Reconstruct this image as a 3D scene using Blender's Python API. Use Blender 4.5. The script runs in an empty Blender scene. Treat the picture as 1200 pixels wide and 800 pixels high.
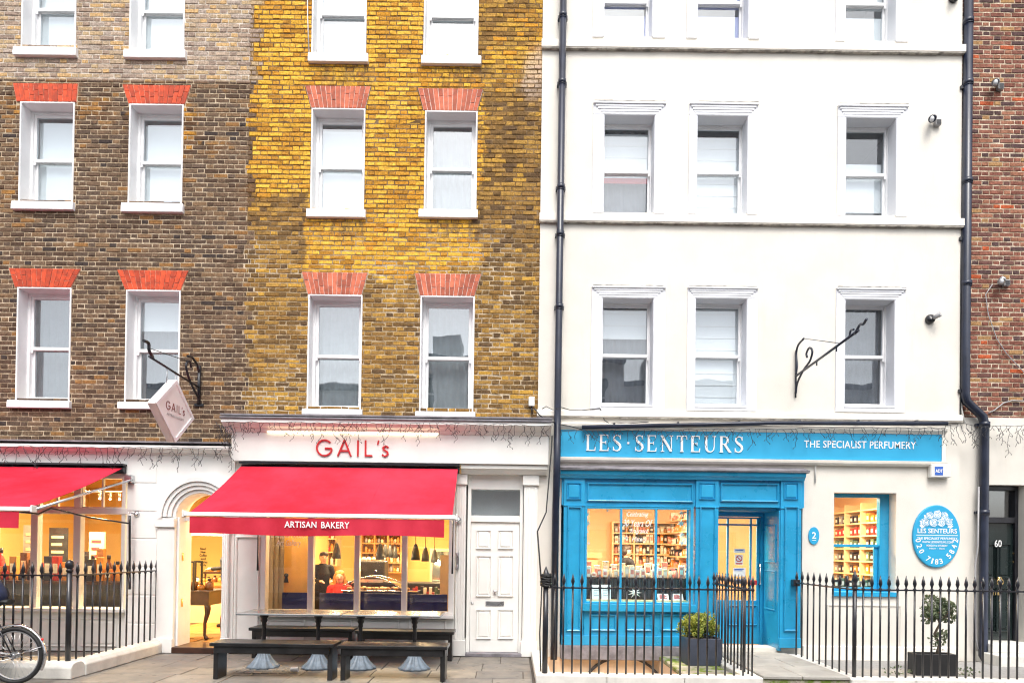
import bpy, math, random
from mathutils import Vector, Matrix
random.seed(7)
SC = bpy.context.scene
COL = SC.collection
PI = math.pi

# ------------------------------------------------------------------ camera
F = 800.0                      # focal length in photo pixels (1200 wide)
PPY = 636.5                    # row of the optical axis in the photo
PITCH, ROLL = 0.0094, 0.0130
CAM = Vector((0.0, -10.67, 1.65))
ROT = Matrix.Rotation(PI / 2 + PITCH, 3, 'X') @ Matrix.Rotation(ROLL, 3, 'Z')
cd = bpy.data.cameras.new('camera')
cd.sensor_width = 36.0
cd.lens = F / 1200 * 36.0
cd.shift_y = (PPY - 400) / 1200
cd.clip_start = 0.05
cd.clip_end = 600
cam = bpy.data.objects.new('camera', cd)
cam.location = CAM
cam.rotation_euler = ROT.to_euler()
COL.objects.link(cam)
SC.camera = cam

# ------------------------------------------------------------------ daylight (overcast)
SUN_EL, SUN_AZ = math.radians(56), math.radians(177)   # azimuth clockwise from +Y
w = bpy.data.worlds.new('World')
SC.world = w
w.use_nodes = True
nt = w.node_tree
nt.nodes.clear()
sky = nt.nodes.new('ShaderNodeTexSky')
sky.sky_type = 'NISHITA'
sky.sun_disc = False
sky.sun_elevation = SUN_EL
sky.sun_rotation = SUN_AZ
sky.dust_density = 4.0
sky.ozone_density = 0.6
hs = nt.nodes.new('ShaderNodeHueSaturation')
hs.inputs['Saturation'].default_value = 0.30
bgn = nt.nodes.new('ShaderNodeBackground')
bgn.inputs['Strength'].default_value = 0.15
wo = nt.nodes.new('ShaderNodeOutputWorld')
nt.links.new(sky.outputs[0], hs.inputs['Color'])
nt.links.new(hs.outputs[0], bgn.inputs[0])
nt.links.new(bgn.outputs[0], wo.inputs[0])
sl = bpy.data.lights.new('sun', 'SUN')
sl.energy = 1.0
sl.angle = math.radians(24)
sl.color = (1.0, 0.95, 0.88)
so = bpy.data.objects.new('sun', sl)
sd = Vector((math.sin(SUN_AZ) * math.cos(SUN_EL), math.cos(SUN_AZ) * math.cos(SUN_EL), math.sin(SUN_EL)))
so.rotation_euler = sd.to_track_quat('Z', 'Y').to_euler()
so.location = (0, -8, 30)
COL.objects.link(so)
SC.view_settings.view_transform = 'Standard'
SC.view_settings.look = 'None'
SC.view_settings.gamma = 1.0
SC.view_settings.exposure = 1.02
SC.view_settings.use_curve_mapping = False
SC.cycles.transparent_max_bounces = 24
SC.cycles.filter_width = 1.15
SC.cycles.max_bounces = 10
SC.cycles.diffuse_bounces = 5
SC.cycles.caustics_reflective = False
SC.cycles.caustics_refractive = False
SC.cycles.sample_clamp_indirect = 6.0


# ------------------------------------------------------------------ photo pixel -> place
def W(px, py, Y=0.0):
    d = ROT @ Vector(((px - 600) / F, (PPY - py) / F, -1))
    return CAM + d * ((Y - CAM.y) / d.y)


def R(x0, y0, x1, y1, Y=0.0):
    xm, ym = (x0 + x1) / 2, (y0 + y1) / 2
    return W(x0, ym, Y).x, W(x1, ym, Y).x, W(xm, max(y0, y1), Y).z, W(xm, min(y0, y1), Y).z


def G(px, py, z=0.0):
    d = ROT @ Vector(((px - 600) / F, (PPY - py) / F, -1))
    return CAM + d * ((z - CAM.z) / d.z)


# ------------------------------------------------------------------ mesh builder
class MB:
    def __init__(s):
        s.v, s.f, s.m, s.s = [], [], [], []

    def add(s, vs, fs, mat=0, smooth=False):
        o = len(s.v)
        s.v += [tuple(p) for p in vs]
        for k, f in enumerate(fs):
            s.f.append([i + o for i in f])
            s.m.append(mat)
            s.s.append(smooth if isinstance(smooth, bool) else smooth[k])
        return s

    def box(s, x0, x1, y0, y1, z0, z1, mat=0):
        if x0 > x1: x0, x1 = x1, x0
        if y0 > y1: y0, y1 = y1, y0
        if z0 > z1: z0, z1 = z1, z0
        return s.add([(x0, y0, z0), (x1, y0, z0), (x1, y1, z0), (x0, y1, z0), (x0, y0, z1), (x1, y0, z1), (x1, y1, z1), (x0, y1, z1)],
                     [(0, 3, 2, 1), (4, 5, 6, 7), (0, 1, 5, 4), (1, 2, 6, 5), (2, 3, 7, 6), (3, 0, 4, 7)], mat)

    def prism(s, poly, axis, a, b, mat=0, smooth=False):
        """poly: 2D points (ccw); axis 'x': points are (y,z); 'y': (x,z); 'z': (x,y)"""
        n = len(poly)
        mk = {'x': lambda p, t: (t, p[0], p[1]), 'y': lambda p, t: (p[0], t, p[1]), 'z': lambda p, t: (p[0], p[1], t)}[axis]
        vs = [mk(p, a) for p in poly] + [mk(p, b) for p in poly]
        fs = [tuple(range(n))[::-1], tuple(range(n, 2 * n))] + [(i, (i + 1) % n, n + (i + 1) % n, n + i) for i in range(n)]
        return s.add(vs, fs, mat, [False, False] + [smooth] * n)

    def tube(s, pts, r, n=8, mat=0, closed=False):
        pts = [Vector(p) for p in pts]
        m = len(pts)
        rs = r if isinstance(r, (list, tuple)) else [r] * m
        vs, fs = [], []
        up = None
        for i, p in enumerate(pts):
            if closed:
                t = (pts[(i + 1) % m] - pts[i - 1]).normalized()
            else:
                a = pts[i] - pts[i - 1] if i else pts[1] - pts[0]
                b = pts[i + 1] - pts[i] if i < m - 1 else a
                t = (a.normalized() + b.normalized())
                t = t.normalized() if t.length > 1e-6 else a.normalized()
            if up is None:
                up = Vector((0, 0, 1)) if abs(t.z) < 0.9 else Vector((1, 0, 0))
            u = up - t * up.dot(t)
            if u.length < 1e-5:
                u = t.orthogonal()
            u.normalize()
            up = u
            q = t.cross(u)
            for k in range(n):
                an = 2 * PI * k / n
                vs.append(p + (u * math.cos(an) + q * math.sin(an)) * rs[i])
        sm = []
        for i in range(m if closed else m - 1):
            j = (i + 1) % m
            for k in range(n):
                fs.append((i * n + k, i * n + (k + 1) % n, j * n + (k + 1) % n, j * n + k))
                sm.append(True)
        if not closed:
            fs.append(tuple(range(n))[::-1]); sm.append(False)
            fs.append(tuple((m - 1) * n + k for k in range(n))); sm.append(False)
        return s.add(vs, fs, mat, sm)

    def lathe(s, prof, c=(0, 0, 0), n=14, mat=0, flute=0.0, nf=0, sx=1.0, sy=1.0):
        vs, fs, sm = [], [], []
        for (r, z) in prof:
            for k in range(n):
                a = 2 * PI * k / n
                rr = r * (1 + (flute * math.cos(nf * a) if nf else 0))
                vs.append((c[0] + rr * math.cos(a) * sx, c[1] + rr * math.sin(a) * sy, c[2] + z))
        for i in range(len(prof) - 1):
            for k in range(n):
                fs.append((i * n + k, i * n + (k + 1) % n, (i + 1) * n + (k + 1) % n, (i + 1) * n + k))
                sm.append(True)
        fs.append(tuple(range(n))[::-1]); sm.append(False)
        fs.append(tuple((len(prof) - 1) * n + k for k in range(n))); sm.append(False)
        return s.add(vs, fs, mat, sm)

    def ball(s, c, r, n=12, mat=0, sc=(1, 1, 1)):
        vs, fs = [], []
        h = n // 2
        vs.append((c[0], c[1], c[2] - r * sc[2]))
        for i in range(1, h):
            a = -PI / 2 + PI * i / h
            for k in range(n):
                b = 2 * PI * k / n
                vs.append((c[0] + r * math.cos(a) * math.cos(b) * sc[0], c[1] + r * math.cos(a) * math.sin(b) * sc[1], c[2] + r * math.sin(a) * sc[2]))
        vs.append((c[0], c[1], c[2] + r * sc[2]))
        for k in range(n):
            fs.append((0, 1 + (k + 1) % n, 1 + k))
            fs.append((len(vs) - 1, 1 + (h - 2) * n + k, 1 + (h - 2) * n + (k + 1) % n))
        for i in range(h - 2):
            for k in range(n):
                a = 1 + i * n
                fs.append((a + k, a + (k + 1) % n, a + n + (k + 1) % n, a + n + k))
        return s.add(vs, fs, mat, True)

    def ribbon(s, pts, wid, y0, y1, to3, mat=0):
        """flat stroke with mitred joints: pts 2D, wid width(s), y0 front, y1 back; to3(u,v,y)->3D"""
        m = len(pts)
        ws = wid if isinstance(wid, (list, tuple)) else [wid] * m
        L, Rr = [], []
        for i in range(m):
            p = Vector(pts[i])
            a = (Vector(pts[i]) - Vector(pts[i - 1])).normalized() if i else None
            b = (Vector(pts[i + 1]) - Vector(pts[i])).normalized() if i < m - 1 else None
            t = ((a or b) + (b or a))
            t = t.normalized() if t.length > 1e-6 else (a or b)
            nrm = Vector((-t.y, t.x))
            k = 1.0
            if a is not None and b is not None:
                k = 1 / max(0.5, math.sqrt(max(0.0, (1 + a.dot(b)) / 2)))
            L.append(p + nrm * ws[i] / 2 * k)
            Rr.append(p - nrm * ws[i] / 2 * k)
        for i in range(m - 1):
            q = [Rr[i], Rr[i + 1], L[i + 1], L[i]]
            vs = [to3(a.x, a.y, y0) for a in q] + [to3(a.x, a.y, y1) for a in q]
            fs = [(0, 1, 2, 3), (7, 6, 5, 4), (0, 4, 5, 1), (2, 6, 7, 3)]
            if i == 0: fs.append((3, 7, 4, 0))
            if i == m - 2: fs.append((1, 5, 6, 2))
            s.add(vs, fs, mat)
        return s

    def mesh(s, name, mats):
        me = bpy.data.meshes.new(name)
        me.from_pydata(s.v, [], s.f)
        for m in (mats if isinstance(mats, (list, tuple)) else [mats]):
            me.materials.append(m)
        me.polygons.foreach_set('material_index', s.m)
        me.polygons.foreach_set('use_smooth', s.s)
        me.update()
        return me


WL = {}
ORD = 'first second third fourth fifth sixth seventh eighth ninth tenth eleventh twelfth thirteenth fourteenth fifteenth sixteenth seventeenth eighteenth nineteenth twentieth'.split()
HUE = {'jar_red': 'red', 'jar_cream': 'cream', 'jar_brown': 'brown', 'box_black': 'black', 'box_orange': 'orange', 'box_white': 'white', 'box_pink': 'pink', 'box_grey': 'grey', 'glass_amber': 'amber', 'box_green': 'dark green'}


def link(name, me, parent=None, loc=None, bev=0, seg=1):
    o = bpy.data.objects.new(name, me)
    COL.objects.link(o)
    if loc is not None:
        o.location = loc
    if parent is not None:
        o.parent = parent
        off = WL.get(parent.name)
        if off is not None:
            o.matrix_parent_inverse = Matrix.Translation(-off)
    if bev:
        b = o.modifiers.new('bevel', 'BEVEL')
        b.width = bev
        b.segments = seg
        b.limit_method = 'ANGLE'
        b.angle_limit = math.radians(40)
    return o


def build(mb, name, mats, parent=None, bev=0, seg=1, kind=None, label=None):
    o = link(name, mb.mesh(name, mats), parent, None, bev, seg)
    if kind: o['kind'] = kind
    if label: o['label'] = label
    return o


def tag(o, label, cat=None, group=None, kind=None):
    o['label'] = label
    if cat: o['category'] = cat
    if group: o['group'] = group
    if kind: o['kind'] = kind
    return o


def thing(name, label, cat, loc=(0, 0, 0), group=None):
    o = bpy.data.objects.new(name, None)
    o.empty_display_size = 0.1
    COL.objects.link(o)
    o.location = loc
    WL[o.name] = Vector(loc)
    return tag(o, label, cat, group)


def copy_tree(o, loc=None, rz=None, label=None, parent=None):
    c = o.copy()
    COL.objects.link(c)
    if parent is not None:
        c.parent = parent
    if loc is not None: c.location = loc
    if rz is not None: c.rotation_euler = (0, 0, rz)
    if label: c['label'] = label
    for ch in list(o.children):
        copy_tree(ch, parent=c)
    return c


# ------------------------------------------------------------------ materials
class N:
    def __init__(s, name):
        s.mat = bpy.data.materials.new(name)
        s.mat.use_nodes = True
        s.t = s.mat.node_tree
        s.t.nodes.clear()
        s.out = s.t.nodes.new('ShaderNodeOutputMaterial')

    def n(s, typ, **kw):
        x = s.t.nodes.new(typ)
        for k, v in kw.items():
            setattr(x, k, v)
        return x

    def l(s, a, b):
        s.t.links.new(a, b)

    def set(s, sock, v):
        if isinstance(v, bpy.types.NodeSocket): s.l(v, sock)
        else: sock.default_value = v

    def math(s, op, a, b=None, c=None, clamp=False):
        x = s.n('ShaderNodeMath', operation=op, use_clamp=clamp)
        for i, v in enumerate((a, b, c)):
            if v is not None: s.set(x.inputs[i], v)
        return x.outputs[0]

    def smooth(s, v, a, b):
        x = s.n('ShaderNodeMapRange', interpolation_type='SMOOTHSTEP')
        s.set(x.inputs[0], v)
        x.inputs[1].default_value, x.inputs[2].default_value = a, b
        return x.outputs[0]

    def pos(s):
        return s.n('ShaderNodeNewGeometry').outputs['Position']

    def noise(s, vec, scale, detail=3, rough=0.55, scl=None):
        if scl is not None:
            m = s.n('ShaderNodeMapping')
            m.inputs['Scale'].default_value = scl
            s.l(vec, m.inputs[0])
            vec = m.outputs[0]
        x = s.n('ShaderNodeTexNoise')
        x.inputs['Scale'].default_value = scale
        x.inputs['Detail'].default_value = detail
        x.inputs['Roughness'].default_value = rough
        s.l(vec, x.inputs['Vector'])
        return x.outputs[0]

    def ramp(s, fac, stops, const=False):
        r = s.n('ShaderNodeValToRGB')
        r.color_ramp.interpolation = 'CONSTANT' if const else 'LINEAR'
        e = r.color_ramp.elements
        while len(e) < len(stops): e.new(0.5)
        for i, (p, c) in enumerate(stops):
            e[i].position = p
            e[i].color = (*c, 1) if len(c) == 3 else c
        s.l(fac, r.inputs[0])
        return r.outputs[0]

    def mix(s, f, a, b, mode='MIX'):
        x = s.n('ShaderNodeMix', data_type='RGBA', blend_type=mode)
        s.set(x.inputs[0], f)
        for sock, v in ((x.inputs[6], a), (x.inputs[7], b)):
            if isinstance(v, bpy.types.NodeSocket): s.l(v, sock)
            else: sock.default_value = (*v, 1) if len(v) == 3 else v
        return x.outputs[2]

    def bump(s, h, strength, dist=0.01):
        b = s.n('ShaderNodeBump')
        b.inputs['Strength'].default_value = strength
        b.inputs['Distance'].default_value = dist
        s.l(h, b.inputs['Height'])
        return b.outputs[0]

    def bsdf(s, col, rough=0.5, metal=0.0, nrm=None, spec=0.5, coat=0.0, emis=None, estr=0.0):
        p = s.n('ShaderNodeBsdfPrincipled')
        if isinstance(col, bpy.types.NodeSocket): s.l(col, p.inputs['Base Color'])
        else: p.inputs['Base Color'].default_value = (*col, 1)
        s.set(p.inputs['Roughness'], rough)
        p.inputs['Metallic'].default_value = metal
        p.inputs['Specular IOR Level'].default_value = spec
        p.inputs['Coat Weight'].default_value = coat
        if nrm is not None: s.l(nrm, p.inputs['Normal'])
        if emis is not None:
            p.inputs['Emission Color'].default_value = (*emis, 1)
            p.inputs['Emission Strength'].default_value = estr
        s.l(p.outputs[0], s.out.inputs[0])
        return p


def paint(name, col, rough=0.45, var=0.10, scale=2.5, bump=0.12, grime=0.0, metal=0.0, spec=0.5, coat=0.0, obj=False, gcol=None, bscale=60, rnd=0.0):
    k = N(name)
    p = k.n('ShaderNodeTexCoord').outputs['Object'] if obj else k.pos()
    a = k.noise(p, scale, 5, 0.6)
    c = k.mix(k.smooth(a, 0.3, 0.7), tuple(x * (1 - var) for x in col), tuple(min(1, x * (1 + var)) for x in col))
    if rnd:
        q = k.n('ShaderNodeObjectInfo').outputs['Random']
        c = k.mix(k.smooth(q, .0, 1.0), k.mix(1.0, c, (1 - rnd, 1 - rnd, 1 - rnd * .9), 'MULTIPLY'), k.mix(1.0, c, (1 + rnd * .6, 1 + rnd * .9, 1 + rnd), 'MULTIPLY'))
    if grime:
        g = k.noise(p, 1.6, 6, 0.7, scl=(2.2, 2.2, 0.45))
        f = k.math('MULTIPLY', k.smooth(g, 0.52, 0.78), grime)
        c = k.mix(f, c, gcol or tuple(x * 0.45 for x in col))
    f2 = k.noise(p, bscale, 3, 0.6)
    r = k.math('ADD', k.math('MULTIPLY', k.math('SUBTRACT', a, 0.5), 0.25), rough, clamp=True)
    k.bsdf(c, r, metal, k.bump(f2, bump, 0.006) if bump else None, spec, coat)
    return k.mat


def lamp_mat(name, col, strength):
    k = N(name)
    k.bsdf((0.8, 0.8, 0.8), 0.5, emis=col, estr=strength)
    return k.mat


def glass(name, ior=1.7, tint=(0.96, 0.98, 0.97), wavy=0.0, wscale=1.5):
    k = N(name)
    fr = k.n('ShaderNodeFresnel')
    fr.inputs[0].default_value = ior
    tr = k.n('ShaderNodeBsdfTransparent')
    tr.inputs[0].default_value = (*tint, 1)
    gl = k.n('ShaderNodeBsdfGlossy')
    gl.inputs['Roughness'].default_value = 0.0
    gl.inputs['Color'].default_value = (0.95, 0.98, 1, 1)
    if wavy:
        h = k.noise(k.pos(), wscale, 1, 0.4)
        b = k.bump(h, wavy, 0.02)
        k.l(b, gl.inputs['Normal'])
    m = k.n('ShaderNodeMixShader')
    # the two faces of a thin pane: use the same fresnel on either side
    g = k.n('ShaderNodeNewGeometry')
    inv = k.n('ShaderNodeMix', data_type='FLOAT')
    k.l(g.outputs['Backfacing'], inv.inputs[0])
    k.l(fr.outputs[0], inv.inputs[2])
    inv.inputs[3].default_value = 0.04
    k.l(inv.outputs[0], m.inputs[0])
    k.l(tr.outputs[0], m.inputs[1])
    k.l(gl.outputs[0], m.inputs[2])
    k.l(m.outputs[0], k.out.inputs[0])
    return k.mat


def brick_mat(name, zone, single):
    """zone 'sooty', 'yellow', 'red'. single: colour drawn per object, else per piece of the mesh."""
    k = N(name)
    if single: rnd = k.n('ShaderNodeObjectInfo').outputs['Random']
    else: rnd = k.n('ShaderNodeNewGeometry').outputs['Random Per Island']
    P = k.pos()
    xyz = k.n('ShaderNodeSeparateXYZ')
    k.l(P, xyz.inputs[0])
    wx_ = k.math('MULTIPLY', k.math('SUBTRACT', k.noise(P, 1.1, 5, .65), .5), 1.5)
    wz_ = k.math('MULTIPLY', k.math('SUBTRACT', k.noise(P, 1.4, 5, .65), .5), 1.3)
    X0, Z0 = xyz.outputs[0], xyz.outputs[2]
    X, Z = (k.math('ADD', X0, wx_), k.math('ADD', Z0, wz_)) if zone == 'yellow' else (X0, Z0)
    big = k.noise(P, 0.9, 4, 0.6)
    if zone == 'sooty':
        dark = k.ramp(rnd, [(0, (.088, .055, .038)), (.18, (.140, .090, .060)), (.36, (.105, .072, .053)), (.5, (.17, .112, .074)), (.66, (.120, .083, .062)), (.8, (.215, .135, .078)), (.93, (.28, .145, .055)), (.97, (.055, .042, .039))], True)
        warm = k.ramp(rnd, [(0, (.09, .045, .022)), (.2, (.22, .11, .04)), (.45, (.15, .08, .04)), (.7, (.34, .17, .05)), (.9, (.46, .22, .035))], True)
        up = k.math('MULTIPLY', k.smooth(Z, 6.6, 7.6), k.smooth(big, 0.50, 0.62))
        c = k.mix(up, dark, warm)
        pale = k.ramp(rnd, [(0, (.42, .32, .22)), (.2, (.36, .27, .21)), (.4, (.50, .37, .22)), (.55, (.45, .35, .27)), (.72, (.31, .235, .19)), (.85, (.56, .37, .18)), (.94, (.40, .33, .28))], True)
        c = k.mix(k.smooth(Z, 8.93, 8.96), c, pale)
    elif zone == 'yellow':
        yel = k.ramp(rnd, [(0, (.66, .37, .045)), (.25, (.78, .46, .065)), (.45, (.56, .28, .035)), (.62, (.72, .42, .05)), (.82, (.44, .215, .03)), (.93, (.62, .29, .03))], True)
        brn = k.ramp(rnd, [(0, (.24, .135, .040)), (.18, (.34, .20, .055)), (.36, (.17, .10, .038)), (.52, (.42, .245, .06)), (.7, (.28, .16, .05)), (.86, (.13, .08, .04)), (.94, (.50, .29, .055))], True)
        top = k.math('MULTIPLY', k.smooth(Z, 6.85, 7.5), k.math('SUBTRACT', 1.0, k.math('MULTIPLY', k.smooth(X, -1.05, -0.45), k.math('SUBTRACT', 1.0, k.math('MULTIPLY', 0.4, k.smooth(Z, 8.2, 9.2))))))
        mid = k.math('MULTIPLY', k.math('MULTIPLY', k.smooth(X, -3.5, -3.1), k.math('SUBTRACT', 1.0, k.smooth(X, -0.75, -0.45))), k.smooth(Z, 5.55, 6.25))
        m = k.math('MAXIMUM', top, mid)
        m = k.math('ADD', k.math('MULTIPLY', m, 1.0), k.math('MULTIPLY', k.math('SUBTRACT', big, 0.5), 1.5))
        m = k.math('ADD', m, k.math('MULTIPLY', k.math('SUBTRACT', rnd, 0.5), 0.35))
        c = k.mix(k.smooth(m, 0.25, 0.75), brn, yel)
        # sooty streaks and whitish bloom
        st = k.noise(P, 1.3, 6, 0.7, scl=(1.6, 1.6, 1.0))
        c = k.mix(k.math('MULTIPLY', k.smooth(st, 0.60, 0.78), 0.55), c, (.13, .085, .05))
        drip = k.noise(P, 5, 5, .7, scl=(1.6, 1, .5))
        for (xa, xb_, zt_) in ((-3.2, -2.25, 6.72), (-1.45, -.5, 6.70), (-3.2, -2.2, 9.15), (-1.4, -.45, 9.12)):
            q = k.math('MULTIPLY', k.math('MULTIPLY', k.smooth(X0, xa, xa + .12), k.math('SUBTRACT', 1.0, k.smooth(X0, xb_ - .12, xb_))), k.math('MULTIPLY', k.smooth(Z0, zt_ - .42, zt_ - .05), k.math('SUBTRACT', 1.0, k.smooth(Z0, zt_ + .1, zt_ + .12))))
            c = k.mix(k.math('MULTIPLY', k.math('MULTIPLY', q, k.smooth(drip, .42, .62)), .7), c, (.09, .07, .06))
        bl = k.math('MULTIPLY', k.math('MULTIPLY', k.smooth(X, 0.0, 0.25), k.smooth(Z, 8.6, 9.1)), k.math('SUBTRACT', 1.0, k.smooth(Z, 9.2, 9.7)))
        c = k.mix(k.math('MULTIPLY', bl, 0.55), c, (.60, .52, .47))
    else:
        c = k.ramp(rnd, [(0, (.20, .080, .060)), (.2, (.27, .11, .078)), (.38, (.15, .072, .062)), (.52, (.31, .14, .09)), (.68, (.095, .056, .056)), (.8, (.23, .095, .070)), (.92, (.38, .22, .10)), (.97, (.45, .10, .04))], True)
        c = k.mix(k.math('MULTIPLY', k.smooth(big, 0.5, 0.75), 0.15), c, (.42, .30, .24))
    blot = k.noise(P, 17, 4, 0.75, scl=(.8, 1, 1.5))
    c = k.mix(k.math('MULTIPLY', k.smooth(blot, .52, .70), {'sooty': .55, 'yellow': .35, 'red': .5}[zone]), c, k.mix(1.0, c, (.38, .36, .35), 'MULTIPLY'))
    smear = k.noise(P, 24, 5, 0.75, scl=(.5, 1, 1.6))
    c = k.mix(k.math('MULTIPLY', k.smooth(smear, .60, .72), {'sooty': .50, 'yellow': .30, 'red': .40}[zone]), c, {'sooty': (.42, .31, .19), 'yellow': (.50, .33, .13), 'red': (.55, .42, .31)}[zone])
    fine = k.noise(P, 38, 5, 0.7)
    c = k.mix(k.smooth(fine, 0.25, 0.8), k.mix(1.0, c, (.48, .46, .44), 'MULTIPLY'), k.mix(1.0, c, (1.38, 1.36, 1.34), 'MULTIPLY'))
    k.bsdf(c, 0.9, 0, k.bump(fine, 0.6, 0.006), 0.2)
    return k.mat


def cr(pts, n=5):
    """smooth curve through points"""
    p = [Vector(q) for q in pts]
    p = [p[0] * 2 - p[1]] + p + [p[-1] * 2 - p[-2]]
    out = []
    for i in range(1, len(p) - 2):
        for k in range(n):
            t = k / n
            out.append(.5 * ((2 * p[i]) + (p[i + 1] - p[i - 1]) * t + (2 * p[i - 1] - 5 * p[i] + 4 * p[i + 1] - p[i + 2]) * t * t + (3 * p[i] - p[i - 1] - 3 * p[i + 1] + p[i + 2]) * t ** 3))
    out.append(p[-2])
    return out


def mortar_mat(name, zone):
    k = N(name)
    P = k.pos()
    xyz = k.n('ShaderNodeSeparateXYZ')
    k.l(P, xyz.inputs[0])
    X, Z = xyz.outputs[0], xyz.outputs[2]
    big = k.noise(P, 1.2, 4, 0.6)
    if zone == 'sooty':
        c = k.mix(k.smooth(big, .35, .7), (.60, .48, .34), (.82, .69, .52))
        c = k.mix(k.smooth(Z, 8.93, 8.96), c, (.80, .73, .65))
    elif zone == 'yellow':
        c = k.mix(k.smooth(big, .4, .65), (.58, .45, .28), (.82, .71, .55))
        c = k.mix(k.math('MULTIPLY', k.smooth(Z, 5.8, 7.2), 0.80), c, (.20, .105, .028))
    else:
        c = k.mix(k.smooth(big, .35, .7), (.74, .62, .48), (.86, .75, .60))
    fine = k.noise(P, 55, 4, 0.7)
    pat = k.noise(P, 7, 4, 0.7)
    c = k.mix(k.smooth(pat, .42, .62), k.mix(1.0, c, (.52, .48, .44), 'MULTIPLY'), c)
    c = k.mix(k.smooth(fine, .2, .8), k.mix(1.0, c, (.55, .53, .5), 'MULTIPLY'), c)
    k.bsdf(c, 0.95, 0, k.bump(fine, 0.5, 0.005), 0.1)
    return k.mat


M = {}
M['stucco'] = paint('white_stucco', (.69, .66, .60), .75, .06, 1.2, .30, .30, gcol=(.55, .51, .44), bscale=90)
M['trim'] = paint('white_trim_paint', (.86, .86, .87), .45, .04, 3, .06, .05)
M['surround'] = paint('cool_white_render', (.735, .75, .79), .6, .03, 2, .12, .06, bscale=90)
M['ledge'] = paint('ledge_render', (.80, .76, .69), .75, .06, 4, .3, .22, gcol=(.58, .53, .45), bscale=70)
M['grime'] = paint('weathered_lip', (.34, .32, .29), .9, .5, 9, .4)
M['cream'] = paint('cream_shopfront_paint', (.82, .82, .79), .38, .04, 2.5, .06, .05)
M['creamwall'] = paint('painted_stucco_grey_white', (.84, .84, .82), .6, .04, 1.5, .15, .08, bscale=90)
M['blue'] = paint('blue_gloss_paint', (.020, .31, .56), .30, .10, 2.5, .09, .12, coat=.25, gcol=(.03, .20, .36))
M['bluesign'] = paint('blue_sign_paint', (.02, .34, .60), .5, .03, 2, .03)
M['black'] = paint('black_iron_paint', (.013, .013, .018), .32, .3, 8, .12, coat=.2)
M['pipe'] = paint('blue_black_pipe_paint', (.012, .017, .036), .35, .25, 4, .1, coat=.12)
M['lead'] = paint('lead_flashing', (.20, .19, .21), .55, .3, 6, .35, .3)
M['door'] = paint('dark_green_door_paint', (.010, .018, .018), .25, .2, 3, .05, coat=.4)
M['brass'] = paint('brass', (.85, .60, .25), .25, .1, 10, .05, metal=1.0)
M['steel'] = paint('brushed_steel', (.62, .63, .65), .3, .1, 10, .05, metal=1.0)
M['whitemetal'] = paint('white_powder_coat', (.78, .77, .75), .4, .04, 5, .03)
M['galv'] = paint('blue_grey_cast_base', (.15, .19, .235), .5, .25, 12, .2, .2, obj=True)
M['tabletop'] = paint('grey_zinc_tabletop', (.33, .35, .36), .22, .12, 4, .05, metal=.7, obj=True)
M['benchwood'] = paint('black_stained_wood', (.012, .012, .013), .33, .4, 6, .25, .1, gcol=(.035, .032, .03), obj=True, coat=.15)
M['archred'] = paint('red_painted_brick', (.50, .055, .014), .75, .25, 14, .4, bscale=50, rnd=.28)
M['archpink'] = paint('red_rubbed_brick', (.49, .12, .062), .8, .25, 14, .4, bscale=50, rnd=.32)
M['archjoint'] = paint('pale_lime_joint', (.86, .74, .68), .9, .1, 10, .2)
M['archjointred'] = paint('red_washed_joint', (.80, .40, .28), .9, .3, 10, .2)
M['blind'] = paint('white_blind_cloth', (.86, .86, .85), .8, .02, 2, .03)
M['blindlav'] = paint('lavender_lining_cloth', (.52, .53, .78), .8, .03, 2, .03)
M['blindred'] = paint('red_blind_edge', (.55, .03, .04), .8, .05, 2, .03)
M['net'] = paint('grey_net_curtain', (.30, .315, .325), .9, .12, 5, .1)  # cloth grey stands in for house fronts reflected in the panes
M['netdark'] = paint('dark_net_curtain', (.12, .125, .14), .9, .15, 5, .1)  # darker stand-in for pane reflections, also one real curtain
M['room'] = paint('shaded_room_wall', (.45, .45, .44), .8, .15, 1, .05)  # neutral grey paint of the rooms behind the windows
M['text_white'] = paint('white_lettering', (.85, .85, .85), .5, .02, 5, 0)
M['text_red'] = paint('red_lettering', (.55, .025, .03), .4, .05, 5, 0)
M['text_brown'] = paint('brown_lettering', (.22, .08, .07), .5, .05, 5, 0)
M['text_dark'] = paint('dark_lettering', (.03, .025, .03), .5, .05, 5, 0)
M['text_grey'] = paint('grey_lettering', (.45, .43, .42), .5, .05, 5, 0)
M['text_blue'] = paint('blue_emblem', (.03, .12, .50), .5, .05, 5, 0)
M['paper'] = paint('white_paper', (.84, .82, .80), .8, .03, 6, 0)
M['glassup'] = glass('sash_glass', 3.0, (.90, .94, .96), .10, 2.2)
M['glassw'] = glass('thin_sash_glass', 2.2, (.92, .95, .97), .10, 2.2)
M['glassshop'] = glass('shop_glass', 1.55, (.97, .97, .96), 0.02, 1.5)
M['interior'] = paint('warm_plaster', (.84, .65, .40), .7, .04, 1.2, .04)
M['interior_y'] = paint('yellow_plaster', (.84, .61, .23), .7, .05, 1.2, .04)
M['ceiling'] = paint('interior_ceiling', (.72, .50, .24), .8, .03, 1, .03)
M['navy'] = paint('navy_panel', (.010, .012, .10), .3, .15, 3, .03, coat=.3)
M['darkwood'] = paint('dark_brown_wood', (.050, .018, .009), .45, .35, 7, .15, coat=.2)
M['wood'] = paint('honey_wood', (.45, .22, .06), .5, .25, 5, .12)
M['shelf'] = paint('cream_shelf_paint', (.80, .60, .34), .5, .04, 3, .03)
M['gold'] = paint('golden_panel', (.80, .46, .12), .35, .15, 2, .05)
M['pendant'] = paint('grey_enamel_shade', (.07, .075, .08), .35, .1, 5, .03)
M['charcoal'] = paint('charcoal_panel', (.030, .030, .034), .5, .3, 10, .15)
M['bulb'] = lamp_mat('lit_bulb', (1.0, .80, .48), 14)
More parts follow.
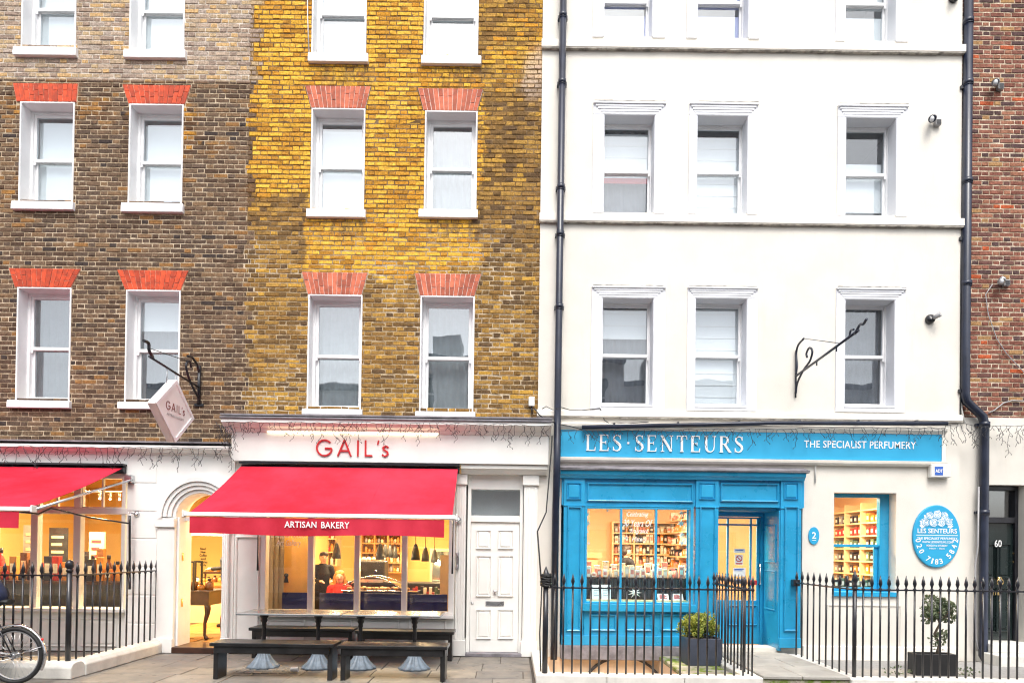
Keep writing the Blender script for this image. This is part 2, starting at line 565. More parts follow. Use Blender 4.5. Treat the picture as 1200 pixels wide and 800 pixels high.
M['tubelight'] = lamp_mat('lit_tube', (1.0, .93, .78), 9)
M['ledstrip'] = lamp_mat('lit_strip', (1.0, .86, .55), 3.5)
M['soil'] = paint('potting_soil', (.06, .045, .03), .95, .4, 30, .5)
M['planter'] = paint('slate_blue_planter', (.045, .055, .085), .5, .2, 5, .12, .1)
M['planterblack'] = paint('black_planter', (.018, .018, .02), .5, .2, 5, .12, .1)
M['stonekerb'] = paint('white_painted_stone', (.68, .665, .62), .7, .10, 5, .4, .35, gcol=(.34, .31, .26), bscale=40)
M['beige'] = paint('basement_render', (.74, .58, .42), .8, .15, 2, .2, .3)
M['skin'] = paint('skin', (.62, .36, .25), .5, .06, 10, .03)
M['hairdark'] = paint('dark_brown_hair', (.03, .018, .012), .6, .3, 30, .3)
M['hairblond'] = paint('ginger_blond_hair', (.55, .25, .07), .6, .3, 30, .3)
M['clothblack'] = paint('black_cloth', (.012, .012, .016), .85, .3, 20, .2)
M['clothred'] = paint('red_cloth', (.55, .03, .03), .85, .2, 20, .2)
M['clothnavy'] = paint('navy_cloth', (.02, .028, .07), .85, .2, 20, .2)
M['rubber'] = paint('black_rubber', (.014, .014, .015), .6, .3, 30, .2)
M['chrome'] = paint('chrome', (.75, .75, .77), .12, .05, 5, 0, metal=1.0)
M['redplastic'] = paint('red_reflector', (.6, .02, .02), .2, .1, 5, 0)
M['plasticwhite'] = paint('off_white_plastic', (.72, .71, .68), .4, .05, 4, .03)
M['plasticgrey'] = paint('grey_plastic', (.35, .35, .36), .4, .1, 6, .03)
M['brasslens'] = paint('frosted_lens', (.60, .62, .64), .15, .05, 6, .02)


def canvas_mat():
    k = N('red_awning_canvas')
    P = k.pos()
    a = k.noise(P, 1.0, 6, .65)
    c = k.mix(k.smooth(a, .3, .7), (.50, .011, .030), (.66, .030, .066))
    wv = k.noise(P, 160, 2, .5)
    b = k.n('ShaderNodeBsdfDiffuse')
    k.l(c, b.inputs[0])
    k.l(k.bump(wv, .2, .003), b.inputs['Normal'])
    t = k.n('ShaderNodeBsdfTranslucent')
    k.l(c, t.inputs[0])
    g = k.n('ShaderNodeBsdfGlossy')
    g.inputs['Roughness'].default_value = .55
    m = k.n('ShaderNodeMixShader'); m.inputs[0].default_value = .08
    k.l(b.outputs[0], m.inputs[1]); k.l(t.outputs[0], m.inputs[2])
    m2 = k.n('ShaderNodeMixShader'); m2.inputs[0].default_value = .035
    k.l(m.outputs[0], m2.inputs[1]); k.l(g.outputs[0], m2.inputs[2])
    k.l(m2.outputs[0], k.out.inputs[0])
    return k.mat


M['canvas'] = canvas_mat()


def slab_mat():
    k = N('york_stone_slab')
    rnd = k.n('ShaderNodeObjectInfo').outputs['Random']
    P = k.pos()
    c = k.ramp(rnd, [(0, (.155, .145, .138)), (.2, (.205, .190, .172)), (.4, (.18, .172, .166)), (.6, (.25, .228, .195)), (.8, (.20, .188, .178)), (1, (.27, .25, .22))])
    a = k.noise(P, 4, 6, .7)
    c = k.mix(k.smooth(a, .3, .75), k.mix(1.0, c, (.72, .72, .74), 'MULTIPLY'), k.mix(1.0, c, (1.25, 1.22, 1.15), 'MULTIPLY'))
    s = k.noise(P, 14, 5, .7)
    c = k.mix(k.math('MULTIPLY', k.smooth(s, .62, .75), .5), c, (.07, .06, .055))
    vo = k.n('ShaderNodeTexVoronoi'); vo.inputs['Scale'].default_value = 5.5; k.l(P, vo.inputs['Vector'])
    c = k.mix(k.math('MULTIPLY', k.math('SUBTRACT', 1.0, k.smooth(vo.outputs['Distance'], .10, .17)), .55), c, (.06, .055, .05))
    dm = k.noise(P, .8, 5, .65)
    c = k.mix(k.math('MULTIPLY', k.smooth(dm, .5, .68), .5), c, (.075, .066, .058))
    f = k.noise(P, 70, 4, .7)
    k.bsdf(c, k.math('ADD', k.math('MULTIPLY', a, .4), .4), 0, k.bump(f, .35, .004), .35)
    return k.mat


M['slab'] = slab_mat()


def mossy_mat():
    k = N('mossy_stone')
    P = k.pos()
    a = k.noise(P, 3.5, 6, .7)
    c = k.mix(k.smooth(a, .35, .7), (.30, .27, .22), (.44, .41, .34))
    m = k.noise(P, 6, 5, .65)
    c = k.mix(k.smooth(m, .40, .60), c, (.14, .20, .03))
    f = k.noise(P, 60, 4, .7)
    k.bsdf(c, .9, 0, k.bump(f, .5, .006), .2)
    return k.mat


M['mossy'] = mossy_mat()
M['pathslab'] = paint('pale_path_stone', (.36, .345, .315), .85, .15, 3, .35, .45, gcol=(.17, .18, .10), bscale=60)
M['asphalt'] = paint('asphalt', (.05, .05, .052), .85, .25, 8, .6, bscale=120)
M['kerb'] = paint('granite_kerb', (.30, .29, .28), .8, .15, 20, .4)
M['grout'] = paint('paving_joint_sand', (.10, .085, .07), .95, .2, 20, .3)


def leaf_mat(name, c0, c1):
    k = N(name)
    rnd = k.n('ShaderNodeNewGeometry').outputs['Random Per Island']
    c = k.mix(rnd, c0, c1)
    p = k.bsdf(c, .45, 0, None, .4)
    t = k.n('ShaderNodeBsdfTranslucent')
    k.l(c, t.inputs[0])
    m = k.n('ShaderNodeMixShader'); m.inputs[0].default_value = .25
    k.l(p.outputs[0], m.inputs[1]); k.l(t.outputs[0], m.inputs[2])
    k.l(m.outputs[0], k.out.inputs[0])
    return k.mat


M['leafbox'] = leaf_mat('boxwood_leaf', (.09, .15, .018), (.50, .52, .12))
M['leafolive'] = leaf_mat('olive_leaf', (.07, .10, .05), (.20, .24, .14))
M['bark'] = paint('grey_bark', (.13, .10, .075), .9, .3, 25, .6)


# ------------------------------------------------------------------ writing
def text_pts(body, spacing=1.0, shear=0.0, offset=0.0):
    cu = bpy.data.curves.new('writing', 'FONT')
    cu.body = body
    cu.space_character = spacing
    cu.shear = shear
    cu.offset = offset
    cu.resolution_u = 3
    o = bpy.data.objects.new('writing', cu)
    COL.objects.link(o)
    me = bpy.data.meshes.new_from_object(o)
    v = [tuple(p.co) for p in me.vertices]
    f = [tuple(p.vertices) for p in me.polygons]
    bpy.data.objects.remove(o)
    bpy.data.meshes.remove(me)
    bpy.data.curves.remove(cu)
    return v, f


def add_text(mb, body, x0, x1, z0, z1, Y, mat=0, thick=.006, to3=None, **kw):
    """front-facing writing filling a rectangle, as thin solid letters"""
    v, f = text_pts(body, **kw)
    if not v: return
    ax, bx = min(p[0] for p in v), max(p[0] for p in v)
    ay, by = min(p[1] for p in v), max(p[1] for p in v)
    to3 = to3 or (lambda u, q, y: (u, y, q))
    q = [(x0 + (p[0] - ax) / (bx - ax) * (x1 - x0), z0 + (p[1] - ay) / (by - ay) * (z1 - z0)) for p in v]
    n = len(q)
    mb.add([to3(a, b, Y) for a, b in q], f, mat)
    ec = {}
    for fc in f:
        for i in range(len(fc)):
            e = (fc[i], fc[(i + 1) % len(fc)])
            ec[e] = 1
    side = [e for e in ec if (e[1], e[0]) not in ec]
    if thick:
        o = len(mb.v)
        mb.add([to3(a, b, Y) for a, b in q] + [to3(a, b, Y + thick) for a, b in q], [(b, a, a + n, b + n) for a, b in side], mat)


def arc(cx, cy, rx, ry, a0, a1, n=14):
    return [(cx + rx * math.cos(math.radians(a0 + (a1 - a0) * i / n)), cy + ry * math.sin(math.radians(a0 + (a1 - a0) * i / n))) for i in range(n + 1)]


# thin geometric sans and a display serif, in a unit-high box: (advance, strokes[(points, widths)])
def sans_glyph(ch, t):
    if ch == 'G': return .98, [(arc(.49, .5, .46, .48, 42, 338, 20) + [], t), ([(.52, .47), (.93, .47)], t), ([(.92, .47), (.915, .32)], t)]
    if ch == 'A': return .84, [([(.02, 0), (.42, 1.0)], t), ([(.42, 1.0), (.82, 0)], t), ([(.17, .33), (.67, .33)], t)]
    if ch == 'I': return .2, [([(.1, 0), (.1, 1)], t)]
    if ch == 'L': return .42, [([(.06, 1), (.06, t / 2), (.48, t / 2)], t)]
    if ch == "'": return .02, [([(.13, 1.0), (.07, .74)], t * .8)]
    if ch == 's': return .44, [([(.40, .56), (.30, .635), (.17, .63), (.085, .55), (.10, .45), (.22, .375), (.34, .30), (.38, .19), (.31, .07), (.18, .03), (.03, .13)], t)]
    return .3, []


def serif_glyph(ch):
    T, t, sf = .135, .05, .24

    def foot(x, z): return ([(x - sf / 2, z), (x + sf / 2, z)], t)
    if ch == 'L': return .70, [([(.14, 0), (.14, 1)], T), foot(.14, .975), ([(.03, .025), (.62, .025)], t), ([(.61, 0.0), (.65, .24)], [.07, .03])]
    if ch == 'E': return .72, [([(.14, 0), (.14, 1)], T), ([(.03, .975), (.60, .975)], t), ([(.14, .52), (.46, .52)], t), ([(.03, .025), (.62, .025)], t), ([(.585, 1), (.61, .78)], [.06, .03]), ([(.605, 0), (.65, .24)], [.07, .03]), ([(.46, .62), (.46, .42)], .04)]
    if ch == 'S': return .62, [([(.53, .76), (.50, .90), (.38, .97), (.24, .965), (.12, .87), (.11, .73), (.20, .61), (.36, .50), (.50, .38), (.54, .24), (.46, .09), (.32, .02), (.18, .04), (.08, .13), (.06, .27)],
                               [.03, .045, .05, .06, .085, .11, .135, .15, .14, .12, .09, .06, .05, .045, .03]), ([(.53, .98), (.53, .74)], [.04, .05]), ([(.06, .02), (.06, .27)], [.04, .05])]
    if ch == 'N': return .90, [([(.16, 0), (.16, 1)], t * 1.1), ([(.12, .98), (.74, .03)], T * 1.05), ([(.76, 0), (.76, 1)], t * 1.1), foot(.16, .025), foot(.76, .975), ([(.02, .975), (.16, .975)], t)]
    if ch == 'T': return .76, [([(.38, 0), (.38, 1)], T), ([(.05, .975), (.71, .975)], t), ([(.07, 1), (.04, .76)], [.06, .03]), ([(.69, 1), (.72, .76)], [.06, .03]), foot(.38, .025)]
    if ch == 'U': return .86, [([(.16, 1), (.16, .34), (.20, .16), (.30, .05), (.44, .02), (.58, .06), (.68, .17), (.71, .34), (.71, 1)], [T, T, .12, .09, .055, .05, .05, .05, .05]), foot(.16, .975), foot(.71, .975)]
    if ch == 'R': return .82, [([(.14, 0), (.14, 1)], T), ([(.03, .975), (.36, .975), (.50, .93), (.57, .80), (.56, .66), (.48, .55), (.34, .51), (.14, .51)], [t, t, .08, .13, .13, .09, t, t]), ([(.36, .51), (.72, .02)], T), ([(.66, .025), (.82, .025)], t), foot(.14, .025)]
    if ch == '.': return .50, [([(.20, .50), (.32, .50)], .12)]
    return .4, []


def letters(glyph, word, x0, x1, z0, z1, Y, mat, parent, name='letter', thick=.012, gap=.12, to3=None):
    """each letter a part of its own"""
    to3 = to3 or (lambda u, q, y: (u, y, q))
    tot = sum(glyph(c)[0] for c in word) + gap * (len(word) - 1)
    kx, kz = (x1 - x0) / tot, (z1 - z0)
    x = 0
    res = []
    for c in word:
        adv, st = glyph(c)
        mb = MB()
        for i, (pts, wd) in enumerate(st):
            pp = [(x0 + (x + p[0]) * kx, z0 + p[1] * kz) for p in pts]
            ww = [q * kz for q in wd] if isinstance(wd, (list, tuple)) else wd * kz
            mb.ribbon(pp, ww, Y - thick - i * .0006, Y, to3)
        if mb.v:
            res.append(build(mb, name, mat, parent))
        x += adv + gap
    return res


# ------------------------------------------------------------------ building helpers
def pbox(mb, x0, y0, x1, y1, Yf, Yb, mat=0):
    a, b, c, d = R(x0, y0, x1, y1, Yf)
    mb.box(a, b, Yf, Yb, c, d, mat)
    return a, b, c, d


def rings(mb, X0, X1, Z0, Z1, Y, prof, mat=0, fill=True):
    vs, fs = [], []
    for ins, dy in prof:
        vs += [(X0 + ins, Y + dy, Z0 + ins), (X1 - ins, Y + dy, Z0 + ins), (X1 - ins, Y + dy, Z1 - ins), (X0 + ins, Y + dy, Z1 - ins)]
    for i in range(len(prof) - 1):
        for k in range(4):
            fs.append((i * 4 + k, i * 4 + (k + 1) % 4, i * 4 + 4 + (k + 1) % 4, i * 4 + 4 + k))
    if fill:
        o = (len(prof) - 1) * 4
        fs.append((o, o + 1, o + 2, o + 3))
    mb.add(vs, fs, mat)


MOULD = [(0, .004), (0, -.024), (.012, -.036), (.022, -.030), (.030, -.003), (.034, -.0025)]
FIELD = [(0, .004), (0, -.020), (.010, -.028), (.022, -.003), (.042, -.003), (.060, -.020), (.064, -.0205)]


def panel(name, px, Y, mat, parent, prof=MOULD, k=1.0):
    mb = MB()
    X0, X1, Z0, Z1 = R(*px, Y)
    m = min(X1 - X0, Z1 - Z0) / 2.3
    pr = [(min(a * k, m), b) for a, b in prof]
    rings(mb, X0, X1, Z0, Z1, Y, pr)
    return build(mb, name, mat, parent)


def wall_mesh(mb, X0, X1, Z0, Z1, ops, y0, y1, mat=0):
    xs = sorted({X0, X1, *[min(max(o[i], X0), X1) for o in ops for i in (0, 1)]})
    zs = sorted({Z0, Z1, *[min(max(o[i], Z0), Z1) for o in ops for i in (2, 3)]})

    def solid(i, j):
        if i < 0 or j < 0 or i >= len(xs) - 1 or j >= len(zs) - 1: return False
        cx, cz = (xs[i] + xs[i + 1]) / 2, (zs[j] + zs[j + 1]) / 2
        return not any(o[0] < cx < o[1] and o[2] < cz < o[3] for o in ops)
    for i in range(len(xs) - 1):
        for j in range(len(zs) - 1):
            if not solid(i, j): continue
            a, b, c, d = xs[i], xs[i + 1], zs[j], zs[j + 1]
            mb.add([(a, y0, c), (b, y0, c), (b, y0, d), (a, y0, d)], [(0, 1, 2, 3)], mat)
            mb.add([(a, y1, c), (b, y1, c), (b, y1, d), (a, y1, d)], [(3, 2, 1, 0)], mat)
            if not solid(i - 1, j): mb.add([(a, y0, c), (a, y0, d), (a, y1, d), (a, y1, c)], [(0, 1, 2, 3)], mat)
            if not solid(i + 1, j): mb.add([(b, y0, c), (b, y0, d), (b, y1, d), (b, y1, c)], [(3, 2, 1, 0)], mat)
            if not solid(i, j - 1): mb.add([(a, y0, c), (b, y0, c), (b, y1, c), (a, y1, c)], [(3, 2, 1, 0)], mat)
            if not solid(i, j + 1): mb.add([(a, y0, d), (b, y0, d), (b, y1, d), (a, y1, d)], [(0, 1, 2, 3)], mat)


# shared brick shapes: (stretcher, header) with slightly uneven arrises
BH, PITCHZ = .0595, .0742
SL, HL, JT = .2135, .102, .0095
BRICKS = []


ROUGH = [1.0]


def brick_geo(L, H, rng, front=-.006, back=.02):
    j = lambda s: rng.uniform(-s, s) * ROUGH[0]
    d = front + rng.uniform(-.004, .003)
    b = .006
    vs = [(-L / 2 + j(.002), back, -H / 2), (L / 2 + j(.002), back, -H / 2), (L / 2, back, H / 2), (-L / 2, back, H / 2)]
    vs += [(-L / 2 + j(.003), d + b, -H / 2 + j(.003)), (L / 2 + j(.003), d + b, -H / 2 + j(.003)), (L / 2 + j(.003), d + b, H / 2 + j(.003)), (-L / 2 + j(.003), d + b, H / 2 + j(.003))]
    vs += [(-L / 2 + b + j(.003), d + j(.002), -H / 2 + b), (L / 2 - b + j(.003), d + j(.002), -H / 2 + b), (L / 2 - b, d + j(.002), H / 2 - b), (-L / 2 + b, d + j(.002), H / 2 - b)]
    fs = [(8, 9, 10, 11)]
    for o in (0, 4):
        for k in range(4):
            fs.append((o + k, o + (k + 1) % 4, o + 4 + (k + 1) % 4, o + 4 + k))
    return vs, fs


def in_view(p):
    d = ROT.transposed() @ (Vector(p) - CAM)
    if d.z > -0.1: return False
    x, y = 600 + F * d.x / -d.z, PPY + -F * d.y / -d.z
    return 4 < x < 1196 and 4 < y < 796


def brickwork(house, X0, X1, Z0, Z1, ops, traps, zone, y=0.0, xl=None, xr=None, single=300, face=-.006):
    """bricks one by one in Flemish bond; the nearest whole ones are parts, the rest one joined part"""
    ROUGH[0] = {'sooty': 1.3, 'yellow': 2.2, 'red': 1.2}[zone]
    rng = random.Random({'sooty': 1, 'yellow': 2, 'red': 3}[zone])
    m1, m2 = brick_mat(zone + '_brick', zone, True), brick_mat(zone + '_brickwork', zone, False)
    shapes = {}
    for kind, L in (('s', SL), ('h', HL)):
        for i in range(5):
            v, f = brick_geo(L, BH, rng, face)
            me = bpy.data.meshes.new('brick')
            me.from_pydata(v, [], f)
            me.materials.append(m1)
            shapes[kind, i] = me
    whole, cut = [], []
    k0 = int(math.floor(Z0 / PITCHZ))
    for k in range(k0, int(Z1 / PITCHZ) + 1):
        zc = k * PITCHZ + PITCHZ / 2
        za, zb = zc - BH / 2, zc + BH / 2
        if zb < Z0 or za > Z1: continue
        a0 = X0 if xl is None else xl(k)
        a1 = X1 if xr is None else xr(k)
        x = math.floor(X0 / (SL + HL + 2 * JT)) * (SL + HL + 2 * JT) + (k % 2) * ((SL + HL) / 2 + JT) - .4 + rng.uniform(-.012, .012)
        kind = 's'
        while x < a1:
            L = SL if kind == 's' else HL
            a, b = x, x + L
            x += L + JT + rng.uniform(-.0015, .0015)
            kd = kind
            kind = 'h' if kind == 's' else 's'
            segs = [(max(a, a0), min(b, a1))]
            blk, part = [], []
            lo, hi = max(za, Z0), min(zb, Z1)
            for o in ops:
                ov = min(zb, o[3]) - max(za, o[2])
                if ov <= 0.004: continue
                blk.append((o[0], o[1]))
                if o[2] - za > .018: part.append((o[0], o[1], za, o[2] - .003))
                if zb - o[3] > .018: part.append((o[0], o[1], o[3] + .003, zb))
            for t in traps:          # xlb,xrb,xlt,xrt,zb,zt
                if min(zb, t[5]) - max(za, t[4]) <= .012: continue
                q = min(max((zc - t[4]) / (t[5] - t[4]), 0), 1)
                blk.append((t[0] + (t[2] - t[0]) * q - .008, t[1] + (t[3] - t[1]) * q + .008))
                if zb - t[5] > .016: part.append((t[2] - .008, t[3] + .008, t[5] + .004, zb))
            for p, q in blk:
                nx = []
                for s, e in segs:
                    if q <= s or p >= e: nx.append((s, e)); continue
                    if p - s > .012: nx.append((s, p - .004))
                    if e - q > .012: nx.append((q + .004, e))
                segs = nx
            for p, q, l_, h_ in part:
                s, e = max(a, a0, p + .004), min(b, a1, q - .004)
                if e - s > .02: cut.append((s, e, l_, h_))
            for s, e in segs:
                if e - s < .015 or hi - lo < .012: continue
                if abs((e - s) - L) < 1e-6 and hi - lo > BH - 1e-6: whole.append(((s + e) / 2, zc, kd))
                else: cut.append((s, e, lo, hi))
    cand = [b for b in whole if in_view((b[0], y, b[1])) and b[2] == 's']
    cand.sort(key=lambda b: (b[0] - CAM.x) ** 2 + (b[1] - CAM.z) ** 2)
    pick = set(cand[:single])
    mb = MB()
    for b in whole:
        if b in pick:
            link('brick', shapes[b[2], rng.randrange(5)], house, (b[0], y, b[1]))
        else:
            v, f = brick_geo(SL if b[2] == 's' else HL, BH, rng, face)
            mb.add([(p[0] + b[0], p[1] + y, p[2] + b[1]) for p in v], f)
    for s, e, lo, hi in cut:
        v, f = brick_geo(e - s, hi - lo, rng, face)
        mb.add([(p[0] + (s + e) / 2, p[1] + y, p[2] + (lo + hi) / 2) for p in v], f)
    build(mb, 'brickwork', m2, house, kind='stuff')


def flat_arch(house, bl, br, tl, tr, zb, zt, red, joint, y=0.0, n=13):
    mb = MB()
    mb.prism([(bl, zb), (br, zb), (tr, zt), (tl, zt)], 'y', y - .010, y + .05)
    arch = build(mb, 'flat_arch', joint, house)
    rng = random.Random(int(bl * 1000))
    j = .0042
    for i in range(n):
        u0, u1 = i / n, (i + 1) / n
        cuts = [0, .36 if i % 2 else .64, 1]
        if rng.random() < .25: cuts = [0, 1]
        for q in range(len(cuts) - 1):
            v0, v1 = cuts[q], cuts[q + 1]
            P = lambda u, v: (bl + (br - bl) * u + ((tl + (tr - tl) * u) - (bl + (br - bl) * u)) * v, zb + (zt - zb) * v)
            a, b, c, d = P(u0, v0), P(u1, v0), P(u1, v1), P(u0, v1)
            g = j + .001
            pts = [(a[0] + j, a[1] + g), (b[0] - j, b[1] + g), (c[0] - j, c[1] - g), (d[0] + j, d[1] - g)]
            m = MB()
            m.prism(pts, 'y', y - .019 + rng.uniform(-.002, .002), y + .0)
            build(m, 'brick', red, arch)


def sash_window(house, op, d, Y, lining=True, blind=None, sill=None, meet=.5, stile=.06, gmat=None, frame=None, top_extra=0.0, bw='blind', lower_gap=.0, reflection_curtain=None):
    """op = opening X0,X1,Z0,Z1. window > upper_sash, lower_sash, pane, sill, blind"""
    X0, X1, Z0, Z1 = op
    frame = frame or M['trim']
    gmat = gmat or M['glassup']
    mb = MB()
    t = .022
    if lining:
        f = Y - .016
        mb.box(X0, X0 + t, f, Y + d, Z0, Z1)
        mb.box(X1 - t, X1, f, Y + d, Z0, Z1)
        mb.box(X0 + t, X1 - t, f, Y + d, Z1 - t, Z1)
    else:
        t = .002
    yb = Y + d
    st = stile
    a, b, c, e = X0 + .002, X1 - .002, Z0 + .002, Z1 - .002
    mb.box(a, a + st, yb, yb + .13, c, e)
    mb.box(b - st, b, yb, yb + .13, c, e)
    mb.box(a + st, b - st, yb, yb + .13, e - st, e)
    mb.box(a + st, b - st, yb, yb + .13, c, c + .03)
    win = build(mb, 'window', frame, house, .004)
    ix0, ix1, iz0, iz1 = a + st, b - st, c + .03, e - st
    zm = iz0 + (iz1 - iz0) * meet
    sw = .042 if lining else .030

    def sash(nm, z0, z1, y0, top, bot):
        s = MB()
        s.box(ix0, ix0 + sw, y0, y0 + .04, z0, z1)
        s.box(ix1 - sw, ix1, y0, y0 + .04, z0, z1)
        s.box(ix0 + sw, ix1 - sw, y0, y0 + .04, z1 - top, z1)
        s.box(ix0 + sw, ix1 - sw, y0, y0 + .04, z0, z0 + bot)
        if nm == 'upper_sash':
            for xx in (ix0, ix1 - .03):
                s.prism([(y0, z0 + .01), (y0, z0 - .05), (y0 + .03, z0 - .03), (y0 + .03, z0 + .01)], 'x', xx, xx + .03)
        build(s, nm, frame, win, .003)
        g = MB()
        g.box(ix0 + sw - .006, ix1 - sw + .006, y0 + .017, y0 + .022, z0 + bot - .006, z1 - top + .006)
        build(g, 'pane', gmat, win)
    sash('upper_sash', zm - .02, iz1, yb + .020, .045, .05)
    sash('lower_sash', iz0, zm + .022, yb + .066, .045, .075)
    if sill:
        sx0, sx1, zb, proj = sill
        s = MB()
        s.prism([(Y - proj, zb), (Y - proj, zb + .065), (Y - proj + .01, Z0 - .012), (yb + .1, Z0 + .004), (yb + .1, zb)], 'x', sx0, sx1)
        build(s, 'sill', M['trim'], win, .006)
    if reflection_curtain:
        s = MB()
        n = 15
        vs = []
        for i in range(n * 2 + 1):
            x = ix0 + .004 + (ix1 - ix0 - .008) * i / (n * 2)
            for z in (iz0 + .005, iz1 - .005): vs.append((x, yb + .20 + .014 * math.sin(i * 1.35) + .004 * math.sin(i * 3.1), z))
            for z in (iz0 + .005, iz1 - .005): vs.append((x, yb + .203 + .014 * math.sin(i * 1.35) + .004 * math.sin(i * 3.1), z))
        fs = []
        for i in range(n * 2):
            a_ = i * 4
            fs += [(a_, a_ + 4, a_ + 5, a_ + 1), (a_ + 2, a_ + 3, a_ + 7, a_ + 6)]
        s.add(vs, fs, 0, True)
        build(s, 'curtain', M[reflection_curtain], win)  # added cloth imitating reflections behind unblinded panes, one of them truly curtained
    for bl in (blind or []):
        if bw == 'roman_blind':
            for q in range(1, 9):
                zz = iz0 + (iz1 - iz0) * bl[0] + q * .19
                if zz < iz0 + (iz1 - iz0) * bl[1] - .03:
                    s = MB(); s.box(ix0 + .012, ix1 - .012, yb + .114 + bl[3], yb + .1215 + bl[3], zz, zz + .014); build(s, 'batten', M['paper'], win)
        z0f, z1f, mt, yo = bl
        s = MB()
        za, zb = iz0 + (iz1 - iz0) * z0f, iz0 + (iz1 - iz0) * z1f
        s.box(ix0 + .01, ix1 - .01, yb + .122 + yo, yb + .128 + yo, za, zb)
        s.box(ix0 + .012, ix1 - .012, yb + .118 + yo, yb + .132 + yo, za - .018, za)
        build(s, bw, M[mt], win)
    return win


def shell(house, X0, X1, y0, y1, zs, name='interior_shell', mat='room'):
    mb = MB()
    mb.box(X0, X1, y1, y1 + .1, zs[0], zs[-1])
    mb.box(X0 - .1, X0, y0, y1 + .1, zs[0], zs[-1])
    mb.box(X1, X1 + .1, y0, y1 + .1, zs[0], zs[-1])
    for z in zs:
        mb.box(X0 + .001, X1 - .001, y0, y1 - .001, z - .08, z + .08)
    return build(mb, name, M[mat], house)


# ------------------------------------------------------------------ ground
XB = W(289, 300).x          # joint between the two brick houses
XW0, XW1 = W(632.5, 300).x, W(1124, 300).x      # the white house
pit = (.48, 2.30, -1.92, -.034)       # light well x0,x1,y0,y1


def sheet_with_hole(mb, X0, X1, Y0, Y1, z0, z1):
    a, b, c, d = pit
    for x0, x1, y0, y1 in ((X0, a, Y0, Y1), (b, X1, Y0, Y1), (a, b, Y0, c), (a, b, d, Y1)):
        if y1 > y0: mb.box(x0, x1, y0, y1, z0, z1)


mb = MB()
sheet_with_hole(mb, -150, 150, -150, 150, -.9, -.14)
road = build(mb, 'road', M['asphalt'], kind='structure')
mb = MB()
sheet_with_hole(mb, -40, 40, -3.28, .3, -.139, -.014)
pave = build(mb, 'pavement', M['grout'], kind='structure')
mb = MB()
mb.box(-40, 40, -14.2, -11.6, -.139, -.006)
build(mb, 'opposite_pavement', M['slab'], kind='structure')
# flagstones, one by one
rng = random.Random(11)
y = -.16
row = 0
while y > -3.2:
    h = rng.choice((.52, .60, .68))
    if y - h < -3.26: h = y + 3.26
    x = -9.6 + rng.uniform(-.6, 0)
    while x < 9.6:
        L = rng.choice((.62, .75, .9, 1.05))
        x0, x1, y0, y1 = x + .006, x + L - .006, y - h + .006, y - .006
        x += L
        if x1 > pit[0] - .2 and x0 < 4.6 and y1 > -2.12: 
            if x0 < pit[0] - .25: x1 = pit[0] - .2
            elif x1 > 4.6: x0 = 4.6
            else: continue
        if x1 - x0 < .1: continue
        m = MB()
        dz = rng.uniform(-.003, .003)
        j = lambda: rng.uniform(-.004, .004)
        zt = [dz + rng.uniform(-.002, .002) for _ in range(4)]
        c4 = [(x0 + j(), y0 + j()), (x1 + j(), y0 + j()), (x1 + j(), y1 + j()), (x0 + j(), y1 + j())]
        m.add([(p[0], p[1], -.03) for p in c4] + [(p[0], p[1], zt[i] - .004) for i, p in enumerate(c4)] +
              [(p[0] + (.006 if i in (0, 3) else -.006), p[1] + (.006 if i < 2 else -.006), zt[i]) for i, p in enumerate(c4)],
              [(0, 1, 5, 4), (1, 2, 6, 5), (2, 3, 7, 6), (3, 0, 4, 7), (4, 5, 9, 8), (5, 6, 10, 9), (6, 7, 11, 10), (7, 4, 8, 11), (8, 9, 10, 11)])
        build(m, 'paving_slab', M['slab'], pave)
    y -= h
mb = MB()
kb = build(mb.box(-40, 40, -3.44, -3.285, -.139, .0), 'kerb', M['kerb'], kind='structure')

# ------------------------------------------------------------------ the dark brick house
def trap(b, t):      # ((xl,xr,y) bottom, (xl,xr,y) top) in photo pixels
    return (W(b[0], b[2]).x, W(b[1], b[2]).x, W(t[0], t[2]).x, W(t[1], t[2]).x, W((b[0] + b[1]) / 2, b[2]).z, W((t[0] + t[1]) / 2, t[2]).z)


ragged = {}


def xb(k):
    if k not in ragged:
        z = k * PITCHZ
        ragged[k] = XB + random.Random(k * 7 + 1).choice((-.05, .0, .06, .11)) + (.10 if z > 8.95 else 0)
    return ragged[k]


DX0 = -10.4
dark = thing('brick_house', 'dark sooty brick house with paler brick on its top storey and white arched bakery doorway', 'house', (-7.2, .2, 0))
yel = thing('brick_house', 'yellow stained brick house above the main bakery shopfront and its cream panelled door', 'house', (-1.9, .2, 0))

wins_dark = []
for (x0, y0, x1, y1, sx0, sx1, sb, at, ab, bl) in (
        (26, -62, 90, 57, 18, 91.5, 68, None, None, [(.0, 1, 'blind', 0)]),
        (152.5, -60, 217, 60, 147, 219, 71, None, None, [(.0, 1, 'blind', 0)]),
        (23, 120, 87, 237, 16, 88, 247.5, (16, 92, 98.5), (20, 90, 120), [(.0, .96, 'blind', .02)]),
        (151, 122.5, 214.5, 239, 144, 216, 250.5, (144, 224, 100.5), (151, 217, 122.5), [(.0, .95, 'blind', .02)]),
        (19.5, 337, 83, 469, 11, 84, 478.5, (11, 95, 315), (18, 83.5, 337), None),
        (147, 340, 211, 471, 140, 212.5, 480, (138, 221.5, 317), (147, 212, 340), [(.72, .99, 'blind', 0)])):
    wins_dark.append((R(x0, y0, x1, y1), (W(sx0, sb).x, W(sx1, sb).x, W((sx0 + sx1) / 2, sb).z, .07), trap(ab, at) if at else None, bl))
wins_yel = []
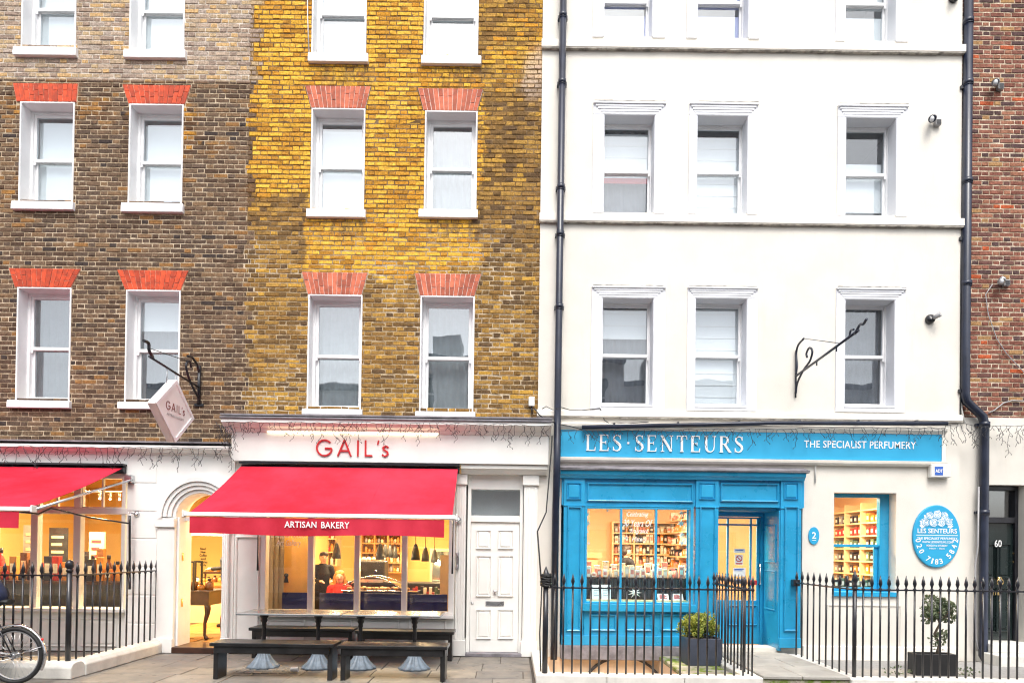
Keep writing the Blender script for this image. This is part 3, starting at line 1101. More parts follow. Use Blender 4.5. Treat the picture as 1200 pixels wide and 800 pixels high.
for (x0, y0, x1, y1, sx0, sx1, sb, at, ab, bl) in (
        (366, -58, 430, 64, 362, 432, 75.5, None, None, [(.0, .46, 'blind', .03), (.5, 1, 'blind', 0)]),
        (497, -56, 561, 67, 494, 564, 78, None, None, [(.0, .45, 'blind', .03), (.5, 1, 'blind', 0)]),
        (364.5, 127.5, 427.5, 246, 360, 429, 256.5, (358, 434.5, 101.5), (365, 428, 127.5), [(.0, .94, 'blind', .02)]),
        (497.5, 130.5, 559, 246.5, 491, 560, 257, (490, 566, 104.5), (496.5, 559, 130.5), None),
        (360.5, 345.5, 424, 479, 355, 425, 486.5, (354, 431, 319.5), (361, 424, 345.5), None),
        (492, 347, 555.5, 482, 487, 557, 490.5, (486, 564, 321), (492, 556, 347), None)):
    wins_yel.append((R(x0, y0, x1, y1), (W(sx0, sb).x, W(sx1, sb).x, W((sx0 + sx1) / 2, sb).z, .07), trap(ab, at) if at else None, bl))

ZTOP = 12.4
for house, wins, zone, X0, X1, zlow, joint, red in ((dark, wins_dark, 'sooty', DX0, XB, 3.10, 'archjointred', 'archred'), (yel, wins_yel, 'yellow', XB, XW0, 3.42, 'archjoint', 'archpink')):
    mbw = MB()
    ops = [q[0] for q in wins]
    wall_mesh(mbw, X0, X1, zlow - .3, ZTOP, ops, 0, .30)
    build(mbw, 'wall', mortar_mat(zone + '_mortar', zone), house)
    # the white sill and lining keep bricks clear of the openings
    blocks = [(o[0], o[1], o[2] - .01, o[3]) for o in ops] + [(q[1][0], q[1][1], q[1][2], q[0][2]) for q in wins]
    brickwork(house, X0, X1, zlow, ZTOP, blocks, [q[2] for q in wins if q[2]], zone, 0.0,
              xl=(None if house is dark else (lambda k: xb(k) + JT)), xr=(xb if house is dark else None))
    for (op, sill, tr, bl) in wins:
        sash_window(house, op, .205, 0.0, True, bl, sill, .5, reflection_curtain=None if (bl and bl[0][0] == 0) or (bl and len(bl) > 1) else ('netdark' if house is dark else 'net'))
        if tr: flat_arch(house, *tr, M[red], M[joint])
    shell(house, X0 + .2, X1 - .1, .31, 3.4, (3.22, 6.25, 9.1, 12.3))
# parapet caps
for house, X0, X1 in ((dark, DX0, XB), (yel, XB, XW0)):
    mb = MB()
    mb.box(X0, X1 - .004, -.04, 6.3, ZTOP + .002, ZTOP + .15)
    build(mb, 'roof', M['lead'], house)

# ------------------------------------------------------------------ ground floor of the dark house
YG = -.08          # face of the painted stucco
XR = W(274, 640, YG).x
zc0 = W(140, 530, YG).z
zc1 = W(140, 521, YG - .16).z
# wall pieces
dx0, dx1 = W(206, 650, YG).x, W(263, 650, YG).x
acx, acz = W(232.5, 606, YG).x, W(232.5, 606, YG).z
px1 = 1 / (F / (YG - CAM.y))    # metres per photo pixel on this plane
ri = (dx1 - dx0) / 2
acx = (dx0 + dx1) / 2
wx = W(148, 640, YG).x
wz0, wz1 = W(75, 712, YG).z, W(75, 555, YG).z
mb = MB()
mb.box(wx, dx0, YG, .30, 0, zc0)                        # pier
mb.box(dx1, XR, YG, .30, 0, zc0)
n = 20
ap = [(acx + ri * math.cos(PI * i / n), acz + ri * math.sin(PI * i / n)) for i in range(n + 1)]
for i in range(n):
    a, b = ap[i + 1], ap[i]
    mb.prism([a, b, (b[0], zc0), (a[0], zc0)], 'y', YG, .30)
mb.box(DX0, wx, YG, .30, wz1, zc0)
build(mb, 'stucco_front', M['creamwall'], dark)
# smooth stucco courses with V-joints on the pier
ys = [532, 566, 599, 631, 664, 697, 730, 763]
for i in range(len(ys) - 1):
    X0, X1, Z0, Z1 = R(149, ys[i] + .4, 184, ys[i + 1] - .4, YG)
    m = MB()
    rings(m, X0, X1, max(Z0, .02), Z1, YG, [(0, .004), (.004, -.006), (.012, -.010), (.013, -.010)])
    build(m, 'ashlar_block', M['creamwall'], dark)
for i in range(1):
    m = MB()
    for (r0, r1, y) in ((ri + .004, ri + .05, .020), (ri + .056, ri + .11, .055), (ri + .116, ri + .17, .085), (ri + .176, ri + .245, .115), (ri + .05, ri + .056, .004), (ri + .11, ri + .116, .012), (ri + .17, ri + .176, .03)):
        for k in range(28):
            a0, a1 = PI * k / 28, PI * (k + 1) / 28
            P = lambda r, a: (acx + r * math.cos(a), acz + r * math.sin(a))
            m.prism([P(r0, a0), P(r1, a0), P(r1, a1), P(r0, a1)], 'y', YG - y, YG + .01)
    build(m, 'arch_moulding', M['creamwall'], dark)
m = MB()
zi = acz
m.box(dx0 - .27, dx0 - .0, YG - .05, YG + .01, .0, zi - .16)
m.box(dx0 - .30, dx0 + .008, YG - .085, YG + .01, zi - .16, zi - .02)
m.box(dx0 - .30, dx0 + .002, YG - .085, YG + .009, .001, .22)
build(m, 'pilaster', M['creamwall'], dark, .006)
m = MB()
m.box(dx1 - .002, dx1 + .10, YG - .09, YG + .01, .0, zi - .16)
m.box(dx1 - .01, dx1 + .13, YG - .11, YG + .01, zi - .16, zi - .05)
for q in range(3):
    m.box(dx1 + .012 + q * .03, dx1 + .028 + q * .03, YG - .10, YG - .085, .25, zi - .2)
m.box(dx1 - .004, dx1 + .12, YG - .11, YG + .01, .0, .24)
build(m, 'pilaster', M['creamwall'], dark, .006)
# door jamb lining with hinges, frame of the open doorway
m = MB()
m.box(dx0 + .001, dx0 + .035, YG + .03, .36, .09, zi + .0)
m.box(dx1 - .035, dx1 - .001, YG + .03, .36, .09, zi + .0)
m.box(dx0 + .036, dx1 - .036, YG + .19, YG + .27, zi - .05, zi + .02)
jm = build(m, 'door_frame', M['trim'], dark, .004)
for zz in (W(211, 652, 0).z, W(211, 706, 0).z):
    m = MB()
    m.box(dx0 + .034, dx0 + .042, YG + .12, YG + .17, zz - .06, zz + .06)
    m.tube([(dx0 + .042, YG + .145, zz - .065), (dx0 + .042, YG + .145, zz + .065)], .008)
    build(m, 'hinge', M['brass'], jm)
m = MB()
m.box(dx0 + .01, dx1 - .01, YG - .12, .4, .0, .095)
build(m, 'threshold', M['darkwood'], dark, .008)
# cornice
m = MB()
y = YG
pr = [(y + .01, zc0 - .03), (y - .02, zc0 - .03), (y - .03, zc0), (y - .09, zc0 + .01), (y - .13, zc0 + .04), (y - .16, zc0 + .05), (y - .165, zc1), (y + .08, zc1 + .04)]
m.prism([(a, b) for a, b in pr][::-1], 'x', DX0, W(273, 525, YG).x, 0)
build(m, 'cornice', M['creamwall'], dark)
m = MB()
m.box(DX0, W(272, 525, YG).x, y - .172, .0, zc1 + .041, zc1 + .062)
build(m, 'cornice_flashing', M['lead'], dark)

# shop window of the dark house
YW = YG + .05
m = MB()
frame = MB()
zt0, zt1 = W(100, 602, YW).z, W(100, 595, YW).z
bays = []
step = 50
xe = 147
xs_px = []
k = 0
while xe - k * step > -190:
    xs_px.append(xe - k * step)
    k += 1
for xp in xs_px:
    X = W(xp - 6, 640, YW).x if xp != 147 else W(145, 640, YW).x
    wd = .11 if xp != 147 else .06
    frame.box(X - wd / 2, X + wd / 2, YW - .03, YW + .09, wz0, wz1 - .001)
xl_ = W(xs_px[-1] - 6, 640, YW).x
frame.box(xl_, wx - .001, YW - .045, YW + .10, zt0, zt1)
frame.box(xl_, wx - .001, YW - .045, YW + .12, wz1 - .06, wz1 - .002)
frame.box(xl_ - .1, wx - .001, YW - .12, YW + .30, wz0 - .055, wz0)
sw = build(frame, 'shop_window', M['cream'], dark, .006)
for i in range(len(xs_px) - 1):
    a = W(xs_px[i + 1] - 6, 640, YW).x + .055
    b = (W(xs_px[i] - 6, 640, YW).x if i else W(145, 640, YW).x) - .055 + (.025 if i == 0 else 0)
    g = MB(); g.box(a, b, YW + .02, YW + .028, wz0 + .002, zt0 - .001)
    build(g, 'pane', M['glassshop'], sw)
    for q in range(2):
        g = MB(); g.box(a + (b - a) * q / 2 + .012, a + (b - a) * (q + 1) / 2 - .012, YW + .02, YW + .028, zt1 + .02, wz1 - .07)
        build(g, 'transom_pane', M['glassshop'], sw)
    fb = MB()
    for q in range(3):
        xx = a + (b - a) * q / 2
        fb.box(xx - .013, xx + .013, YW + .002, YW + .045, zt1 + .001, wz1 - .061)
    fb.box(a + .013, b - .013, YW + .003, YW + .044, zt1 + .001, zt1 + .022)
    build(fb, 'glazing_bar', M['cream'], sw)
m = MB()
m.box(xl_ - .1, wx - .002, YG + .03, .30, .0, wz0 - .056)
sr = build(m, 'stallriser', M['cream'], dark)
for i in range(5):
    panel('panel', (147 - (i + 1) * 50 - 2, 724, 147 - i * 50 - 10, 757), YG + .03, M['cream'], sr, FIELD)
mb = MB(); mb.box(DX0, xl_ - .1, YG, .30, 0, zc0 - .001); build(mb, 'end_pier', M['creamwall'], dark)

# ------------------------------------------------------------------ ground floor of the yellow house: the bakery front
YB_ = -.06
YF = -.24
fx0, fx1 = W(271, 525, YF).x, W(643, 525, YF).x
fz0, fz1 = W(457, 542, YF).z, W(457, 508.5, YF).z
m = MB()
m.box(fx0, fx1, YF, .28, fz0, fz1)
fas = build(m, 'fascia', M['cream'], yel, .006)
letters(lambda c: sans_glyph(c, .10), "GAIL's", *R(371, 534.5, 456, 515.5, YF), YF, M['text_red'], fas, gap=.30, thick=.02)
zk = W(457, 492.5, YF - .18).z
m = MB()
pr = [(YF - .001, fz1 + .001), (YF - .02, fz1 + .015), (YF - .045, fz1 + .06), (YF - .11, zk - .09), (YF - .165, zk - .055), (YF - .18, zk - .05), (YF - .18, zk), (.0, zk + .05), (.0, fz1 + .001)]
m.prism(pr[::-1], 'x', fx0 - .09, fx1 + .03, 0)
build(m, 'cornice', M['cream'], yel)
m = MB()
m.box(fx0 - .10, fx1 + .04, YF - .19, -.02, zk + .051, zk + .075)
m.tube([(fx0 - .1, YF - .19, zk + .015), (fx1 + .04, YF - .19, zk + .015)], .018, 8)
build(m, 'cornice_flashing', M['lead'], yel)
m = MB()
a, b, c, d = R(313, 511, 513, 508.5, YF - .03)
m.box(a, b, YF - .030, YF - .006, fz1 + .002, fz1 + .014)
build(m, 'light_strip', M['ledstrip'], yel)
# frame of the main shop window
sx0, sx1 = W(306, 650, YB_).x, W(533, 650, YB_).x
sz0, sz1 = W(420, 718, YB_).z, W(420, 560, YB_).z
fr = MB()
wl, wr = W(311.5, 650, YB_).x, W(526, 650, YB_).x
for xa, xb_ in ((361, 367.5), (415.5, 421.5), (471, 477)):
    a, b = W(xa, 650, YB_).x, W(xb_, 650, YB_).x
    fr.box(a, b, YB_ - .02, YB_ + .10, sz0 + .001, sz1)
fr.box(sx0, wl, YB_ - .01, YB_ + .12, sz0 + .001, sz1)
fr.box(wr, sx1, YB_ - .03, YB_ + .12, sz0 + .001, sz1)
fr.box(sx0, sx1, YB_ - .02, YB_ + .12, sz1, fz0 - .001)
fr.box(wl, wr, YB_ - .012, YB_ + .10, sz0 + .001, sz0 + .04)
fr.box(sx0 - .02, sx1, YB_ - .10, .30, sz0 - .06, sz0)
msw = build(fr, 'shop_window', M['cream'], yel, .005)
edges = [(311.5, 361), (367.5, 415.5), (421.5, 471), (477, 526)]
for xa, xb_ in edges:
    a, b = W(xa, 650, YB_).x, W(xb_, 650, YB_).x
    g = MB(); g.box(a, b, YB_ + .03, YB_ + .038, sz0 + .041, sz1 - .001)
    build(g, 'pane', M['glassshop'], msw)
    g = MB()
    z1 = W(420, 694.5, .35).z
    a2, b2 = a + (.14 if xa < 320 else .0), b
    g.box(a2, b2 - (.05 if xa > 470 else 0), .30 + .002 * (xa % 3), .325 + .002 * (xa % 3), .3, z1)
    build(g, 'navy_screen', M['navy'], msw)
tx = MB()
add_text(tx, '& Rebecca Hossack', *R(317, 630, 358, 623, YB_), YB_ + .0275, 0, .002, shear=.25)
add_text(tx, 'Art Gallery', *R(323, 641, 352, 632, YB_), YB_ + .0275, 0, .002, shear=.25)
build(tx, 'window_writing', M['text_white'], msw)
m = MB()
m.box(sx0, sx1, YB_ + .02, .30, .0, sz0 - .061)
m.box(sx0, sx1, YB_ - .02, YB_ + .02, .0, .12)
sr = build(m, 'stallriser', M['cream'], yel, .004)
for xa, xb_ in edges:
    panel('panel', (xa + 2, 725, xb_ - 3, 750), YB_ + .02, M['cream'], sr, MOULD)
# plain pier left of the shop window
m = MB()
m.box(XR + .002, sx0 - .002, YB_, .30, .0, fz0 - .002)
build(m, 'pier', M['cream'], yel)
for i in range(1):
    a, b, c, d = R(276, 755, 304, 628, YB_)
    mm = MB(); rings(mm, a, b, c, d, YB_, MOULD); build(mm, 'panel', M['cream'], yel)
# house door with its surround
YD = -.05
m = MB()
ez0, ez1 = W(590, 556, YD).z, W(590, 546, YD).z
m.prism([(p[0], p[1]) for p in [(.28, ez0), (YD - .06, ez0), (YD - .09, ez0 + .03), (YD - .13, ez0 + .07), (YD - .15, ez0 + .075), (YD - .15, ez1), (.28, ez1)]][::-1], 'x', W(541, 550, YD).x, W(641, 550, YD).x)
m.box(W(541, 550, YD).x, W(641, 550, YD).x, YD - .06, .28, ez1 + .001, fz0 - .001)
for xa, xb_, w2 in ((533.5, 545, 0), (613, 629, 1)):
    a, b, c, d = R(xa, 768, xb_, 557, YD)
    m.box(a, b, YD, .28, .16, ez0 - .001)
    m.box(a - .02, b + .02, YD - .03, .281, .0, .24)
    m.box(a - .02, b + .02, YD - .04, .2, ez0 - .16, ez0 - .002)
    for q in range(4):
        xx = a + (b - a) * (q + .5) / 4
        m.box(xx - .010, xx + .010, YD - .012, YD + .001, .26, ez0 - .2)
m.box(W(629, 650, YD).x, W(632, 650, YD).x, YD + .03, .28, .0, fz0 - .001)
ds = build(m, 'door_surround', M['cream'], yel, .004)
YDL = .06
m = MB()
ox0, ox1 = W(546.5, 690, YD).x, W(612, 690, YD).x
ixa, ixb = W(551, 690, YDL).x, W(608, 690, YDL).x
dz0, dz1 = .05, W(580, 611.5, YDL).z
tz0, tz1 = W(580, 604, YDL).z, W(580, 573.5, YDL).z
m.box(ox0, ixa, YDL - .03, .28, 0, ez0)
m.box(ixb, ox1, YDL - .03, .28, 0, ez0)
m.box(ixa, ixb, YDL - .03, .28, dz1, tz0)
m.box(ixa, ixb, YDL - .03, .28, tz1, ez0)
fd = build(m, 'door_frame', M['cream'], yel, .004)
g = MB(); g.box(ixa - .005, ixb + .005, YDL + .02, YDL + .028, tz0 - .005, tz1 + .005); build(g, 'fanlight', M['glassup'], fd)
g = MB(); g.box(sx1 - .04, XW0 - .01, .285, .30, .0, fz0); build(g, 'hall_wall', M['room'], yel)
m = MB(); m.box(ixa + .004, ixb - .004, YDL, YDL + .05, dz0, dz1 - .004)
hd = build(m, 'door', M['cream'], yel)
for (a, b, c, d) in ((558, 620.5, 575.5, 643), (583.5, 620.5, 601.5, 643), (558, 650.5, 575.5, 698.5), (583.5, 650.5, 601.5, 698.5), (558, 713.5, 575.5, 748), (583.5, 713.5, 601.5, 748)):
    panel('door_panel', (a, b, c, d), YDL, M['cream'], hd, FIELD, .8)
m = MB(); pbox(m, 569, 709.5, 590.5, 704, YDL - .012, YDL - .0); build(m, 'letter_plate', M['steel'], hd, .003)
m = MB(); c = W(580, 692.5, YDL); m.ball((c.x, YDL - .035, c.z), .03); m.tube([(c.x, YDL - .03, c.z), (c.x, YDL + .01, c.z)], .012); build(m, 'door_knob', M['steel'], hd)
m = MB(); c = W(553.5, 706, YDL); m.lathe([(.0, 0), (.018, .004), (.018, .012), (.0, .014)], (0, 0, 0)); m.v = [(c.x + v[0], YDL - v[2], c.z + v[1]) for v in m.v]; build(m, 'keyhole', M['steel'], hd)
m = MB(); m.box(ox0, ox1, -.12, .1, .0, .045); build(m, 'doorstep', M['lead'], yel)

# bakery room behind both fronts
m = MB()
bx0, bx1 = DX0 + .3, XW0 - .35
m.box(bx0, bx1, 5.6, 5.7, 0, 3.05)
m.box(bx0 - .1, bx0, .3, 5.7, 0, 3.05)
m.box(bx1, bx1 + .1, .3, 5.7, 0, 3.05)
m.box(XB - .1, XB + .02, 1.2, 5.6, 0, 3.05)
build(m, 'room_wall', M['interior_y'], dark)
m = MB(); m.box(bx0, bx1, .31, 5.6, 2.98, 3.06); build(m, 'room_ceiling', M['ceiling'], dark)
m = MB()
m.box(bx0, bx1, .301, 5.6, .0, .085)
fl = build(m, 'room_floor', M['darkwood'], dark)
rr = random.Random(3)
for i in range(14):
    for j in range(5):
        m = MB()
        x0 = -6.3 + i * .16
        y0 = .45 + j * .9 + (i % 2) * .45
        m.box(x0 + .003, x0 + .157, y0 + .003, y0 + .897, .08, .092 + rr.uniform(0, .002))
        build(m, 'floor_board', M['wood'], fl)


# ------------------------------------------------------------------ the white stucco house with the blue shop
white = thing('stucco_house', 'tall white stucco house with a bright blue perfume shopfront at street level', 'house', (3.8, .2, 0))
YS = -.04
dep = .225
ww = []
for (x0, y0, x1, y1, ox0, ox1, oy0, oy1, bl, frx) in (
        (707.5, -60, 765, 43, 695, 780, -75, 43, [(.0, .42, 'blindlav', .0), (.52, 1, 'blindlav', 0)], 0),
        (817, -60, 877.5, 44.5, 805, 890, -75, 44.5, [(.0, .42, 'blindlav', .0), (.52, 1, 'blindlav', 0)], 0),
        (990, -60, 1050, 48, 979, 1064, -75, 48, [(.0, .42, 'blind', .0), (.52, 1, 'blind', 0)], 0),
        (707, 135, 767, 249, 694.5, 779.5, 121, 249, [(.44, .96, 'blind', .02)], 1),
        (816, 136, 876, 250, 807, 887.5, 122, 250, [(.03, .93, 'blind', .02)], 0),
        (990, 138.5, 1050, 252.5, 981, 1063, 124.5, 252.5, [(.14, .66, 'blind', .02)], 0),
        (705, 349, 765.5, 475.5, 692.5, 779, 336, 481.5, [(.70, .98, 'blind', .03)], 0),
        (814, 349.5, 875, 476.5, 805, 887, 337, 481.5, [(.0, .98, 'blind', .0)], 0),
        (989, 351, 1048, 476.5, 979, 1060, 338, 483, None, 0)):
    ww.append((R(x0, y0, x1, y1, YS), R(ox0, oy0, ox1, oy1, YS), bl, frx))
zled = [(W(880, 48, YS - .07).z, W(880, 57.5, YS - .07).z), (W(880, 252, YS - .07).z, W(880, 261.5, YS - .07).z), (W(880, 483.5, YS - .05).z, W(880, 490.5, YS - .05).z)]
YSH = YS - .05
shx0, shx1 = W(657, 650, YS).x, W(940, 650, YS).x
shz1 = W(800, 551, YS).z
sw_op = R(977, 577, 1050, 697, YS)
mb = MB()
ops = [q[0] for q in ww] + [(shx0, shx1, .18, shz1), sw_op]
wall_mesh(mb, XW0, XW1, .0, ZTOP + .2, ops, YS, .32)
build(mb, 'wall', M['stucco'], white)
m = MB(); m.box(pit[0] - .3, XW1, -.035, .30, -1.6, -.001); build(m, 'basement_wall', M['beige'], white)
for i, (op, outer, bl, frx) in enumerate(ww):
    win = sash_window(white, op, dep, YS, False, bl, None, .5 if i > 2 else .53, .020, bw='roman_blind' if i in (3, 4, 6, 7) else 'blind', gmat=M['glassw'], reflection_curtain={3: 'netdark', 6: 'netdark', 8: 'netdark'}.get(i))
    if frx:
        m = MB()
        X0, X1, Z0, Z1 = op
        zz = Z0 + .03 + (Z1 - Z0) * .395
        m.box(X0 + .05, X1 - .05, YS + dep + .112, YS + dep + .119, zz - .0, zz + .085)
        build(m, 'blind_edge', M['blindred'], win)
    X0, X1, Z0, Z1 = op
    a, b, c, d = outer
    m = MB()
    c2 = c - (.02 if i < 6 else 0)
    m.box(a, X0 - .001, YS - .022, YS + .01, c2, Z1 + .0)
    m.box(X1 + .001, b, YS - .022, YS + .01, c2, Z1 + .0)
    m.box(X1 - .010, X1 - .0005, YS - .021, YS + dep, Z0, Z1 - .011)
    m.box(X0 + .0005, X0 + .010, YS - .021, YS + dep, Z0, Z1 - .011)
    m.box(X0 + .0005, X1 - .0005, YS - .021, YS + dep, Z1 - .010, Z1 - .0005)
    if i < 3: m.box(X0 - .001, X1 + .001, YS - .022, YS + .01, Z1 + .001, Z1 + .15)
    if i > 5:
        m.box(X0 - .001, X1 + .001, YS - .022, YS + .01, c, Z0 - .001)
        m.box(X0 - .0, X1 + .0, YS - .03, YS + dep, Z0 - .02, Z0 + .008)
    if i > 2:
        n = 5
        zz = Z1 + .001
        hz = (d - Z1) / n
        for q in range(n):
            e = (q + .0) / (n - 1)
            xa, xb_ = X0 - .02 - (X0 - .02 - a) * e, X1 + .02 + (b - X1 - .02) * e
            m.box(xa, xb_, YS - .024 - .006 * q - (.010 if q == n - 1 else 0), YS + .01, zz + hz * q, zz + hz * (q + 1) - .003)
        m.box(a, b, YS - .022, YS + .009, Z1 + .0005, d - .008)
    build(m, 'surround', M['surround'], win, .004)
    if i > 2:
        mm = MB()
        rg = random.Random(i)
        x = a + .01
        while x < b - .03:
            L = rg.uniform(.04, .16)
            hh = rg.uniform(.004, .016)
            mm.box(x, min(x + L, b - .01), YS - .062 + rg.uniform(0, .008), YS - .03, d - .004, d + hh * .7)
            x += L
        build(mm, 'weathered_lip', M['grime'], win)
for j, (za, zb) in enumerate(zled):
    m = MB()
    pj = .065 if j < 2 else .05
    m.prism([(YS + .02, zb), (YS - pj + .015, zb - .0), (YS - pj, zb + .012), (YS - pj, za - .005), (YS - .01, za + .02), (YS + .02, za + .02)][::-1], 'x', XW0 - .015, XW1 + .02)
    lg = build(m, 'string_course', M['ledge'], white)
    m = MB()
    rg = random.Random(j + 5)
    x = XW0
    while x < XW1:
        L = rg.uniform(.10, .5)
        m.box(x, min(x + L, XW1 + .01), YS - pj + .004, YS + .012, zb - rg.uniform(.006, .016), zb - .001)
        x += L
    build(m, 'weathered_lip', M['grime'], lg)
for ix in range(1):
    shell(white, XW0 + .1, XW1 - .1, .33, 3.3, (3.18, 6.45, 9.5, 12.4))
mb = MB(); mb.box(XW0, XW1, YS - .05, 6.2, ZTOP + .202, ZTOP + .35); build(mb, 'roof', M['lead'], white)

# shopfront timber
YP = YS - .10       # pilaster faces
YQ = YS - .06       # panels between
m = MB()
pil = [(660, 684.5), (815, 841.5), (914.5, 938.5)]
zb0 = W(800, 757, YP).z
zfr0, zfr1 = W(760, 592.5, YQ).z, W(760, 562, YQ).z
zco0, zco1 = W(800, 561, YP - .08).z, W(800, 552.5, YP - .08).z
doorx0, doorx1 = W(841.5, 650, YP).x, W(913, 650, YP).x
wx0, wx1 = W(685.5, 650, YQ).x, W(811, 650, YQ).x
wz0, wz1 = W(750, 707, YQ).z, W(750, 594, YQ).z
m.box(shx0, shx1, YQ, .30, zfr0 - .001, zfr1 + .06)
fr = build(m, 'frieze', M['blue'], white, .004)
panel('panel', (688, 566, 812, 588), YQ, M['blue'], fr, MOULD, 1.0)
panel('panel', (844, 566, 912, 588), YQ, M['blue'], fr, MOULD, 1.0)
for xa, xb_ in pil:
    m = MB()
    a, b, c, d = R(xa, 757, xb_, 561, YP)
    m.box(a, b, YP, .29, zb0, d + .02)
    m.box(a - .012, b + .012, YP - .02, .2, zb0 + .001, zb0 + .15)
    m.box(a - .008, b + .008, YP - .014, .19, zfr0 - .02, zfr0 + .005)
    pp = build(m, 'pilaster', M['blue'], white, .004)
    panel('panel', (xa + 4, 565.5, xb_ - 3.5, 585), YP, M['blue'], pp, FIELD, .6)
    panel('panel', (xa + 4, 593, xb_ - 3.5, 739), YP, M['blue'], pp, MOULD, 1.0)
m = MB()
m.prism([(.28, zco0), (YP - .03, zco0), (YP - .045, zco0 + .03), (YP - .08, zco0 + .06), (YP - .09, zco1), (.28, zco1)][::-1], 'x', W(656.5, 556, YP).x, W(942, 556, YP).x)
build(m, 'cornice', M['blue'], white)
m = MB()
lz1 = W(800, 544.5, YP - .09).z
xa, xb_ = W(655.5, 548, YP).x, W(945, 548, YP).x
m.prism([(YP - .115, zco1 + .001), (YP - .13, zco1 + .012), (YP - .12, zco1 + .04), (YS - .0, lz1), (YS, zco1 + .001)][::-1], 'x', xa, xb_)
m.tube([(xa, YP - .118, zco1 + .03), ((xa + xb_) / 2, YP - .121, zco1 + .022), (xb_, YP - .116, zco1 + .03)], .016, 8)
build(m, 'cornice_flashing', M['lead'], white)
# shop window
m = MB()
m.box(wx0 - .012, wx0 + .028, YQ - .02, YQ + .1, wz0, wz1)
m.box(wx1 - .035, wx1 + .014, YQ - .02, YQ + .1, wz0, wz1)
m.box(wx0 - .012, wx1 + .014, YQ - .02, .28, wz1 + .0005, zfr0 - .002)
m.box(wx0 + .028, wx1 - .035, YQ - .012, YQ + .1, wz1 - .03, wz1)
m.box(wx0 + .028, wx1 - .035, YQ - .012, YQ + .1, wz0 + .001, wz0 + .025)
for xm in (727.5, 768.5):
    xx = W(xm, 650, YQ).x
    m.box(xx - .016, xx + .016, YQ - .015, YQ + .06, wz0 + .026, wz1 - .031)
a, b, c, d = R(682, 716, 815, 707.5, YQ - .06)
m.box(a, b, YQ - .09, .29, c, wz0 - .001)
bsw = build(m, 'shop_window', M['blue'], white, .004)
xs = [wx0 + .028, W(727.5, 650, YQ).x, W(768.5, 650, YQ).x, wx1 - .035]
for i in range(3):
    g = MB(); g.box(xs[i] + .016 * (i > 0), xs[i + 1] - .016 * (i < 2), YQ + .02, YQ + .028, wz0 + .025, wz1 - .03)
    build(g, 'pane', M['glassshop'], bsw)
tx = MB()
for body, px in (('Celebrating', (735, 606.5, 760, 599)), ('30 Years Of', (730.5, 616.5, 765, 608.5)), ('Fragrance', (739, 626, 760, 619)), ('History', (741, 635.5, 758, 628.5))):
    add_text(tx, body, *R(*px, YQ), YQ + .0175, 0, .002, shear=.35)
build(tx, 'window_writing', M['text_white'], bsw)
# stallriser
m = MB()
m.box(W(684, 730, YQ).x, W(815.5, 730, YQ).x, YQ, .29, zb0 + .0, c - .001)
m.box(W(684, 730, YQ).x, W(815.5, 730, YQ).x, YQ - .03, .2, zb0 + .001, zb0 + .15)
sr = build(m, 'stallriser', M['blue'], white, .004)
for xa, xb_ in ((692, 722), (732.5, 763.5), (773.5, 804.5)):
    panel('panel', (xa, 719, xb_, 738.5), YQ, M['blue'], sr, MOULD, 1.0)
m = MB()
m.box(W(657, 760, YP).x, doorx0 + .02, YP - .035, .28, -.02, zb0 - .001)
build(m, 'plinth', M['lead'], white, .01)
m = MB()
m.box(shx0 - .02, wx0 - .013, .291, .305, .0, 2.9); build(m, 'backing', M['blue'], white); m = MB(); m.box(wx1 + .015, doorx0 - .06, .292, .306, .0, 2.9)
build(m, 'backing', M['blue'], white)
# recessed door
YDO = .52
m = MB()
m.box(doorx0 - .01, doorx1 + .03, YQ + .1, YDO + .12, zfr0 - .045, zfr0 - .002)
m.box(doorx1 + .003, doorx1 + .05, YP + .02, YDO + .12, .15, zfr0 - .046)
m.box(doorx0 - .05, doorx0 - .003, YP + .02, YDO + .12, .15, zfr0 - .046)
m.box(doorx0 - .003, doorx1 + .003, YDO, YDO + .1, W(870, 605, YDO).z, zfr0 - .046)
dxa, dxb = W(848.5, 680, YDO).x, W(890.5, 680, YDO).x
m.box(dxb + .003, doorx1 + .003, YDO, YDO + .1, .15, W(870, 605, YDO).z - .001)
rec = build(m, 'door_recess', M['blue'], white, .003)
m = MB()
X = doorx1 + .003
for (ya, yb_, za, zb_) in ((YP + .12, YDO - .08, .75, 1.38), (YP + .12, YDO - .08, 1.5, zfr0 - .25)):
    pr = [(0, .0), (0, .012), (.014, .018), (.028, .004), (.032, .0035)]
    vs, fs = [], []
    for ins, dx in pr:
        vs += [(X - dx, yb_ - ins, za + ins), (X - dx, ya + ins, za + ins), (X - dx, ya + ins, zb_ - ins), (X - dx, yb_ - ins, zb_ - ins)]
    for i in range(4):
        for k in range(4):
            fs.append((i * 4 + k, i * 4 + (k + 1) % 4, i * 4 + 4 + (k + 1) % 4, i * 4 + 4 + k))
    fs.append((16, 17, 18, 19))
    mm = MB(); mm.add(vs, fs); build(mm, 'panel', M['blue'], rec)
m = MB()
dz1 = W(870, 605.5, YDO).z
xl = doorx0 - .002
gx0, gx1, gz0, gz1 = xl + .03, W(887.5, 650, YDO).x, W(870, 703, YDO).z, W(870, 607.5, YDO).z
m.box(xl, gx0, YDO + .02, YDO + .065, .16, dz1)
m.box(gx1, dxb, YDO + .02, YDO + .065, .16, dz1)
m.box(gx0, gx1, YDO + .02, YDO + .065, .16, gz0)
m.box(gx0, gx1, YDO + .02, YDO + .065, gz1, dz1)
dr = build(m, 'door', M['blue'], white, .003)
g = MB(); g.box(gx0 - .003, gx1 + .003, YDO + .04, YDO + .046, gz0 - .003, gz1 + .003); build(g, 'pane', M['glassshop'], dr)
m = MB()
zz = W(870, 614.5, YDO).z
m.box(gx0, gx1, YDO + .024, YDO + .06, zz - .014, zz + .014)
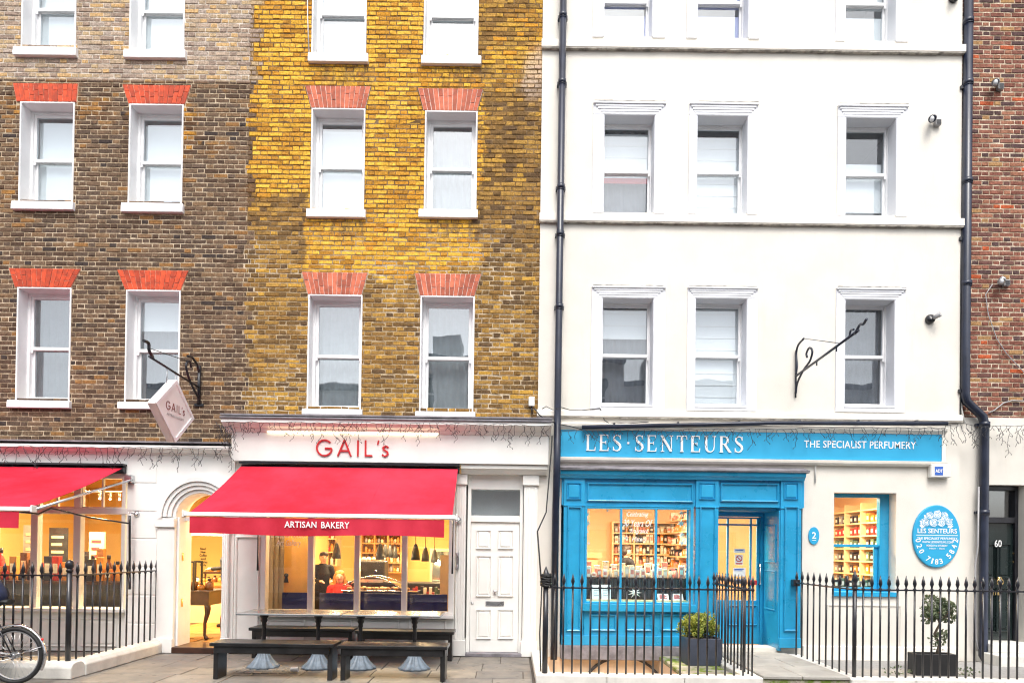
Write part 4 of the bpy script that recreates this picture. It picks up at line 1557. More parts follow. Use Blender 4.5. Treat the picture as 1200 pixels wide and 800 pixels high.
for xx in (W(853.5, 650, YDO).x, W(880.5, 650, YDO).x):
    m.box(xx - .014, xx + .014, YDO + .023, YDO + .061, gz0, gz1)
build(m, 'glazing_bar', M['blue'], dr)
panel('door_panel', (853, 708, 865, 732), YDO + .02, M['blue'], dr, MOULD, .8)
panel('door_panel', (872, 708, 887, 732), YDO + .02, M['blue'], dr, MOULD, .8)
m = MB()
p = [W(896 - 3, yy, YDO + .02) for yy in (661, 664, 682, 684)]
hx = W(891.8 - 2, 670, YDO).x
m.tube([(hx, YDO + .02, p[0].z), (hx, YDO - .05, p[0].z), (hx, YDO - .055, p[3].z), (hx, YDO + .02, p[3].z)], .011)
build(m, 'door_handle', M['chrome'], dr)
for nm, px, mt in (('sticker', (861, 647.5, 874, 642.5), 'paper'), ('no_smoking_sign', (862, 661.5, 871.5, 649.5), 'paper'), ('notice', (860, 675, 874.5, 665), 'paper'), ('notice', (862, 684, 871.5, 678), 'paper')):
    a, b, c, d = R(*px, YDO)
    s = MB(); s.box(a, b, YDO + .034, YDO + .0395, c, d)
    st = build(s, nm, M[mt], dr)
    if nm == 'no_smoking_sign':
        s = MB()
        cx, cz, r = (a + b) / 2, c + (d - c) * .62, (b - a) * .36
        s.ribbon(arc(cx, cz, r, r, 0, 360, 20), r * .25, YDO + .030, YDO + .0335, lambda u, q, y: (u, y, q))
        s.ribbon([(cx - r * .7, cz + r * .7), (cx + r * .7, cz - r * .7)], r * .25, YDO + .029, YDO + .0335, lambda u, q, y: (u, y, q))
        s.box(a + .012, b - .012, YDO + .031, YDO + .0335, c + .012, c + .03)
        build(s, 'print', M['blindred'], st)
    else:
        s = MB()
        s.box(a + .02, b - .03, YDO + .031, YDO + .0335, d - .028, d - .014)
        if d - c > .08: s.box(a + .02, b - .05, YDO + .031, YDO + .0335, d - .05, d - .04)
        build(s, 'print', M['text_blue'], st)
s = MB(); a, b, c, d = R(880, 685, 887, 679.5, YDO); s.box(a, b, YDO - .005, YDO + .0195, c, d); build(s, 'key_box', M['blindred'], dr)

# side window of the shop
X0, X1, Z0, Z1 = sw_op
yw = YS + .2
m = MB()
ax1 = W(1034.5, 640, yw).x
m.box(X0 + .001, X0 + .03, yw, yw + .1, Z0 + .05, Z1 - .001)
m.box(ax1 - .05, X1 - .001, yw, yw + .1, Z0 + .05, Z1 - .001)
m.box(X0 + .031, ax1 - .051, yw, yw + .1, Z1 - .06, Z1 - .001)
zm = W(1000, 639, yw).z
m.box(X0 + .031, ax1 - .051, yw + .02, yw + .06, zm - .022, zm + .022)
m.box(X0 + .031, ax1 - .051, yw + .05, yw + .09, Z0 + .05, Z0 + .11)
m.box(ax1 - .11, ax1 - .051, yw + .05, yw + .09, Z0 + .111, zm - .02)
m.box(X0 - .02, X1 + .02, YS - .04, yw + .08, Z0 - .02, Z0 + .049)
ssw = build(m, 'shop_window', M['blue'], white, .004)
g = MB(); g.box(X0 + .03, ax1 - .05, yw + .035, yw + .041, zm + .02, Z1 - .058); build(g, 'pane', M['glassshop'], ssw)
g = MB(); g.box(X0 + .03, ax1 - .11, yw + .065, yw + .071, Z0 + .108, zm - .02); build(g, 'pane', M['glassshop'], ssw)
# string and panel on the area wall
m = MB()
a, b, c, d = R(969, 764, 1056, 708, YS)
for (q0, q1, q2, q3) in ((a, b, d - .02, d), (a, a + .02, c, d - .021), (b - .02, b, c, d - .021)):
    m.box(q0, q1, YS - .014, YS + .01, q2, q3)
build(m, 'wall_moulding', M['stucco'], white)
m = MB()
zz = W(1030, 757, YS).z
m.box(shx1 + .02, XW1, YS - .03, YS + .01, .0, zz); build(m, 'plinth', M['ledge'], white, .006)
# framing of the name board
m = MB()
bz0, bz1 = W(880, 537.5, YS - .05).z, W(880, 506, YS - .05).z
bxa, bxb = W(657, 520, YS - .05).x, W(1104, 520, YS - .05).x
zt = W(880, 499, YS - .06).z
zl = W(880, 543.5, YS - .06).z
m.prism([(YS + .01, bz1), (YS - .05, bz1), (YS - .06, bz1 + .015), (YS - .10, bz1 + .05), (YS - .11, zt), (YS + .01, zt + .03)][::-1], 'x', XW0 + .28, bxb + .06)
m.prism([(YS + .01, zl), (YS - .06, zl), (YS - .09, zl + .03), (YS - .10, bz0 - .01), (YS - .04, bz0 - .001), (YS + .01, bz0 - .001)][::-1], 'x', XW0 + .28, bxb + .06)
m.box(bxb + .002, bxb + .06, YS - .05, YS + .01, bz0, bz1 - .001)
build(m, 'name_board_frame', M['ledge'], white, .004)

# name board
sb = thing('shop_sign', 'long blue name board with white serif lettering above the perfume shop', 'sign', (3.2, YS, bz0))
m = MB(); m.box(bxa + .002, bxb, YS - .045, YS - .001, bz0 + .001, bz1 - .001)
build(m, 'board', M['bluesign'], sb, .004)
letters(serif_glyph, 'LES.SENTEURS', *R(686.5, 529, 871, 510, YS - .05), YS - .045, M['text_white'], sb, gap=.20, thick=.014)
tx = MB()
add_text(tx, 'THE SPECIALIST PERFUMERY', *R(942.5, 525, 1073.5, 516.5, YS - .05), YS - .051, 0, .006, spacing=1.06, offset=.008)
build(tx, 'lettering', M['text_white'], sb)

# perfumery room
m = MB()
rx0, rx1, ry1 = XW0 + .12, XW1 - .2, 4.4
m.box(rx0, rx1, ry1, ry1 + .1, .0, 3.05)
m.box(rx0 - .1, rx0, .33, ry1 + .1, .0, 3.05)
m.box(rx1, rx1 + .1, .33, ry1 + .1, .0, 3.05)
build(m, 'room_wall', M['interior'], white)
m = MB(); m.box(rx0, rx1, .33, ry1, 2.86, 2.95); build(m, 'room_ceiling', M['ceiling'], white)
m = MB(); m.box(rx0, rx1, .325, ry1, .05, .149); build(m, 'room_floor', M['wood'], white)

# ------------------------------------------------------------------ the red brick house
red = thing('brick_house', 'dark red brick house with whitewashed base and black front door numbered 60', 'house', (9, .2, 0))
RX1 = 12.0
YRD = .05
m = MB()
rz0 = W(1165, 491, YRD).z
wall_mesh(m, XW1 + .002, RX1, rz0, ZTOP, [], YRD, .3)
build(m, 'wall', mortar_mat('red_mortar', 'red'), red)
brickwork(red, XW1 + .01, RX1, rz0, ZTOP, [], [], 'red', YRD)
dxl, dxr = W(1151, 650, YRD).x, W(1199, 650, YRD).x + .02
dzt = W(1175, 568, YRD).z
m = MB()
wall_mesh(m, XW1 + .003, RX1, .0, rz0 + .02, [(dxl, dxr, -.1, dzt)], YRD - .02, .3)
build(m, 'stucco_base', M['stucco'], red)
m = MB()
yd = YRD + .18
m.box(dxl, dxl + .05, yd - .05, yd + .1, .3, dzt)
m.box(dxr - .05, dxr, yd - .05, yd + .1, .3, dzt)
m.box(dxl + .05, dxr - .05, yd - .05, yd + .1, dzt - .07, dzt)
tr0 = W(1175, 606, yd).z
m.box(dxl + .05, dxr - .05, yd - .06, yd + .1, tr0 - .09, tr0)
df = build(m, 'door_frame', M['black'], red, .004)
g = MB(); g.box(dxl + .05, dxr - .05, yd + .03, yd + .036, tr0, dzt - .07); build(g, 'fanlight', M['glassup'], df)
m = MB(); m.box(dxl + .05, dxr - .05, yd, yd + .05, .32, tr0 - .09)
d6 = build(m, 'door', M['door'], red, .003)
for q in range(2):
    for (za, zb_) in ((.45, 1.15), (1.3, 1.85)):
        mm = MB(); xa = dxl + .09 + q * (dxr - dxl - .18) / 2
        rings(mm, xa + .01, xa + (dxr - dxl - .18) / 2 - .01, za, zb_, yd, FIELD); build(mm, 'door_panel', M['door'], d6)
tx = MB(); add_text(tx, '60', *R(1164, 640.5, 1172, 632.5, yd), yd - .036, 0, .012); build(tx, 'number', M['text_white'], d6)
c = W(1170, 677, yd)
m = MB(); m.ball((c.x, yd - .03, c.z), .035, 10, sc=(1.3, .8, .7)); m.tube([(c.x + .05 * math.cos(t), yd - .04, c.z - .0 - .06 + .05 * math.sin(t)) for t in [PI * 2 * i / 12 for i in range(12)]], .008, 6, closed=True)
build(m, 'knocker', M['brass'], d6)
m = MB(); a, b, cz, d = R(1163, 697, 1178, 692, yd); m.box(a, b, yd - .014, yd + .001, cz, d); build(m, 'letter_plate', M['brass'], d6, .003)
for zz in (W(1189, 648, yd).z, W(1189, 658, yd).z):
    m = MB(); xx = W(1188, 650, yd).x; m.ball((xx, yd - .01, zz), .022, 8); build(m, 'lock', M['brass'], d6)
m = MB(); m.box(dxl - .1, RX1, -.5, .3, .0, .17); m.box(dxl - .02, RX1, -.2, .301, .171, .31); build(m, 'doorstep', M['stonekerb'], red, .01)
shell(red, XW1 + .3, RX1, .31, 3.0, (.1, 3.1), 'hall')
mb = MB(); mb.box(XW1 + .003, RX1, YRD - .05, 6.2, ZTOP + .002, ZTOP + .15); build(mb, 'roof', M['lead'], red)

# ------------------------------------------------------------------ houses across the street, seen in the upper panes
M['grey'] = paint('grey_render', (.62, .63, .64), .8, .08, 1.5, .2, .2)
M['pale'] = paint('pale_render', (.74, .74, .73), .8, .08, 1.5, .2, .2)
M['roofslate'] = paint('roof_slate', (.10, .10, .12), .7, .3, 8, .3)
for (x0, x1, h, mt, lab) in ((-15, -4.6, 7.6, 'grey', 'low grey rendered house across the street, mirrored in the bakery windows'),
                             (-4.6, 4.2, 8.8, 'pale', 'tall pale rendered house across the street, mirrored in the upper panes'),
                             (4.2, 15, 7.9, 'grey', 'grey rendered house facing the perfume shop, mirrored in its upper panes')):
    o = thing('opposite_house', lab, 'house', ((x0 + x1) / 2, -15.2, 0), 'houses across the street')
    yo = -14.6
    ops = []
    nx = int((x1 - x0) / 2.2)
    for i in range(nx):
        for z in (.9, 4.0, 6.7):
            if z + 1.7 > h - .4: continue
            xx = x0 + (i + .5) * (x1 - x0) / nx
            ops.append((xx - .45, xx + .45, z, z + 1.6))
    m = MB(); wall_mesh(m, x0, x1, -.139, h, ops, yo, yo - .3)
    build(m, 'wall', M[mt], o)
    m = MB(); m.box(x0, x1, yo - 5, yo + .12, h + .001, h + .2); m.prism([(yo - .6, h + .2), (yo - 2.6, h + .9), (yo - 5, h + .2)], 'x', x0 + .3, x1 - .3); build(m, 'roof', M['roofslate'], o)
    m = MB(); m.box(x0 + 1.2, x0 + 2.4, yo - 3.2, yo - 2.2, h + .3, h + 1.6); build(m, 'chimney', M['pale'], o)
    for op in ops:
        m = MB(); m.box(op[0], op[1], yo - .16, yo - .2, op[2], op[3]); m2 = MB()
        for (a, b, c, d) in ((op[0] - .1, op[0] + .06, op[2], op[3] + .1), (op[1] - .06, op[1] + .1, op[2], op[3] + .1), (op[0] + .061, op[1] - .061, op[3] - .05, op[3] + .1), (op[0] + .061, op[1] - .061, (op[2] + op[3]) / 2 - .03, (op[2] + op[3]) / 2 + .03), (op[0] - .15, op[1] + .15, op[2] - .1, op[2])):
            m2.box(a, b, yo - .12, yo + .05, c, d)
        wn = build(m2, 'window', M['trim'], o)
        build(m, 'pane', M['charcoal'], wn)


# ------------------------------------------------------------------ awnings
def awning(label, xa_w, xb_w, zw, yw, xa_f, xb_f, zf, yf, val, loc):
    """canvas from the wall line (zw,yw) down to the front bar (zf,yf)"""
    o = thing('awning', label, 'awning', loc, 'red canvas awnings over the bakery')
    nx, ny = 24, 8
    m = MB()
    vs = []
    for k in range(2):
        for j in range(ny + 1):
            t = j / ny
            for i in range(nx + 1):
                u = i / nx
                x = (xa_w + (xb_w - xa_w) * u) * (1 - t) + (xa_f + (xb_f - xa_f) * u) * t
                sag = -.035 * math.sin(PI * t) * (.6 + .4 * math.cos(u * 25))
                vs.append((x, yw + (yf - yw) * t, zw + (zf - zw) * t + sag - k * .004))
    fs = []
    W_ = nx + 1
    o2 = (ny + 1) * W_
    for j in range(ny):
        for i in range(nx):
            q = (j * W_ + i, j * W_ + i + 1, (j + 1) * W_ + i + 1, (j + 1) * W_ + i)
            fs.append(q[::-1])
            fs.append(tuple(p + o2 for p in q))
    m.add(vs, fs, 0, True)
    build(m, 'canvas', M['canvas'], o)
    m = MB()
    m.box(xa_f - .05, xb_f + .05, yf - .05, yf + .03, zf - .05, zf + .005)
    m.box(xb_f + .05, xb_f + .075, yf - .06, yf + .04, zf - .065, zf + .025)
    m.box(xa_f - .075, xa_f - .05, yf - .06, yf + .04, zf - .065, zf + .025)
    build(m, 'front_bar', M['whitemetal'], o, .008)
    for q in range(1, int((xb_w - xa_w) / 1.15) + 1):
        u = q / (int((xb_w - xa_w) / 1.15) + 1)
        m = MB(); pl_, pr_ = [], []
        for jj in range(ny + 1):
            t = jj / ny
            x = (xa_w + (xb_w - xa_w) * u) * (1 - t) + (xa_f + (xb_f - xa_f) * u) * t
            zz = zw + (zf - zw) * t - .035 * math.sin(PI * t) * (.6 + .4 * math.cos(u * 25)) + .0015
            pl_.append((x - .012, yw + (yf - yw) * t, zz)); pr_.append((x + .012, yw + (yf - yw) * t, zz))
        k_ = ny + 1
        m.add(pl_ + pr_ + [(p_[0], p_[1], p_[2] - .004) for p_ in pl_ + pr_], [(k_ + jj, k_ + jj + 1, jj + 1, jj) for jj in range(ny)] + [(jj, jj + 1, 2 * k_ + jj + 1, 2 * k_ + jj) for jj in range(ny)] + [(k_ + jj + 1, k_ + jj, 3 * k_ + jj, 3 * k_ + jj + 1) for jj in range(ny)])
        build(m, 'seam', M['canvas'], o)
    v = MB()
    n = 60
    a, b = xa_f + .02, xb_f - .10
    vs, fs = [], []
    for i in range(n + 1):
        u = i / n
        x = a + (b - a) * u
        w1 = .012 * math.sin(u * 60)
        for (z, dy) in ((zf - .056, 0), (zf - .056 - val * .5, w1 * .6), (zf - .056 - val + .012 * math.sin(u * 9 + 1), w1)):
            vs.append((x, yf - .035 + dy, z))
            vs.append((x, yf - .031 + dy, z))
    for i in range(n):
        for r_ in range(2):
            p = i * 6 + r_ * 2
            fs.append((p, p + 2, p + 8, p + 6)[::-1])
            fs.append((p + 1, p + 7, p + 9, p + 3)[::-1])
    v.add(vs, fs, 0, True)
    vl = build(v, 'valance', M['canvas'], o)
    m = MB()
    m.tube([(xa_w, yw + .03, zw - .03), (xb_w + .02, yw + .03, zw - .03)], .055, 12)
    m.box(xa_w - .02, xb_w + .03, yw - .06, yw + .12, zw + .03, zw + .06)
    build(m, 'roller', M['black'], o)
    for xs, s in ((xb_w - .25, -1), (xa_w + .25, 1)):
        e = Vector((xs + s * .55, (yw + yf) / 2, (zw + zf) / 2 - .16))
        m = MB()
        m.tube([(xs, yw + .02, zw - .10), e], .024, 8)
        m.tube([e, (xs + s * .05, yf + .02, zf - .03)], .02, 8)
        m.ball(e, .034, 8)
        build(m, 'arm', M['whitemetal'], o)
    return o, vl


ya_f = -1.75
xa_f, xb_f, zf = W(222, 600, ya_f).x, W(530, 606, ya_f).x, W(376, 602, ya_f).z
aw, vl = awning('wide red awning lettered with white bakery words over the benches', W(283, 547, -.3).x, W(536.5, 547, -.3).x, W(410, 547, -.3).z, -.3, xa_f, xb_f, zf, ya_f, .225, (-2.5, -.3, 2.9))
tx = MB()
add_text(tx, 'ARTISAN', *R(333.5, 618.0, 371, 610.5, ya_f - .05), ya_f - .056, 0, .003, offset=.012, spacing=1.05)
build(tx, 'lettering', M['text_white'], vl)
tx = MB()
add_text(tx, 'BAKERY', *R(376.5, 618.6, 409.5, 611.1, ya_f - .05), ya_f - .056, 0, .003, offset=.012, spacing=1.05)
build(tx, 'lettering', M['text_white'], vl)
yl_f = -2.15
aw2, vl2 = awning('red awning over the left bakery window running out of view', DX0 - .2, W(144, 547, -.14).x, W(72, 547, -.14).z, -.14, DX0 - 1.2, W(34, 594, yl_f).x, W(20, 594, yl_f).z, yl_f, .20, (-7.5, -.14, 2.9))
# wall arm of the left awning and its black strut rod
o = thing('awning_strut', 'silver and black awning struts fixed to the white pier beside the left window', 'strut', W(158, 600, YG))
m = MB()
m.tube([W(155, 562, YG - .05), W(110, 575, -1.0), W(40, 597, yl_f + .05)], .018, 8)
m.box(W(150, 560, YG).x, W(158, 560, YG).x, YG - .10, YG - .003, W(155, 566, YG).z, W(155, 557, YG).z)
build(m, 'stay', M['steel'], o)
m = MB()
m.tube([W(152, 613, YG - .15), W(105, 606, -.8), W(60, 595, -1.5), W(45, 602, -1.7), W(15, 598, -2.1)], .012, 8)
build(m, 'rod', M['black'], o)
o = thing('crank_pole', 'black winding pole hanging from a round silver hook on the white pier', 'pole', W(152, 690, YG))
m = MB()
m.tube([W(152, 604, YG - .15), W(152, 612, YG - .15), W(152, 690, YG - .15)], .018, 8)
m.tube([W(152, 676, YG - .15), W(152, 690, YG - .15)], .02, 8)
build(m, 'pole', M['black'], o)
c = W(161, 602, YG)
m = MB()
m.lathe([(0, 0), (.045, .0), (.045, .02), (.02, .045), (0, .05)], (0, 0, 0), 14)
m.v = [(c.x + v[0], YG - .002 - v[2], c.z + v[1]) for v in m.v]
m.tube([(c.x, YG - .03, c.z), (c.x - .06, YG - .10, c.z + .02), W(152.5, 606, YG - .15)], .012, 8)
build(m, 'hook', M['steel'], o)
# the crank pole beside the main awning
o = thing('crank_pole', 'thin black winding pole hanging under the left end of the main awning', 'pole', W(302, 668, -.35))
m = MB(); m.tube([W(302.5, 620, -.35), W(302, 650, -.35), W(302, 668, -.35)], [.010, .010, .018], 8); build(m, 'pole', M['black'], o)
o = thing('crank_pole', 'thin black winding pole hanging under the right end of the main awning', 'pole', W(531, 672, -.35))
m = MB(); m.tube([W(531, 609, -.35), W(530.5, 640, -.35), W(530, 672, -.35)], [.010, .010, .014], 8); build(m, 'pole', M['black'], o)
c = W(537, 609, YD - .02)
o = thing('winder_box', 'round silver awning winder on the pilaster beside the white house door', 'winder', c)
m = MB(); m.lathe([(0, 0), (.05, 0), (.05, .03), (.025, .06), (0, .062)], (0, 0, 0), 14); m.v = [(c.x + v[0], YD - .013 - v[2], c.z + v[1]) for v in m.v]
build(m, 'housing', M['steel'], o)
m = MB(); m.tube([(c.x, YD - .07, c.z), (c.x - .03, YD - .11, c.z - .05)], .01, 6); build(m, 'eye', M['chrome'], o)
c = W(536.5, 657, YD)
o = thing('wall_cleat', 'small silver rope cleat screwed to the fluted pilaster beside the door', 'cleat', c)
m = MB()
m.box(c.x - .02, c.x + .02, YD - .03, YD - .013, c.z - .13, c.z + .13)
build(m, 'plate', M['steel'], o, .004)
for s in (-1, 1):
    m = MB(); m.tube([(c.x, YD - .03, c.z + s * .06), (c.x, YD - .07, c.z + s * .08), (c.x - .02, YD - .08, c.z + s * .13)], .014, 6); build(m, 'horn', M['plasticgrey'], o)


# ------------------------------------------------------------------ hanging sign and brackets
XS = -4.92
br = thing('sign_bracket', 'black scrolled iron bracket on the brickwork carrying the white diamond sign', 'bracket', (XS, 0, 4.1))
pa = lambda y, z: (XS, y, z)
m = MB()
m.tube([pa(-.03, 3.86), pa(-.03, 4.46)], .026, 8)
m.box(XS - .07, XS + .07, -.03, -.005, 3.83, 3.87)
build(m, 'wall_plate', M['black'], br)
m = MB(); m.tube([pa(-.03, 4.12), pa(-.7, 4.15), pa(-1.5, 4.19)], .016, 8); build(m, 'arm', M['black'], br)
m = MB()
m.tube(cr([pa(-.03, 3.95), pa(-.22, 4.06), pa(-.40, 4.22), pa(-.46, 4.36), pa(-.36, 4.44), pa(-.30, 4.36)]), .018, 8)
m.tube(cr([pa(-.03, 4.34), pa(-.12, 4.46), pa(-.28, 4.52), pa(-.42, 4.50)]), .019, 8)
m.tube(cr([pa(-1.40, 4.20), pa(-1.50, 4.27), pa(-1.52, 4.36), pa(-1.64, 4.36)]), .022, 8)
build(m, 'scroll', M['black'], br)
m = MB(); m.tube([pa(-.2, 4.45), pa(-1.5, 4.30)], .006, 6); build(m, 'stay_wire', M['black'], br)
sg = thing('hanging_sign', 'white diamond shaped hanging sign with thin red lettering on its face', 'sign', (XS, -.92, 3.58))
cy, cz, hy, hz = -.90, 3.575, .56, .45
m = MB()
dm = [(cy - hy, cz), (cy, cz - hz), (cy + hy, cz), (cy, cz + hz)]
m.prism(dm, 'x', XS - .045, XS + .07)
build(m, 'box', paint('sign_box_cream', (.87, .87, .85), .45, .04, 3, .03), sg, .008)
m = MB()
for k in range(4):
    a, b = dm[k], dm[(k + 1) % 4]
    i0 = (cy + (a[0] - cy) * .86, cz + (a[1] - cz) * .86)
    i1 = (cy + (b[0] - cy) * .86, cz + (b[1] - cz) * .86)
    m.prism([a, b, i1, i0], 'x', XS + .0705, XS + .085)
build(m, 'rim', M['trim'], sg)
toX = lambda u, q, y: (XS - y, u, q)
lt = letters(lambda c: sans_glyph(c, .10), "GAIL's", cy - .27, cy + .27, cz - .02, cz + .095, -.0705, M['text_brown'], sg, gap=.30, thick=.006, to3=toX)
tx = MB(); add_text(tx, 'ARTISAN BAKERY', cy - .25, cy + .25, cz - .10, cz - .065, -.076, 0, .005, to3=toX); build(tx, 'small_lettering', M['text_grey'], sg)
for dy in (-.12, .12):
    m = MB(); m.tube([pa(cy + dy, cz + hz - .1), pa(cy + dy, 4.17)], .007, 6); build(m, 'hanger', M['steel'], sg)

XE = W(932, 440, YS).x
br = thing('sign_bracket', 'empty wrought iron sign bracket with scroll on the white stucco wall', 'bracket', (XE, YS, 4.3))
pe = lambda y, z: (XE, YS - y, z)
z0, z1 = W(931, 466, YS).z, W(931, 411, YS).z
za = W(934, 441, YS).z
zt = W(1008, 387, -1.98).z
m = MB(); m.tube([pe(.02, z0), pe(.025, (z0 + z1) / 2), pe(.02, z1)], .014, 8); build(m, 'wall_plate', M['pipe'], br)
m = MB(); m.tube([pe(.02, za), pe(1.0, (za + zt) / 2), pe(1.94, zt)], .018, 8); build(m, 'arm', M['pipe'], br)
m = MB()
m.tube(cr([pe(.02, z0 + .06), pe(.08, za - .12), pe(.3, za + .02), pe(.52, za + .10), pe(.60, za + .22), pe(.50, za + .30), pe(.40, za + .25), pe(.42, za + .18)]), .016, 8)
m.tube(cr([pe(.02, za), pe(.06, za + .15), pe(.03, z1 - .05), pe(.10, z1 + .06), pe(.30, z1 + .10)]), .016, 8)
m.tube([pe(.30, z1 + .10), pe(1.5, z1 - .34)], .005, 6)
m.tube(cr([pe(1.85, zt - .02), pe(1.97, zt + .06), pe(2.06, zt + .04), pe(2.14, zt + .08)]), .018, 8)
m.tube(cr([pe(1.70, zt - .02), pe(1.74, zt + .06), pe(1.82, zt + .05)]), .013, 8)
build(m, 'scroll', M['pipe'], br)
for yy in (.75, 1.35):
    m = MB(); zz = za + (zt - za) * yy / 1.94; m.tube([pe(yy, zz - .02), pe(yy, zz - .07)], .012, 6); build(m, 'lug', M['pipe'], br)


# ------------------------------------------------------------------ drainpipes, cables, lights on the walls
def pipe(label, pts, r, collars, name='drainpipe', mat='pipe', cat='drainpipe', group=None, ysh=-.0):
    o = thing(name, label, cat, pts[-1], group)
    m = MB(); m.tube(pts, r, 14)
    build(m, 'pipe', M[mat], o)
    for c in collars:
        m = MB()
        m.tube([(c[0], c[1], c[2] - .035), (c[0], c[1], c[2] + .035)], r * 1.16, 14)
        m.tube([(c[0], c[1], c[2] - .055), (c[0], c[1], c[2] - .035)], r * 1.10, 14)
        build(m, 'collar', M[mat], o)
        m = MB(); m.box(c[0] - r * 1.4, c[0] + r * 1.4, c[1] + r * .6, c[1] + r + .06, c[2] - .022, c[2] + .022)
        build(m, 'bracket', M[mat], o)
    return o


yp = YS - .13
P = [W(656.5, -150, yp), W(655.5, 100, yp), W(654, 260, yp), W(653, 480, yp)]
xp = P[-1].x + .006
pts = [(xp + .012, yp, P[0].z), (xp, yp, P[-1].z), (xp - .0, yp, W(653, 500, yp).z)]
yp2 = yp - .16
pts2 = pts + [(xp - .01, yp2, W(652, 520, yp2).z), (xp - .012, yp2, W(651, 560, yp2).z), (xp - .012, yp, W(651, 600, yp).z), (xp - .012, yp, -.02)]
cols = [(xp + .008, yp, W(655, q, yp).z) for q in (18, 96, 219, 274, 359)]
pipe('blue-black drainpipe running down the joint between yellow brick and white stucco', pts2, .054, cols)
ypr = YRD - .12
top = W(1134, 0, ypr)
xr0 = W(1131, 460, ypr).x
xr1 = W(1153, 620, ypr).x
pts = [(xr0 + .02, ypr, W(1134, -150, ypr).z), (xr0, ypr, W(1131, 462, ypr).z), (xr0 + .02, ypr, W(1132, 470, ypr).z), (xr1 - .03, ypr, W(1150, 488, ypr).z), (xr1, ypr, W(1153, 498, ypr).z), (xr1, ypr, .12), (xr1 + .02, ypr - .05, .04)]
cols = [(xr0 + .012, ypr, W(1132, q, ypr).z) for q in (25, 97, 212, 332)] + [(xr1, ypr, W(1153, q, ypr).z) for q in (497, 600)]
pipe('black drainpipe with a dog-leg bend beside the dark red brick', pts, .066, cols)
xt = XW1 + .035
o = thing('cable', 'thin white pipe and black cable running beside the dog-leg drainpipe', 'cable', (xt, 0, 3.6))
m = MB(); m.tube([(xt + .02, -.02, 12), (xt - .0, -.02, W(1124, 480, 0).z), (xt + .05, -.03, W(1130, 497, 0).z)], .018, 8); build(m, 'white_pipe', M['plasticwhite'], o)
m = MB(); m.tube([(xt + .0, -.05, 12), (xt - .035, -.05, W(1122, 330, 0).z), (xt - .03, -.05, W(1122, 490, 0).z)], .011, 8); build(m, 'black_cable', M['black'], o)
for q in (103, 280, 458):
    m = MB(); p = W(1122, q, -.05); m.box(xt - .07, xt + .02, -.075, -.02, p.z - .025, p.z + .025); build(m, 'clip', M['black'], o)
o = thing('cable', 'grey cable and bracket on the white wall low beside the black front door', 'cable', W(1147, 700, YS))
m = MB(); m.tube([W(1147, 570, YS - .03), W(1146, 640, YS - .03), W(1143, 660, YS - .04), W(1143, 745, YS - .03), W(1146, 760, YS - .03)], .013, 8); build(m, 'cable', M['plasticgrey'], o)

o = thing('cable_trunking', 'long black pipe clipped above the blue perfumery name board', 'pipe', W(890, 497, YS - .12))
m = MB(); m.tube([W(682, 500.5, YS - .13), W(900, 495.5, YS - .13), W(1110, 496, YS - .13)], .033, 10); build(m, 'pipe', M['pipe'], o)
for q in (717, 792, 864, 935, 1004, 1073):
    c = W(q, 496 + (900 - q) * .02 * (q < 900), YS - .13)
    m = MB(); m.tube([c, (c.x + .04, YS - .11, c.z + .045), (c.x + .05, YS - .02, c.z + .05)], .018, 6); build(m, 'clip', M['black'], o)
o = thing('cable', 'thin loose cable looping from the drainpipe across the stucco above the name board', 'cable', W(700, 485, YS))
m = MB()
ps = [(657, 477), (668, 480), (682, 480.5), (695, 479), (703, 478), (706, 484), (708, 492), (714, 496), (722, 495), (735, 496), (760, 494)]
m.tube([W(x, y, YS - .03) for x, y in ps], .007, 6); build(m, 'cable', M['black'], o)
o = thing('cable', 'black cable sagging round the corner pipe beneath the small white wall box', 'cable', W(640, 490, -.3))
m = MB()
m.tube([W(x, y, -.33) for x, y in ((626, 478), (632, 486), (641, 492), (650, 495))] , .010, 6)
m.tube([W(x, y, -.35) for x, y in ((635, 479), (640, 476), (648, 480), (656, 478))], .007, 6)
m.tube([W(x, y, -.30) for x, y in ((655, 497), (668, 499), (682, 503))], .008, 6)
build(m, 'cable', M['black'], o)

for lab, px, wall in (('small grey floodlight with sensor box on white stucco', (1092, 146), YS), ('small floodlight on dark red brick near the top', (1165, 104), YRD), ('grey floodlight with cable on dark red brick', (1172, 333), YRD)):
    c = W(px[0], px[1], wall)
    o = thing('floodlight', lab, 'floodlight', c, 'small lamps fixed to the walls')
    m = MB(); m.box(c.x + .02, c.x + .115, wall - .07, wall - .004, c.z - .045, c.z + .05); build(m, 'sensor', M['plasticgrey'], o, .01)
    m = MB(); m.box(c.x + .035, c.x + .10, wall - .075, wall - .071, c.z - .03, c.z + .035); build(m, 'lens', M['charcoal'], o)
    m = MB(); m.tube([(c.x + .0, wall - .05, c.z + .07), (c.x - .045, wall - .11, c.z + .03), (c.x - .10, wall - .17, c.z - .02)], [.035, .05, .055], 12); build(m, 'lamp_body', M['pipe' if wall == YS else 'steel'], o)
    m = MB(); m.ball((c.x - .103, wall - .172, c.z - .022), .046, 10, sc=(.7, .8, 1)); build(m, 'lamp_glass', M['brasslens'], o)
c = W(1089, 374.5, YS)
o = thing('bulkhead_lamp', 'round black eyeball lamp on the white stucco by the iron bracket', 'lamp', c, 'small lamps fixed to the walls')
m = MB(); m.lathe([(.0, 0), (.07, .0), (.075, .03), (.055, .07), (0, .08)], (0, 0, 0), 16); m.v = [(c.x + v[0], YS - .002 - v[2], c.z + v[1]) for v in m.v]; build(m, 'base', M['black'], o)
m = MB(); m.tube([(c.x + .02, YS - .07, c.z), (c.x + .08, YS - .15, c.z + .04)], [.03, .045], 10); build(m, 'head', M['plasticgrey'], o)
c = W(1115, -1, YS)
